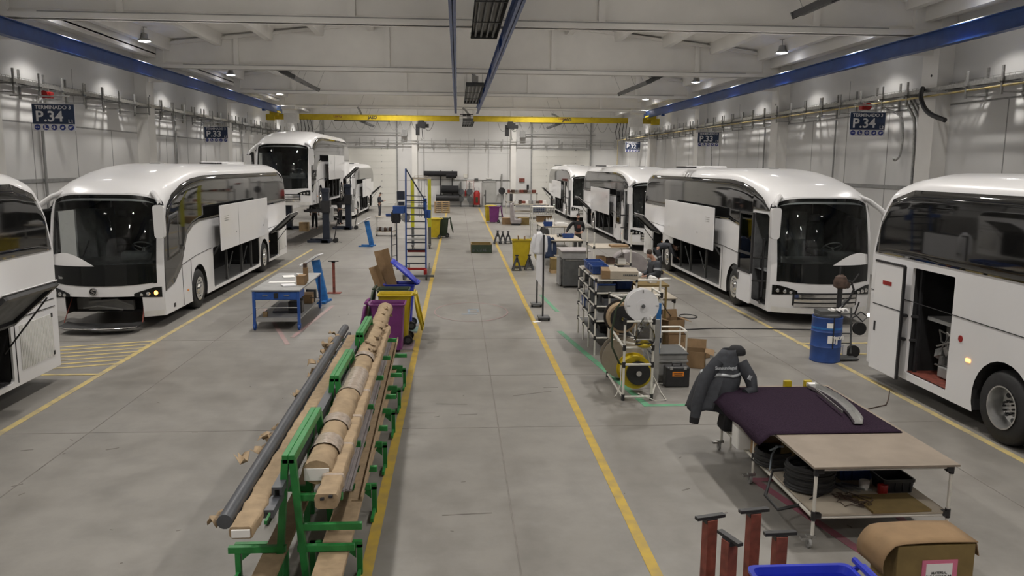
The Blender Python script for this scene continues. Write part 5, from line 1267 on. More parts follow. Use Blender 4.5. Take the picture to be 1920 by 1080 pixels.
b = MB(); b.tube([(-.335, -.218, .60), (-.345, -.222, .52)], [.068, .06], 12); b.build('cuff', 'blackcloth', t, smooth=True)
b = MB(); b.tube([(.30, -.08, 1.30), (.40, -.18, 1.10), (.42, -.22, .96), (.30, -.28, .93)], [.08, .085, .075, .06], 12); b.build('sleeve', 'overall', t, smooth=True)
b = MB(); b.box((.385, -.245, 1.12), (.10, .02, .06), (0, .5, .3)); b.build('sleeve_tape', 'reflect', t)
b = MB(); b.lathe([(.12, 0), (.125, .02), (.115, .07), (.07, .11), (.01, .12)], (.27, .04, 1.38), 'z', 18, None); b.build('collar', 'blackcloth', t, smooth=40)
text('lettering', 'Sunsundegui', .058, 'reflect', t, (.045, -.235, 1.26), (R(80), 0, R(2)), .002)
b = MB(); b.tube([(.28, .10, .05), (.28, .10, 1.35)], .015, 8); b.build('pole', 'offwhite', t)
# things under the bench
def coil(name, x, y, z, r0, n, rr, m, lab, seed=1, tail=None):
    rnd = random.Random(seed); pts = []
    for k in range(n * 20):
        a = 2 * PI * k / 20; rad = r0 + rr * .6 * math.sin(k * .21) + rnd.uniform(-.004, .004); pts.append((x + rad * math.cos(a), y + rad * math.sin(a), z + rr + (k / 20) * rr * 1.25))
    if tail: pts += tail
    b = MB(); b.tube(pts, rr, 6); return sm(name, b, m, lab, 'cable', smooth=True)
coil('cable_coil', 3.80, 8.05, .36, .24, 11, .019, 'black', 'big coil of black cable hanging over the lower bench shelf', 3, [(3.45, 8.2, .5), (3.30, 8.0, .3), (3.34, 7.75, .25), (3.6, 7.7, .33), (3.95, 7.9, .40), (4.05, 8.1, .39)])
coil('cable_coil', 3.68, 8.75, .36, .20, 8, .017, 'black', 'second coil of black cable in front of the cartons under the bench', 4)
b = MB(); b.tube([(3.55, 8.55, .60), (3.6, 8.45, .68), (3.68, 8.5, .66), (3.65, 8.62, .62), (3.55, 8.5, .55), (3.5, 8.4, .42)], .012, 6); sm('blue_cable', b, 'bline', 'light blue cable end on top of the second black coil', 'cable', smooth=True)
t = thing('canister', (3.52, 9.35, .36), 'white plastic canister with blue cap under the plum carpet', 'canister')
b = MB(); b.prism(rrect(-.10, .10, -.12, .12, .03, 3), lambda a, c: (a, c, 0), lambda a, c: (a, c, .33)); b.build('body', 'whitedull', t, smooth=40, bevel=.02); b = MB(); b.lathe([(.03, .33), (.03, .37), (.0, .37)], (-.03, .06, 0), 'z', 12); b.build('cap', 'bcrate', t)
for x, y, dx, dy, dz, m, lab in ((3.72, 9.05, .34, .2, .20, 'card', 'low cardboard box behind the white canister under the bench'), (3.98, 8.72, .34, .3, .36, 'card2', 'tall ochre cardboard box in the middle of the lower bench shelf'), (4.2, 8.7, .12, .3, .42, 'offwhite', 'pale upright panel beside the ochre box under the bench')):
    b = MB(); b.bx(x - dx / 2, x + dx / 2, y - dy / 2, y + dy / 2, .36, .36 + dz); sm('carton', b, m, lab, 'box', bevel=.006)
b = MB(); b.taper((3.62, 10.0, .36), (.36, .3), (.26, .2), .46); sm('black_bag', b, 'blackcloth', 'black bag hanging under the carpet at the far bench corner', 'bag', bevel=.05)
def crate(name, x, y, z, dx, dy, h, m, lab, cat='crate', rz=0, group=None):
    t = thing(name, (x, y, z), lab, cat, group, rz); b = MB()
    o = rrect(-dx / 2, dx / 2, -dy / 2, dy / 2, .025, 2); k = .92
    ring = lambda s, zz: [(p[0] * s, p[1] * s, zz) for p in o]
    rs = [ring(k, 0), ring(1, h), ring(1.05, h), ring(1.05, h - .02), ring(1.0, h - .02), ring(.98, h), ring(.95, h), ring(k * .95, .02)]
    rs = [ring(k, 0), ring(.99, h - .03), ring(1.05, h - .03), ring(1.05, h), ring(.95, h), ring(k * .95, .015)]
    for a, c in zip(rs, rs[1:]): n = len(a); b.add(a + c, [(i, (i + 1) % n, n + (i + 1) % n, n + i) for i in range(n)])
    b.add(rs[0], [tuple(range(len(o)))]); b.add(rs[-1], [tuple(range(len(o)))]); b.build('body', m, t)
    b = MB()
    for s in (-1, 1): b.box((s * dx * .5, 0, h * .6), (.025, dy * .4, .05))
    for k_ in range(4): b.box((-dx * .36 + k_ * dx * .24, -dy * .49, h * .5), (.012, .02, h * .8))
    each(b, 'rib', m, t); return t
crate('storage_bin', 4.70, 8.0, .36, .34, .30, .15, 'blackp', 'black plastic bin near the brown mat under the bench'); crate('storage_bin', 4.42, 8.35, .36, .40, .26, .20, 'bcrate', 'dark blue bin behind the black bin under the bench')
b = MB(); b.box((4.46, 7.58, .374), (.62, .42, .022), (0, 0, .04)); sm('brown_mat', b, 'card2', 'brown sheet lying at the near end of the lower bench shelf', 'sheet')
for x, y, m, lab in ((4.38, 7.98, 'whitedull', 'small pale tub with red base beside the black bin'), (4.52, 7.86, 'red', 'small red tin in front of the black bin')):
    b = MB(); b.lathe([(.05, 0), (.055, .09), (.05, .10), (0, .10)], (x, y, .36), 'z', 14); sm('tub', b, m, lab, 'tub', smooth=40)
for k in range(5):
    b = MB(); b.box((4.1 + .06 * k, 8.0 + .03 * (k % 2), .375), (.03, .26, .02), (0, 0, .4 + .12 * k)); sm('metal_strip', b, 'steel', '%s short metal strip from the black coil under the carpet bench' % ORD[k], 'strip', 'metal strips under the bench')
rnd = random.Random(5); b = MB()
pts = [(4.0 + .10 * math.cos(k * .55) + rnd.uniform(-.05, .05) + .003 * k, 7.65 + .13 * math.sin(k * .5) + rnd.uniform(-.05, .05), .37 + .0006 * k) for k in range(60)]; b.tube(pts, .005, 5); sm('loose_wire', b, 'brown', 'tangle of thin wire beside the brown sheet', 'wire', smooth=True)
# rust red stands, blue bin and big carton in front
for x, y, h, rz, lab in ((2.07, 6.12, .96, .25, 'rust red stand with long thin head, furthest from the bench'), (2.12, 5.78, .94, 1.9, 'rust red stand with thick black head turned sideways, in front of the thin headed one'), (2.46, 6.18, .98, .15, 'rust red stand with hooked black head, nearest the carpet bench'), (2.53, 5.8, .96, .05, 'rust red stand with wide black head behind the open blue bin')):
    tstand(x, y, h, lab, rz=rz, w_=.26)
b3 = bin_(2.36, 4.80, R(-90), 'bbin', 'cobalt blue wheelie bin open at the bottom edge of the photo', lid='none', liner='bbin', h=1.06)
t = thing('big_carton', (3.93, 6.15, 0), 'big ochre cardboard box with pink and white label on its front', 'box', None, R(2)); H_ = .73
b = MB(); b.bx(-.34, .34, -.19, .19, 0, H_); b.build('body', 'card2', t, bevel=.006)
b = MB(); rws = []
for j in range(13):
    f = j / 12
    if f < .55: u, z = .35 - .70 * f / .55, H_ + .012 + .012 * math.sin(f * 5)
    else: a = (f - .55) / .45; u, z = -.35 - .12 * math.sin(a * 2.0), H_ + .015 - .25 * a ** 1.3
    rws.append([(u, y_, z + .005) for y_ in (-.20, -.1, 0, .1, .20)])
b.grid(rws); b.build('top_flap', 'card', t, smooth=True, solid=.008)
b = MB(); b.grid([[(.345, -.19, H_), (.345, .19, H_)], [(.39, -.17, H_ - .12), (.39, .19, H_ - .14)]]); b.build('side_flap', 'card', t, solid=.008)
b = MB(); b.bx(-.12, .19, -.196, -.190, .31, .60); lb = b.build('label_card', 'pink', t)
b = MB(); b.bx(-.085, .145, -.199, -.1955, .35, .57); b.build('label_sheet', 'paper', lb)
text('lettering', 'MATERIAL\nPARA COLOCAR\nALCYBRES', .030, 'ink', lb, (.03, -.2005, .46), (R(90), 0, 0), .0006, .0005)
# ---------------------------------------------------------------- reel rack
t = thing('reel_rack', (2.95, 13.3, 0), 'narrow white pipe rack carrying cable reels inside the green outline', 'rack')
def rod(pts, par, name='tube', m='offwhite', r_=.02): b = MB(); b.tube(pts, r_, 8); return b.build(name, m, par, smooth=True)
ox, oy = 2.95, 13.3
fr = [(-.26, -.76), (.21, -.76), (-.24, .70), (.70, .70)]
for i, (x, y) in enumerate(fr):
    l = rod([(x, y, .03), (x, y, 1.33 if i < 2 else 1.56)], t, 'post'); b = MB()
    for z in ((1.31, .88, .60, .06) if i < 2 else (1.50, 1.2, .68, .06)): b.tube([(x, y, z - .045), (x, y, z + .045)], .029, 8)
    b.tube([(x, y, 0), (x, y, .04)], .03, 8); each(b, 'joint', 'blackp', l)
for z in (1.31, .88, .60, .06): rod([(-.26, -.76, z), (.21, -.76, z)], t, 'cross_bar')
for z in (1.50, .68): rod([(-.24, .70, z), (.70, .70, z)], t, 'cross_bar')
rod([(-.24, .70, 1.52), (.21, -.10, 1.40), (.21, -.76, 1.31)], t, 'side_bar'); rod([(-.26, -.76, .06), (-.24, .70, .06)], t, 'side_bar'); rod([(.21, -.76, .06), (.70, .70, .06)], t, 'side_bar'); rod([(-.26, -.76, .88), (-.24, .70, .95)], t, 'side_bar'); rod([(.2, -.76, .88), (-.2, .7, .70)], t, 'side_bar'); rod([(.70, .70, 1.52), (.70, 1.4, 1.52)], t, 'side_bar'); rod([(.70, 1.4, 0), (.70, 1.4, 1.52)], t, 'post')
b = MB(); b.bx(.52, .60, .30, .34, .50, 1.42, Matrix.Rotation(.0, 4, 'X')); b.build('blue_strip', 'easelblue', t)
b = MB(); b.bx(.40, .50, -.05, 0, .10, 1.2); b.build('grey_panel', 'grey', t)
def reel(x, y, z, r0, w_, m_fl, m_in, lab, rh=.09, tilt=0, fr=1.):
    t = thing('cable_reel', (x, y, z), lab, 'reel', 'cable reels in the white pipe rack'); t.rotation_euler = (0, 0, tilt)
    b = MB(); b.lathe([(r0 * fr, -w_ / 2 - .012), (r0 * fr, -w_ / 2), (r0 * .1, -w_ / 2), (r0 * .1, -w_ / 2 - .012)], (0, 0, 0), 'y', 40); b.build('front_flange', m_fl, t, smooth=30)
    b = MB(); b.lathe([(r0, w_ / 2 + .012), (r0, w_ / 2), (r0 * .1, w_ / 2), (r0 * .1, w_ / 2 + .012)], (0, 0, 0), 'y', 40); b.build('rear_flange', m_fl, t, smooth=30)
    b = MB(); b.lathe([(r0 * .86, -w_ / 2), (r0 * .88, -w_ / 4), (r0 * .85, 0), (r0 * .88, w_ / 4), (r0 * .86, w_ / 2)], (0, 0, 0), 'y', 36); b.build('wound_cable', m_in, t, smooth=True)
    b = MB(); b.lathe([(rh, -w_ / 2 - .018), (rh, -w_ / 2 - .010)], (0, 0, 0), 'y', 24); h = b.build('hub_plate', m_fl, t)
    b = MB(); b.lathe([(.032, -w_ / 2 - .06), (.032, w_ / 2 + .05)], (0, 0, 0), 'y', 14); b.build('spindle', 'chrome', t, smooth=30)
    return t
w_ = reel(3.02, 12.85, 1.53, .27, .16, 'signwhite', 'whitedull', 'large white cable reel at the top of the pipe rack', .105)
b = MB()
for a in (0, 90, 180, 270): b.box((.235 * math.cos(R(a)), -.096, .235 * math.sin(R(a))), (.05 if a % 180 == 0 else .016, .008, .016 if a % 180 == 0 else .05))
b.build('clip', 'grey', w_)
reel(2.86, 13.65, 1.17, .30, .20, 'blackp', 'kraft', 'cream and black cable reel behind the white reel', .07, fr=.72)
reel(2.92, 13.85, .42, .37, .22, 'board', 'black', 'big beige reel with black front disc low in the pipe rack', .08)
t = reel(2.98, 13.05, .37, .28, .26, 'ybin', 'ybin', 'yellow reel low at the front of the pipe rack', .08)
b = MB(); b.lathe([(.20, -.20), (.20, -.145), (.03, -.145)], (.03, 0, 0), 'y', 32); b.build('black_disc', 'blackp', t, smooth=30)
b = MB(); b.lathe([(.05, -.215), (.045, -.23), (0, -.23)], (.03, 0, 0), 'y', 16); b.build('silver_hub', 'chrome', t, smooth=30)
b = MB(); rws = []; rnd = random.Random(8)
for j in range(10):
    f = j / 9; rr = [.02, .05, .08, .12, .15, .16, .16, .155, .13, .05][j]; rws.append([(2.99 + rr * math.cos(2 * PI * k / 14) * (1 + rnd.uniform(-.15, .15)), 12.45 + rr * .6 * math.sin(2 * PI * k / 14) * (1 + rnd.uniform(-.15, .15)), 1.40 - .50 * f) for k in range(15)])
b.grid(rws); t = sm('plastic_bag', b, 'clear', 'clear plastic bag of parts hanging on the front of the pipe rack', 'bag', smooth=False)
b = MB(); b.lathe([(.10, 0), (.12, .04), (.05, .10)], (2.99, 12.45, .92), 'z', 10); b.build('yellow_part', 'ybin', t); b = MB(); b.tube([(2.99 + .14 * math.cos(k), 12.45 + .09 * math.sin(k), .93 + .01 * k) for k in range(8)], .014, 5); b.build('black_part', 'black', t)
b = MB(); P_ = [(2.98, 13.0, 1.70), (2.78, 12.95, 1.66), (2.62, 12.95, 1.45), (2.56, 12.95, 1.1), (2.57, 12.95, .8), (2.70, 12.95, .52), (2.86, 13.0, .44)]; b.tube(P_, .017, 8); sm('cable_loop', b, 'gbin', 'thick dark olive cable bowed around the left of the pipe rack', 'cable', smooth=True)
b = MB(); b.tube([(2.72, 12.9, .5), (2.70, 12.8, .2), (2.62, 12.75, .03), (2.58, 12.7, .02)], .009, 6); b.tube([(2.95, 12.6, .10), (3.2, 12.4, .03), (3.4, 12.5, .02), (3.42, 12.9, .02), (3.3, 13.1, .3), (3.1, 12.7, .8)], .007, 6); sm('loose_cable', b, 'offwhite', 'thin pale cable trailing onto the floor from the pipe rack', 'cable', smooth=True)
# ---------------------------------------------------------------- parts shelving
t = thing('parts_rack', (3.15, 16.8, 0), 'white pipe parts rack with sloping shelves and blue crates, behind the reels', 'rack')
X0, X1, Y0, Y1 = -.40, .42, -1.13, 1.1
for x in (X0, X1):
    for y in (Y0, -.38, .36, Y1):
        l = rod([(x, y, 0), (x, y, 1.56)], t, 'post', r_=.018); b = MB()
        for z in (1.53, 1.27, 1.0, .70, .36): b.tube([(x, y, z - .04), (x, y, z + .04)], .027, 8)
        each(b, 'joint', 'blackp', l)
for z in (1.53, 1.27, 1.0, .70, .36):
    b = MB(); b.bx(X0, X1, Y0, Y1, z - .012, z); b.build('shelf', 'board' if z > 1.4 else 'dgrey', t)
    b = MB()
    for x in (X0, X1): b.tube([(x, Y0, z), (x, Y1, z)], .018, 8)
    for y in (Y0, Y1): b.tube([(X0, y, z), (X1, y, z)], .018, 8)
    b.build('rail', 'offwhite', t, smooth=True)
rod([(X0 + .82, Y0, 1.53), (X0 + 1.3, Y0, 1.53)], t, 'arm'); rod([(X0 + 1.3, Y0, 0), (X0 + 1.3, Y0, 1.53)], t, 'post')
G2 = 'blue crates on the parts rack'
crate('parts_crate', 2.98, 16.75, 1.55, .34, .55, .17, 'bcrate', 'blue crate on the top shelf of the parts rack, aisle side', group=G2); crate('parts_crate', 3.0, 17.45, 1.55, .36, .5, .17, 'bcrate', 'blue crate at the far end of the top rack shelf', group=G2)
crate('parts_crate', 2.98, 15.95, 1.29, .36, .40, .16, 'bcrate', 'blue crate with clear bags under the top rack shelf', group=G2); crate('parts_crate', 3.40, 16.3, 1.29, .34, .5, .16, 'bcrate', 'blue crate behind the one with clear bags', group=G2); crate('parts_crate', 2.96, 17.5, .72, .36, .4, .18, 'bcrate', 'blue crate low at the far end of the parts rack', group=G2)
b = MB(); rnd = random.Random(3)
for k in range(5): b.lathe([(.02, 0), (.07, .03), (.06, .08), (.01, .10)], (2.88 + .05 * k, 15.9 + .05 * (k % 3), 1.40), 'z', 8)
sm('plastic_bags', b, 'foil', 'clear bags heaped in the blue crate under the top shelf', 'bags', smooth=True)
t = thing('carton', (3.28, 16.0, 1.55), 'long pale printed carton on the top rack shelf beside the blue crates', 'box', None, R(-8)); b = MB(); b.bx(-.36, .36, -.32, .32, 0, .16); b.build('body', 'board', t, bevel=.005); b = MB(); b.bx(-.365, -.2, -.323, .323, -.0, .163); b.build('brown_end', 'card', t); b = MB()
for k in range(8): b.bx(.06 + k * .035, .085 + k * .035, -.324, -.32, .07, .10)
b.build('printed_marks', 'dgrey', t)
for k in range(14):
    z = (1.28, 1.01, .71, .37)[k % 4]; y = 15.85 + .43 * (k // 3); m = ('dgrey', 'blackp', 'grey', 'profile')[(k * 3) % 4]
    b = MB(); b.box((2.98 + .12 * (k % 2), y, z + .07), (.34, .30, .12 + .02 * (k % 3)))
    sm('parts_box', b, m, {'dgrey': 'dark grey', 'blackp': 'black', 'grey': 'light grey', 'profile': 'slate grey'}[m] + ' box on the %s shelf of the parts rack, %s from the reels' % (('second', 'third', 'fourth', 'lowest')[k % 4], ORD[k // 3]), 'box', 'parts boxes on the lower rack shelves', bevel=.01)
b = MB(); b.bx(3.02, 3.22, 15.55, 15.8, .37, .72); sm('carton', b, 'card', 'small brown carton standing low at the near end of the parts rack', 'box', bevel=.005)
# bench with the bent worker
pipe_table('assembly_bench', (4.22, 18.9, 0), -.55, .42, (-2.2, 0, .9), 1.0, None, 'white pipe assembly bench in front of the stooping worker', 'bench', dolly=False, board='board')
b = MB(); b.tube([(3.52 + .15 * math.cos(2 * PI * k / 20), 15.9 + .15 * math.sin(2 * PI * k / 20), 1.62) for k in range(20)], .055, 10, closed=True); sm('tape_roll', b, 'paper', 'white roll lying behind the big white reel', 'roll', smooth=True)
b = MB(); b.box((4.02, 16.2, 1.46), (.16, .16, .16), (.2, .3, .4)); sm('paper_bag', b, 'paper', 'crumpled white bag beside the white roll on the bench', 'bag', bevel=.03)
b = MB(); b.bx(3.62, 4.3, 15.9, 16.5, 1.36, 1.40); b.bx(3.63, 3.67, 15.92, 15.96, 0, 1.36); b.bx(4.22, 4.26, 15.92, 15.96, 0, 1.36); b.bx(3.63, 3.67, 16.4, 16.44, 0, 1.36); b.bx(4.22, 4.26, 16.4, 16.44, 0, 1.36); sm('side_table', b, 'card2', 'small brown topped table behind the white reel', 'table')
for k in range(4): b = MB(); b.tube([(3.7 + .1 * k, 18.3 + .2 * k, 1.02), (4.05 + .05 * k, 18.5 + .1 * k, 1.03)], .012, 6); sm('hand_tool', b, ('ybin', 'red', 'steel', 'blackp')[k], ('yellow', 'red', 'steel', 'black')[k] + ' hand tool on the bench of the stooping worker', 'tool')
# tall white shelf behind
t = thing('white_shelf', (4.32, 22.7, 0), 'tall white pipe shelf with three boards behind the parts rack', 'shelf')
for x, y in ((-.52, -.6), (.52, -.6), (-.52, .6), (.52, .6)):
    l = rod([(x, y, 0), (x, y, 1.95)], t, 'post', r_=.022); b = MB()
    for z in (1.52, 1.05, .72): b.tube([(x, y, z - .04), (x, y, z + .04)], .03, 8)
    each(b, 'joint', 'blackp', l)
for z in (1.52, 1.05, .72): b = MB(); b.bx(-.54, .54, -.62, .62, z - .02, z); b.build('board', 'board', t)
b = MB(); b.box((4.55, 22.4, 1.55), (.5, .4, .05)); sm('flat_carton', b, 'card', 'flat beige carton on the top board of the tall white shelf', 'box')
for k, (x, m) in enumerate(((4.05, 'card'), (4.3, 'brown'), (4.62, 'whitedull'), (4.12, 'paper'))): z = 1.05 if k < 3 else .72; b = MB(); b.bx(x - .12, x + .12, 22.2, 22.55, z, z + (.2, .16, .14, .2)[k]); sm('parts_box', b, m, ('brown carton on the middle board of the tall white shelf', 'dark brown box on the middle board of the tall white shelf', 'white tray on the middle board of the tall white shelf', 'white box on the low board of the tall white shelf')[k], 'box', bevel=.01)
for k in range(3): b = MB(); b.bx(4.35 + .17 * k, 4.49 + .17 * k, 22.15, 22.5, .72, .90); sm('storage_tray', b, 'teal', '%s pale green tray from the white box on the tall white shelf' % ORD[k], 'tray', 'pale green drawers on the tall white shelf')
# dark cabinet
t = thing('tool_cabinet', (3.62, 25.1, 0), 'dark grey tool cabinet with pale top beside the white shelf', 'cabinet')
b = MB(); b.bx(-.34, .36, -.50, .55, .06, .92); b.build('body', 'dgrey', t, bevel=.01); b = MB(); b.bx(-.42, .50, -.56, .6, 1.14, 1.17); b.build('worktop', 'lilac', t); b = MB(); b.bx(-.38, .42, -.52, .58, .92, 1.14); b.build('upper_box', 'grey', t); b = MB(); b.bx(-.28, .30, -.515, -.50, .86, .89); b.build('door_pull', 'steel', t); b = MB(); b.bx(-.42, -.36, -.2, .55, .05, .86); b.build('side_panel', 'grey', t)
for x in (-.3, .3):
    for y in (-.45, .5): b = MB(); b.bx(x - .03, x + .03, y - .03, y + .03, 0, .06); b.build('foot', 'blackp', t)
b = MB(); b.bx(3.3, 3.6, 28.0, 28.5, .12, .52); sm('carton', b, 'card2', 'ochre carton on a small pallet behind the dark cabinet', 'box'); b = MB()
for k in range(3): b.bx(3.28, 3.62, 27.98 + .2 * k, 28.08 + .2 * k, 0, .12)
b.bx(3.28, 3.62, 27.98, 28.52, .10, .12); sm('small_pallet', b, 'wood', 'small pallet under the ochre carton behind the cabinet', 'pallet')
# notice stand with shirt
t = thing('notice_stand', (2.12, 20.4, 0), 'thin black stand with white notice board hung with a white shirt', 'stand')
for y in (-.95, .95): rod([(-.02 if y < 0 else .02, y, .06), (-.02 if y < 0 else .02, y, 2.10)], t, 'post', 'blackp', .022)
b = MB(); b.bx(-.012, .012, -.92, .92, .75, 2.05); b.build('board', 'signwhite', t)
for y in (-.95, .95):
    b = MB(); b.bx(-.14, .14, y - .2, y + .2, .06, .09); b.build('foot', 'dgrey', t)
    for x in (-.12, .12): b = MB(); b.lathe([(.05, -.02), (.05, .02)], (x, y - .12, .05), 'x', 12); b.build('caster', 'black', t)
rod([(0, -.95, 2.08), (0, .95, 2.08)], t, 'top_bar', 'blackp', .02)
coat(2.02, 19.7, 2.16, .55, 'signwhite', 'white shirt hanging at the near post of the notice stand', .26, .3)
b = MB(); b.box((1.92, 19.15, .006), (.2, .12, .008), (0, 0, .5)); sm('paper_sheet', b, 'paper', 'white paper lying on the floor beside the notice stand', 'paper')
# axle stands
def axle(x, y, lab, s=1.): 
    t = thing('axle_stand', (x, y, 0), lab, 'axle stand', 'black axle stands'); b = MB()
    for a in range(4):
        c_, s_ = math.cos(PI / 4 + a * PI / 2), math.sin(PI / 4 + a * PI / 2); b.tube([(.20 * s * c_, .20 * s * s_, .0), (.06 * s * c_, .06 * s * s_, .38 * s)], [.055 * s, .035 * s], 4)
    b.build('leg_frame', 'blackp', t); b = MB(); b.lathe([(.05 * s, .3 * s), (.05 * s, .46 * s), (.03 * s, .48 * s), (.03 * s, .52 * s)], (0, 0, 0), 'z', 12); b.box((0, 0, .54 * s), (.12 * s, .05, .05)); b.build('column', 'blackp', t, smooth=40); b = MB(); b.bx(-.15 * s, .15 * s, -.15 * s, .15 * s, .08, .10); b.build('brace', 'blackp', t); return t
axle(2.14, 28.8, 'black axle stand before the yellow bin, the one nearer the aisle line'); axle(2.60, 28.9, 'black axle stand before the yellow bin, the one nearer the notice stand')
axle(1.93, 38.6, 'black axle stand in the trio on the aisle line, the nearest to the open crate', 1.15); axle(2.18, 38.7, 'middle black axle stand of the trio on the aisle line', 1.05); axle(2.45, 38.8, 'black axle stand in the trio, furthest from the open crate', 1.05)
t = thing('floor_crate', (1.03, 35.0, 0), 'open wooden crate standing alone in the middle of the aisle', 'crate'); b = MB()
for x0, x1, y0, y1 in ((-.45, .45, -.55, -.51), (-.45, .45, .51, .55), (-.45, -.41, -.55, .55), (.41, .45, -.55, .55)): b.bx(x0, x1, y0, y1, .0, .38)
b.bx(-.45, .45, -.55, .55, .02, .05); b.build('body', 'card2', t); b = MB(); b.bx(-.44, .44, -.56, -.548, .02, .36); b.build('front_panel', 'gbin', t)
rnd = random.Random(12); b = MB()
for k in range(14): b.grid([[(-.4 + .06 * k + rnd.uniform(-.03, .05), -.565 + rnd.uniform(-.01, .01), .05 + .07 * (i + j) + rnd.uniform(-.03, .05)) for i in range(2)] for j in range(2)])
b.build('peeling_film', 'profile', t, solid=.004)
# far benches and seats
pipe_table('far_bench', (4.55, 37.5, 0), -.7, .6, (-.9, .9), 1.0, .45, 'white pipe bench with bottles beyond the yellow bin', 'bench', dolly=False, board='board')
for k in range(5): b = MB(); b.lathe([(.05, 0), (.05, .22), (.02, .28), (.02, .32)], (4.1 + .1 * k, 37.6 + .1 * (k % 2), 1.0), 'z', 10); sm('bottle', b, 'blackp' if k == 0 else 'whitedull', 'black bottle among the white ones on the far bench' if k == 0 else '%s white bottle from the black one on the far bench' % ORD[k - 1], 'bottle', 'bottles on the far bench', smooth=True)
crate('parts_tray', 4.15, 36.75, 1.0, .4, .3, .2, 'bcrate', 'small blue tray before the bottles on the far bench', 'tray')
b = MB(); b.bx(4.5, 5.1, 36.8, 37.3, 1.0, 1.12); b.bx(4.6, 4.95, 36.85, 37.2, 1.12, 1.16); sm('carton', b, 'paper', 'pale open box beside the small blue tray', 'box')
pipe_table('near_bench', (4.2, 31.6, 0), -.6, .55, (-1.3, 1.2), .95, .4, 'white pipe bench with tools beside the worker in black hoodie', 'bench', dolly=False, board='board')
crate('parts_tray', 4.35, 31.4, .95, .45, .3, .16, 'bcrate', 'blue tray with tools on the bench by the hoodie worker', 'tray')
for k in range(6): b = MB(); b.box((4.0 + .1 * k, 31.8 + .06 * (k % 3), 1.0), (.06, .2, .1), (.3, .2 * k, .5 * k)); sm('power_tool', b, 'blackp', '%s dark power tool on the bench, counted towards the hoodie worker' % ORD[k], 'tool', 'power tools by the hoodie worker', bevel=.01)
coat(3.42, 30.4, 1.12, .85, 'navy', 'navy jacket hanging off the bench by the hoodie worker', .55, .3)
coat(3.95, 36.5, 1.0, .8, 'darkcloth', 'grey jacket hanging off the far bench with bottles', .35, .25)
t = thing('white_rack', (4.5, 42.6, 0), 'white pipe rack with wire basket beyond the far bench', 'rack')
for x, y in ((-.58, -.6), (.58, -.6), (-.58, .6), (.58, .6)): rod([(x, y, 0), (x, y, 1.62)], t, 'post', r_=.022)
for z in (1.6, 1.2, .8): b = MB(); b.bx(-.58, .58, -.6, .6, z - .02, z); b.build('board', 'offwhite', t)
b = MB()
for k in range(12): b.bx(-.56 + .1 * k, -.54 + .1 * k, -.62, -.6, 1.22, 1.58)
for z in (1.3, 1.4, 1.5): b.bx(-.58, .58, -.62, -.6, z, z + .02)
b.build('basket', 'steel', t)
b = MB(); b.bx(4.2, 5.0, 42.2, 42.9, .8, 1.1); sm('carton', b, 'card', 'brown carton on the white rack under the basket', 'box')
t = thing('passenger_chair', (3.72, 50.6, 0), 'grey coach seat wrapped in film standing on the floor', 'seat', None, R(-100))
b = MB(); b.prism([(-.35, .1), (.3, .1), (.32, .42), (-.1, .40), (-.22, 1.35), (-.42, 1.38), (-.40, .5)], lambda a, c: (-.24, a, c), lambda a, c: (.24, a, c)); b.build('shell', 'lilac', t, bevel=.06, smooth=60); b = MB(); b.bx(-.2, .2, -.3, .25, 0, .1); b.build('base', 'blackp', t); b = MB(); b.bx(-.20, .20, -.3, -.16, 1.32, 1.42); b.build('headrest', 'lilac', t, bevel=.03)
for x, y, d, m, lab in ((3.2, 51.4, .42, 'card', 'brown carton at the aisle side of the wrapped seat'), (4.2, 51.2, .45, 'card2', 'ochre carton behind the wrapped seat')): b = MB(); b.bx(x - .35, x + .35, y - .3, y + .3, 0, d); sm('carton', b, m, lab, 'box', bevel=.01)
pipe_table('end_bench', (5.0, 57.5, 0), -1.0, 1.4, (-.8, .8), 1.0, .5, 'cluttered white pipe bench near the end wall', 'bench', dolly=False, board='board')
rnd = random.Random(14)
for k in range(9): m = ('foil', 'brown', 'oxide', 'paper', 'grey')[k % 5]; b = MB(); b.box((4.2 + .25 * k, 57.4 + rnd.uniform(-.3, .3), 1.0 + .14), (.22, .22, .28 * rnd.uniform(.5, 1.1)), (0, 0, k)); sm('parts_box', b, m, {'foil': 'shiny wrapped part', 'brown': 'dark brown part', 'oxide': 'dark red part', 'paper': 'white part', 'grey': 'grey part'}[m] + ' on the cluttered end bench, %s from the aisle' % ORD[k], 'part', 'parts on the end bench', bevel=.02)
b = MB(); b.bx(5.3, 6.2, 56.5, 56.9, 0.5, .95); sm('navy_cover', b, 'navy', 'navy cloth cover hanging on the end bench', 'cloth', bevel=.05)
pipe_table('end_shelf', (4.6, 63, 0), -.8, 1.6, (-.4, .4), 1.6, .9, 'cluttered shelf in front of the end wall with red parts', 'shelf', dolly=False, board='board')
for k in range(7): m = ('oxide', 'brown', 'grey')[k % 3]; b = MB(); b.box((4.0 + .33 * k, 63, 1.6 + .12), (.2, .3, .24), (0, 0, .3 * k)); sm('parts_box', b, m, {'oxide': 'dark red', 'brown': 'dark brown', 'grey': 'grey'}[m] + ' box on the shelf before the end wall, %s from the grey door' % ORD[k], 'box', 'boxes on the end shelf', bevel=.02)
t = thing('wheeled_stand', (2.6, 57.2, 0), 'dark wheeled grey frame standing before the grey door', 'frame')
for x in (-.62, .55): b = MB(); b.bx(x - .04, x + .04, -.04, .04, .08, 1.98 if x < 0 else 1.1); b.build('post', 'dgrey', t); b = MB(); b.lathe([(.05, -.02), (.08, -.02), (.08, .02), (.05, .02)], (x, -.1, .08), 'x', 12); b.build('caster', 'black', t)
b = MB(); b.bx(-.62, .55, -.03, .03, 1.0, 1.08); b.bx(-.62, .55, -.2, .2, .10, .16); b.build('cross_bar', 'dgrey', t)
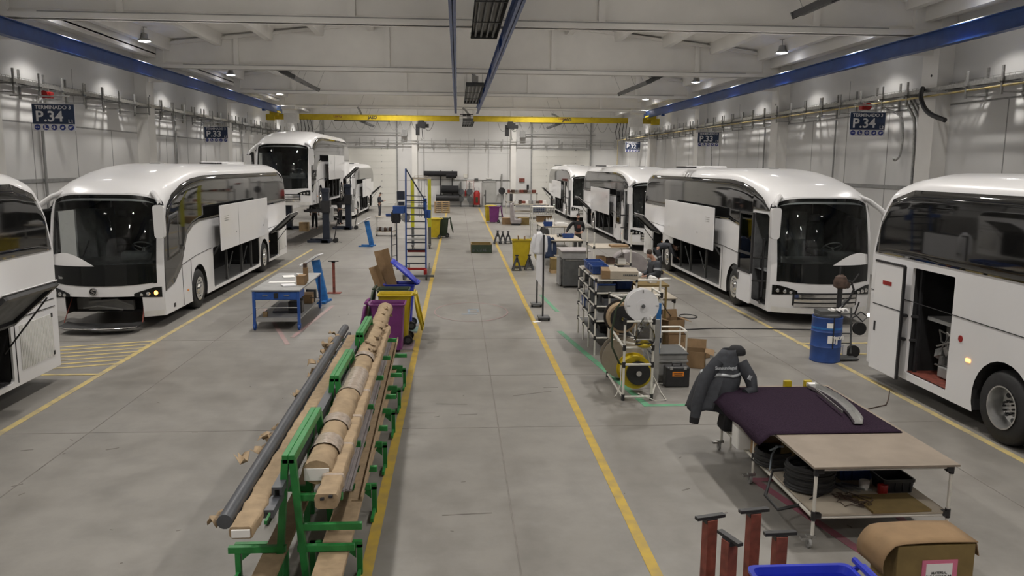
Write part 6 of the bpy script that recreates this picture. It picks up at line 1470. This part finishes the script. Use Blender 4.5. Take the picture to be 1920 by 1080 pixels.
t = thing('hose_reel', (4.0, YB - .4, 1.45), 'black hose reel on the end wall beside the grey door', 'reel'); b = MB(); b.lathe([(.30, -.1), (.30, .1), (.1, .1)], (-.05, 0, 0), 'y', 20); b.build('spool', 'blackp', t, smooth=30); b = MB(); b.bx(-.1, .0, .0, .38, -1.45, 1.5); b.build('post', 'grey', t)
b = MB(); b.lathe([(.13, .05), (.13, 1.4), (.04, 1.55), (.04, 1.62)], (4.75, YB - .9, -.05), 'z', 14); sm('gas_bottle', b, 'blackp', 'tall black gas bottle in front of the end wall pillar', 'gas bottle', smooth=True)
# grey crate, black case and cartons behind the reels
t = thing('grey_crate', (3.74, 13.95, 0), 'grey ribbed plastic crate behind the black tool case', 'crate'); b = MB(); b.taper((0, 0, 0), (.56, .62), (.62, .68), .40); b.bx(-.33, .33, -.36, .36, .36, .40); b.bx(-.31, .31, -.34, .34, .40, .50); b.build('body', 'grey', t, bevel=.012); b = MB(); b.bx(-.33, .33, -.36, .36, .50, .53); b.build('lid', 'dgrey', t, bevel=.01)
t = thing('tool_case', (3.80, 13.38, 0), 'black tool case with orange label in front of the grey crate', 'case'); b = MB(); b.bx(-.21, .21, -.11, .11, 0, .36); b.build('body', 'blackp', t, bevel=.025); b = MB(); b.bx(-.10, .10, -.117, -.109, .20, .28); lb = b.build('label_plate', 'orange', t); b = MB(); b.bx(-.08, .08, -.12, -.116, .245, .26); b.bx(-.07, .07, -.12, -.116, .22, .23); b.build('printed_marks', 'brown', lb)
b = MB(); b.tube([(-.08, 0, .36), (-.08, 0, .41), (.08, 0, .41), (.08, 0, .36)], .012, 6); b.build('handle', 'blackp', t)
for x in (-.12, .12): b = MB(); b.box((x, -.11, .34), (.05, .02, .05)); b.build('latch', 'grey', t)
def carton(x, y, z, dx, dy, dz, lab, rz=0, flaps=True, m='card'):
    t = thing('carton', (x, y, z), lab, 'box', None, rz); b = MB()
    for a in ((-dx / 2, dx / 2, -dy / 2, -dy / 2 + .008), (-dx / 2, dx / 2, dy / 2 - .008, dy / 2), (-dx / 2, -dx / 2 + .008, -dy / 2, dy / 2), (dx / 2 - .008, dx / 2, -dy / 2, dy / 2)): b.bx(*a, 0, dz)
    b.bx(-dx / 2, dx / 2, -dy / 2, dy / 2, 0, .01); b.build('body', m, t)
    b = MB(); b.bx(-dx / 2 + .01, dx / 2 - .01, -dy / 2 + .01, dy / 2 - .01, .01, dz * .6); b.build('contents', 'void', t)
    if flaps:
        for s in (-1, 1):
            b = MB(); b.grid([[(s * dx / 2, -dy / 2, dz), (s * dx / 2, dy / 2, dz)], [(s * (dx / 2 + .16), -dy / 2, dz + .03 - .08 * (s > 0)), (s * (dx / 2 + .16), dy / 2, dz + .05 - .08 * (s > 0))]]); b.build('flap', m, t, solid=.006)
        b = MB(); b.grid([[(-dx / 2, dy / 2, dz), (dx / 2, dy / 2, dz)], [(-dx / 2, dy / 2 + .06, dz + .16), (dx / 2, dy / 2 + .06, dz + .16)]]); b.build('flap', m, t, solid=.006)
    return t
carton(4.52, 14.75, 0, .42, .40, .32, 'open cardboard box with black inside, nearest the draped jacket', R(-20)); carton(4.45, 15.9, 0, .40, .38, .40, 'cardboard box at the bottom of the small stack behind the tool case', R(5), False)
carton(4.40, 15.9, .40, .36, .32, .30, 'upper open cardboard box of the small stack behind the tool case', R(12)); carton(4.75, 15.4, 0, .5, .3, .14, 'low torn cardboard tray between the stack and the open box', R(30))
t = thing('small_stand', (4.05, 14.75, 0), 'low white pipe stand beside the small carton stack', 'stand')
for x, y in ((-.25, -.2), (.25, -.2), (-.25, .25), (.25, .25)): rod([(x, y, 0), (x, y, .72)], t, 'post', r_=.018)
for z in (.35, .72): rod([(-.25, -.2, z), (.25, -.2, z)], t, 'cross_bar', r_=.018); rod([(-.25, .25, z), (.25, .25, z)], t, 'cross_bar', r_=.018); rod([(.25, -.2, z), (.25, .25, z)], t, 'cross_bar', r_=.018)
b = MB(); b.tube([(3.72, 14.6, 1.42), (4.2, 15.6, .9), (5.0, 17.5, .2), (5.55, 19.0, .02)] + [(5.85 + .22 * math.cos(2 * PI * k / 16 + 3.6), 19.75 + .28 * math.sin(2 * PI * k / 16 + 3.6), .015) for k in range(15)] + [(5.6, 19.2, .02), (5.3, 18.3, .02), (4.6, 17.4, .3)], .011, 6); sm('air_hose', b, 'blackp', 'thin black hose looping onto the floor beyond the reels', 'hose', smooth=True)
b = MB(); b.tube([(5.1, 18.05, .015), (6.0, 18.22, .015), (7.2, 18.15, .015), (9.0, 17.9, .015)], .013, 6); sm('floor_cable', b, 'blackp', 'black cable running straight along the floor towards the blue drum', 'cable', smooth=True)
b = MB(); b.tube([(6.9, 12.1, .01), (6.5, 11.9, .01), (6.15, 11.4, .01), (6.2, 11.0, .01), (6.05, 10.6, .01), (6.2, 10.2, .01), (6.0, 9.9, .01)], .008, 5); b.tube([(7.4, 12.9, .01), (7.1, 12.4, .01), (6.9, 12.1, .01)], .008, 5); sm('floor_cable', b, 'brown', 'thin crooked cable on the floor by the coach with the dark compartment', 'cable', smooth=True)
# drum on trolley
t = thing('oil_drum', (7.28, 15.12, 0), 'blue steel drum with white stickers before the chrome grille', 'drum')
b = MB(); b.lathe([(.285, 0), (.292, .02), (.286, .05), (.286, .29), (.296, .31), (.286, .33), (.286, .59), (.296, .61), (.286, .63), (.286, .86), (.294, .88), (.286, .90), (.27, .89), (.27, .87)], (0, 0, 0), 'z', 40); b.build('body', 'bcrate', t, smooth=30)
b = MB(); b.lathe([(.289, .66), (.289, .70)], (0, 0, 0), 'z', 40); b.build('pale_band', 'easelblue', t, smooth=True)
def sticker(a0, a1, z0, z1, m='paper', nm='sticker'):
    b = MB(); b.grid([[(.291 * math.cos(R(a0 + (a1 - a0) * k / 6)), .291 * math.sin(R(a0 + (a1 - a0) * k / 6)), z) for k in range(7)] for z in (z0, z1)]); b.build(nm, m, t)
sticker(245, 270, .70, .80); sticker(250, 278, .40, .55); sticker(282, 291, .38, .52)
text('lettering', 'VOLVO', .085, 'paper', t, (.125, -.275, .50), (R(90), 0, R(22)), .006, .002)
b = MB(); b.bx(-.01, .01, -.30, -.288, .3, .92); b.build('strap', 'blackp', t)
b = MB(); b.lathe([(.25, .90), (.25, .94), (.1, .96)], (0, 0, 0), 'z', 24); b.box((-.05, 0, .98), (.34, .3, .07)); b.build('pump_base', 'dgrey', t)
b = MB()
for k in range(5): b.box((.02 + .07 * k, -.1 + .03 * (k % 2), 1.03), (.1, .09, .04), (.2 * k, .3, .5 * k))
b.build('rag', 'paper', t)
t = thing('transfer_pump', (7.56, 15.25, .0), 'greasy brown transfer pump standing up from the blue drum', 'pump')
b = MB(); b.tube([(0, 0, .92), (0, 0, 1.45)], .05, 10); b.tube([(-.02, 0, 1.45), (-.02, 0, 1.85)], .018, 8); b.build('shaft', 'blackp', t); b = MB(); b.lathe([(.06, 1.42), (.13, 1.46), (.14, 1.56), (.10, 1.66), (.04, 1.70)], (0, 0, 0), 'z', 14); b.box((.05, -.06, 1.5), (.16, .12, .1)); b.lathe([(.02, -.14), (.07, -.12), (.07, .12), (.02, .14)], (.04, 0, 1.5), 'y', 12); b.build('head', 'brown', t, smooth=30)
b = MB(); b.tube([(.1, 0, 1.6), (.22, .0, 1.55), (.28, .0, 1.4), (.2, 0, 1.2), (.02, -.06, 1.05), (-.06, -.06, 1.0)], .022, 8); b.tube([(.15, 0, 1.42), (.3, 0, 1.62), (.36, 0, 1.72)], .014, 6); b.build('hose', 'blackp', t, smooth=True)
t = thing('drum_trolley', (7.72, 15.35, 0), 'dark hand trolley with hose behind the blue drum', 'trolley')
b = MB(); b.tube([(-.15, -.1, .1), (-.05, .1, 1.0), (.12, .2, 1.15)], .02, 6); b.tube([(.15, -.1, .1), (.2, .1, 1.0)], .02, 6)
for z in (.3, .5, .7, .9): b.tube([(-.12, -.05, z), (.18, -.05, z)], .014, 6)
b.bx(-.35, .2, -.35, .0, .02, .05); b.build('frame', 'dgrey', t)
for x, z in ((.22, .13), (.32, .60)): b = MB(); b.lathe([(.06, -.04), (.13, -.04), (.13, .04), (.06, .04)], (x, -.05, z), 'y', 18); b.build('wheel', 'black', t, smooth=30)
b = MB(); b.tube([(.1, -.1, .8), (.3, -.1, .95), (.45, -.1, .85), (.35, -.1, .75), (.2, -.05, .9), (.25, -.1, 1.15)], .016, 6); b.build('hose', 'blackp', t, smooth=True); b = MB(); b.bx(-.06, .02, -.2, -.17, .1, .3); b.build('tag', 'paper', t)
# buckets near the bent worker, dark wheel arch cover
for x, y, m, lab in ((6.55, 26.6, 'grey', 'grey bucket beside the bending worker at the coach side'), (6.85, 27.0, 'dgrey', 'dark bucket beside the bending worker at the coach side')): b = MB(); b.lathe([(.13, 0), (.16, .32), (.165, .33), (.15, .33), (.12, .04)], (x, y, 0), 'z', 16); sm('bucket', b, m, lab, 'bucket', smooth=30)
b = MB(); b.box((6.9, 26.3, .03), (.4, .3, .05), (0, 0, .4)); sm('rag_pile', b, 'whitedull', 'pale rags on the floor by the buckets', 'rag')
b = MB(); pr = arc(0, 0, .55, 0, 180, 20); b.prism(pr, lambda a, c: (5.05 + a, 23.0, .75 + c), lambda a, c: (5.05 + a, 23.7, .75 + c)); b.bx(4.6, 5.5, 23.05, 23.6, 0, .75); sm('wheel_arch', b, 'lilac', 'grey rounded wheel arch part standing beside the stooping worker', 'part', smooth=40)
# ---------------------------------------------------------------- people
def skin_mesh(name, chains, m, parent=None, sub=2):
    """chains: list of [(x, y, z, radius), ...]; a point written twice is one joint"""
    bm = bmesh.new(); idx = {}; rad = []; ed = set()
    for ch in chains:
        last = None
        for p in ch:
            k = tuple(round(c, 4) for c in p[:3])
            if k not in idx: idx[k] = len(rad); rad.append(p[3]); bm.verts.new(p[:3])
            if last is not None and last != idx[k]: ed.add(tuple(sorted((last, idx[k]))))
            last = idx[k]
    bm.verts.ensure_lookup_table()
    for a, c in ed: bm.edges.new((bm.verts[a], bm.verts[c]))
    me = bpy.data.meshes.new(name); bm.to_mesh(me); bm.free()
    o = bpy.data.objects.new(name, me); C.objects.link(o); me.materials.append(M[m])
    md = o.modifiers.new('skin', 'SKIN'); md.use_smooth_shade = True; md.branch_smoothing = .6
    if not me.skin_vertices: 
        bpy.context.view_layer.objects.active = o
    for i, r_ in enumerate(rad):
        d = me.skin_vertices[0].data[i]; d.radius = (r_, r_); d.use_root = (i == 0)
    s = o.modifiers.new('sub', 'SUBSURF'); s.levels = s.render_levels = sub
    if parent: o.parent = parent
    return o
def person(loc, rz, lab, J, top, legs, shoes='blackp', group=None, fat=1.):
    """J: joints in the person's own space, facing -y"""
    t = thing('person', loc, lab, 'person', group, rz)
    V = {k: Vector(v) for k, v in J.items()}
    pel, ch, nk, hd = V['pelvis'], V['chest'], V['neck'], V['head']
    up = (hd - nk).normalized(); fwd = V.get('look', Vector((0, -1, 0))).normalized(); fwd = (fwd - up * fwd.dot(up)).normalized(); rt_ = fwd.cross(up)
    sk = [[(*pel, .13), (*pel.lerp(ch, .5), .125), (*ch, .14), (*ch.lerp(nk, .6), .10), (*nk, .056), (*(nk + up * .06), .055), (*(hd - up * .03 + fwd * .01), .082), (*(hd + up * .05 - fwd * .01), .096), (*(hd + up * .12 - fwd * .015), .066)],
          [(*(hd - up * .03 + fwd * .01), .082), (*(hd - up * .07 + fwd * .05), .045)], [(*(hd + up * .05 - fwd * .01), .096), (*(hd + up * .015 + fwd * .105), .016)]]
    tops = [[(*pel, .165 * fat), (*pel.lerp(ch, .5), .16 * fat), (*ch, .178 * fat), (*ch.lerp(nk, .6), .135 * fat), (*ch.lerp(nk, .93), .075)]]
    lg = [[(*pel, .15), (*(pel + Vector((0, 0, -.02))), .15)]]
    ft = []
    for s in ('L', 'R'):
        sh, el, wr = V['sh' + s], V['el' + s], V['wr' + s]; hp, kn, an = V['hip' + s], V['kn' + s], V['an' + s]; toe = V['toe' + s]
        hdv = (wr - el).normalized(); palm = wr + hdv * .06
        sk += [[(*ch, .14), (*sh, .06), (*el, .042), (*wr, .030), (*palm, .036)]]
        sd = hdv.cross(Vector((0, 0, 1))); sd = sd.normalized() if sd.length > .1 else Vector((1, 0, 0)); cu = sd.cross(hdv)
        for i, l in enumerate((.065, .078, .074, .058)):
            base = palm + sd * (.030 - .02 * i) + hdv * .018
            sk += [[(*palm, .036), (*base, .011), (*(base + hdv * l * .5 + cu * .006), .0095), (*(base + hdv * l * .9 + cu * .028), .008)]]
        sk += [[(*palm, .036), (*(palm + sd * .045 - hdv * .01), .012), (*(palm + sd * .062 + hdv * .035), .010)]]
        tops += [[(*ch, .178 * fat), (*sh, .095 * fat), (*sh.lerp(el, .5), .078 * fat), (*el, .07 * fat), (*el.lerp(wr, .9), .048)]]
        sk += [[(*pel, .13), (*hp, .085), (*kn, .055), (*an, .042), (*toe, .04)]]
        lg += [[(*pel, .15), (*hp, .112), (*hp.lerp(kn, .5), .098), (*kn, .078), (*kn.lerp(an, .5), .074), (*an, .068)]]
        ft.append([(*(an + (an - toe) * .25 - Vector((0, 0, .02))), .05), (*(an.lerp(toe, .5)), .055), (*toe, .045)])
    skin_mesh('body', sk, 'skin', t); skin_mesh('jacket', tops, top, t); skin_mesh('trousers', lg, legs, t)
    for f in ft: skin_mesh('boot', [f], shoes, t, 1)
    h = skin_mesh('hair', [[(*(hd + up * .03 - fwd * .055), .075), (*(hd + up * .10 - fwd * .03), .088), (*(hd + up * .155 + fwd * .015), .055)]], 'hair', t)
    b = MB()
    for s in (-1, 1): p = hd + up * .035 + fwd * .085 + rt_ * .033 * s; b.lathe([(.010, -.006), (.012, 0), (.006, .008)], p, 'z', 8)
    b.build('eye', 'hair', t)
    return t, V
def stand(**k):
    J = dict(pelvis=(0, 0, .95), chest=(0, 0, 1.28), neck=(0, .01, 1.50), head=(0, -.01, 1.60), shL=(.19, .01, 1.42), elL=(.25, .03, 1.14), wrL=(.24, -.08, .90), shR=(-.19, .01, 1.42), elR=(-.25, .03, 1.14), wrR=(-.24, -.08, .90),
             hipL=(.09, 0, .90), knL=(.10, -.02, .50), anL=(.11, .02, .10), toeL=(.13, -.16, .05), hipR=(-.09, 0, .90), knR=(-.10, -.02, .50), anR=(-.11, .02, .10), toeR=(-.13, -.16, .05))
    J.update(k); return J
t, V = person((5.05, 33.5, 0), R(4), 'bearded person in black hoodie with red print resting a hand on the bench', stand(wrR=(-.52, -.12, .98), elR=(-.40, .02, 1.18), head=(.0, -.02, 1.62), elL=(.27, .06, 1.16), wrL=(.14, -.18, 1.02)), 'blackcloth', 'darkcloth')
b = MB(); b.grid([[(-.07, -.186, 1.18), (.07, -.186, 1.18)], [(-.07, -.186, 1.32), (.07, -.186, 1.32)]]); b.build('chest_print', 'oxide', t, solid=.006)
skin_mesh('beard', [[(-.05, -.075, 1.575), (0, -.105, 1.545), (.05, -.075, 1.575)]][:0] or [[(-.055, -.065, 1.59, .022), (0, -.085, 1.545, .032), (.055, -.065, 1.59, .022)]], 'hair', t, 1)
t, V = person((4.98, 19.8, 0), R(-82), 'person in charcoal overalls with reflective sleeve bands stooping over the bench', stand(chest=(0, -.03, 1.26), neck=(0, -.06, 1.47), head=(0, -.14, 1.56), look=(0, -.8, -.6), shL=(.20, -.03, 1.39), elL=(.26, -.06, 1.12), wrL=(.12, -.32, 1.06), shR=(-.20, -.03, 1.39), elR=(-.26, -.06, 1.12), wrR=(-.12, -.32, 1.06)), 'overall', 'overall', fat=1.12)
for s in (-1, 1): p0, p1 = Vector((s * .226, -.042, 1.27)), Vector((s * .238, -.048, 1.21)); b = MB(); b.tube([p0, p1], .096, 12, cap=False); b.build('reflective_band', 'reflect', t, smooth=True)
t, V = person((7.12, 27.75, 0), R(78), 'person in charcoal overalls bent double into the luggage bay of the coach', stand(pelvis=(0, .12, .95), chest=(0, -.24, 1.06), neck=(0, -.44, 1.0), head=(0, -.54, .95), look=(0, -.2, -1), shL=(.19, -.34, 1.02), elL=(.24, -.46, .78), wrL=(.15, -.60, .62), shR=(-.19, -.34, 1.02), elR=(-.24, -.46, .78), wrR=(-.15, -.60, .62), hipL=(.09, .12, .90), hipR=(-.09, .12, .90)), 'overall', 'overall')
for s in (-1, 1):
    for a in (.3, .55): q = V['hip' + ('L' if s > 0 else 'R')].lerp(V['kn' + ('L' if s > 0 else 'R')], .35 + a); b = MB(); b.tube([q + Vector((0, 0, .03)), q - Vector((0, 0, .03))], .093 - .02 * a, 12, cap=False); b.build('reflective_band', 'reflect', t, smooth=True); break
person((-5.5, 57.6, 0), R(85), 'person in dark workwear looking down at something held in both hands', stand(look=(0, -.8, -.5), elL=(.24, -.04, 1.14), wrL=(.06, -.32, 1.16), elR=(-.24, -.04, 1.14), wrR=(-.06, -.32, 1.16), head=(0, -.05, 1.60)), 'overall', 'overall')
person((-8.25, 47.2, 0), R(20), 'person in dark clothes standing below the raised coach near its front', stand(), 'blackcloth', 'blackcloth')
person((-7.3, 50.6, 0), R(60), 'person in dark clothes working below the raised coach between the column lifts', stand(elL=(.26, -.12, 1.5), wrL=(.2, -.2, 1.75), elR=(-.26, -.12, 1.5), wrR=(-.2, -.2, 1.75)), 'overall', 'overall')
# ---------------------------------------------------------------- camera and view
w = bpy.data.worlds.new('world'); bpy.context.scene.world = w; w.use_nodes = True
w.node_tree.nodes['Background'].inputs[0].default_value = (.6, .62, .66, 1); w.node_tree.nodes['Background'].inputs[1].default_value = .05
cd = bpy.data.cameras.new('camera'); cam = bpy.data.objects.new('camera', cd); C.objects.link(cam)
cd.sensor_width = 36; cd.lens = 1506 / 1920 * 36; cd.clip_end = 300
pi_, ya, ro = R(8.76), R(3.92), .0085
fw = Vector((math.sin(ya) * math.cos(pi_), math.cos(ya) * math.cos(pi_), -math.sin(pi_))); rt = Vector((math.cos(ya), -math.sin(ya), 0)); up = rt.cross(fw)
r2 = rt * math.cos(ro) + up * math.sin(ro); u2 = -rt * math.sin(ro) + up * math.cos(ro)
mm = Matrix((r2, u2, -fw)).transposed().to_4x4(); mm.translation = (0, 0, 3.8); cam.matrix_world = mm
sc = bpy.context.scene; sc.camera = cam
sc.view_settings.view_transform = 'Standard'; sc.view_settings.look = 'None'; sc.view_settings.gamma = 1; sc.view_settings.use_curve_mapping = False
sc.view_settings.exposure = .1
sc.cycles.max_bounces = 6; sc.cycles.diffuse_bounces = 4; sc.cycles.glossy_bounces = 3; sc.cycles.transparent_max_bounces = 12; sc.cycles.caustics_reflective = False; sc.cycles.caustics_refractive = False
sc.cycles.sample_clamp_indirect = 4
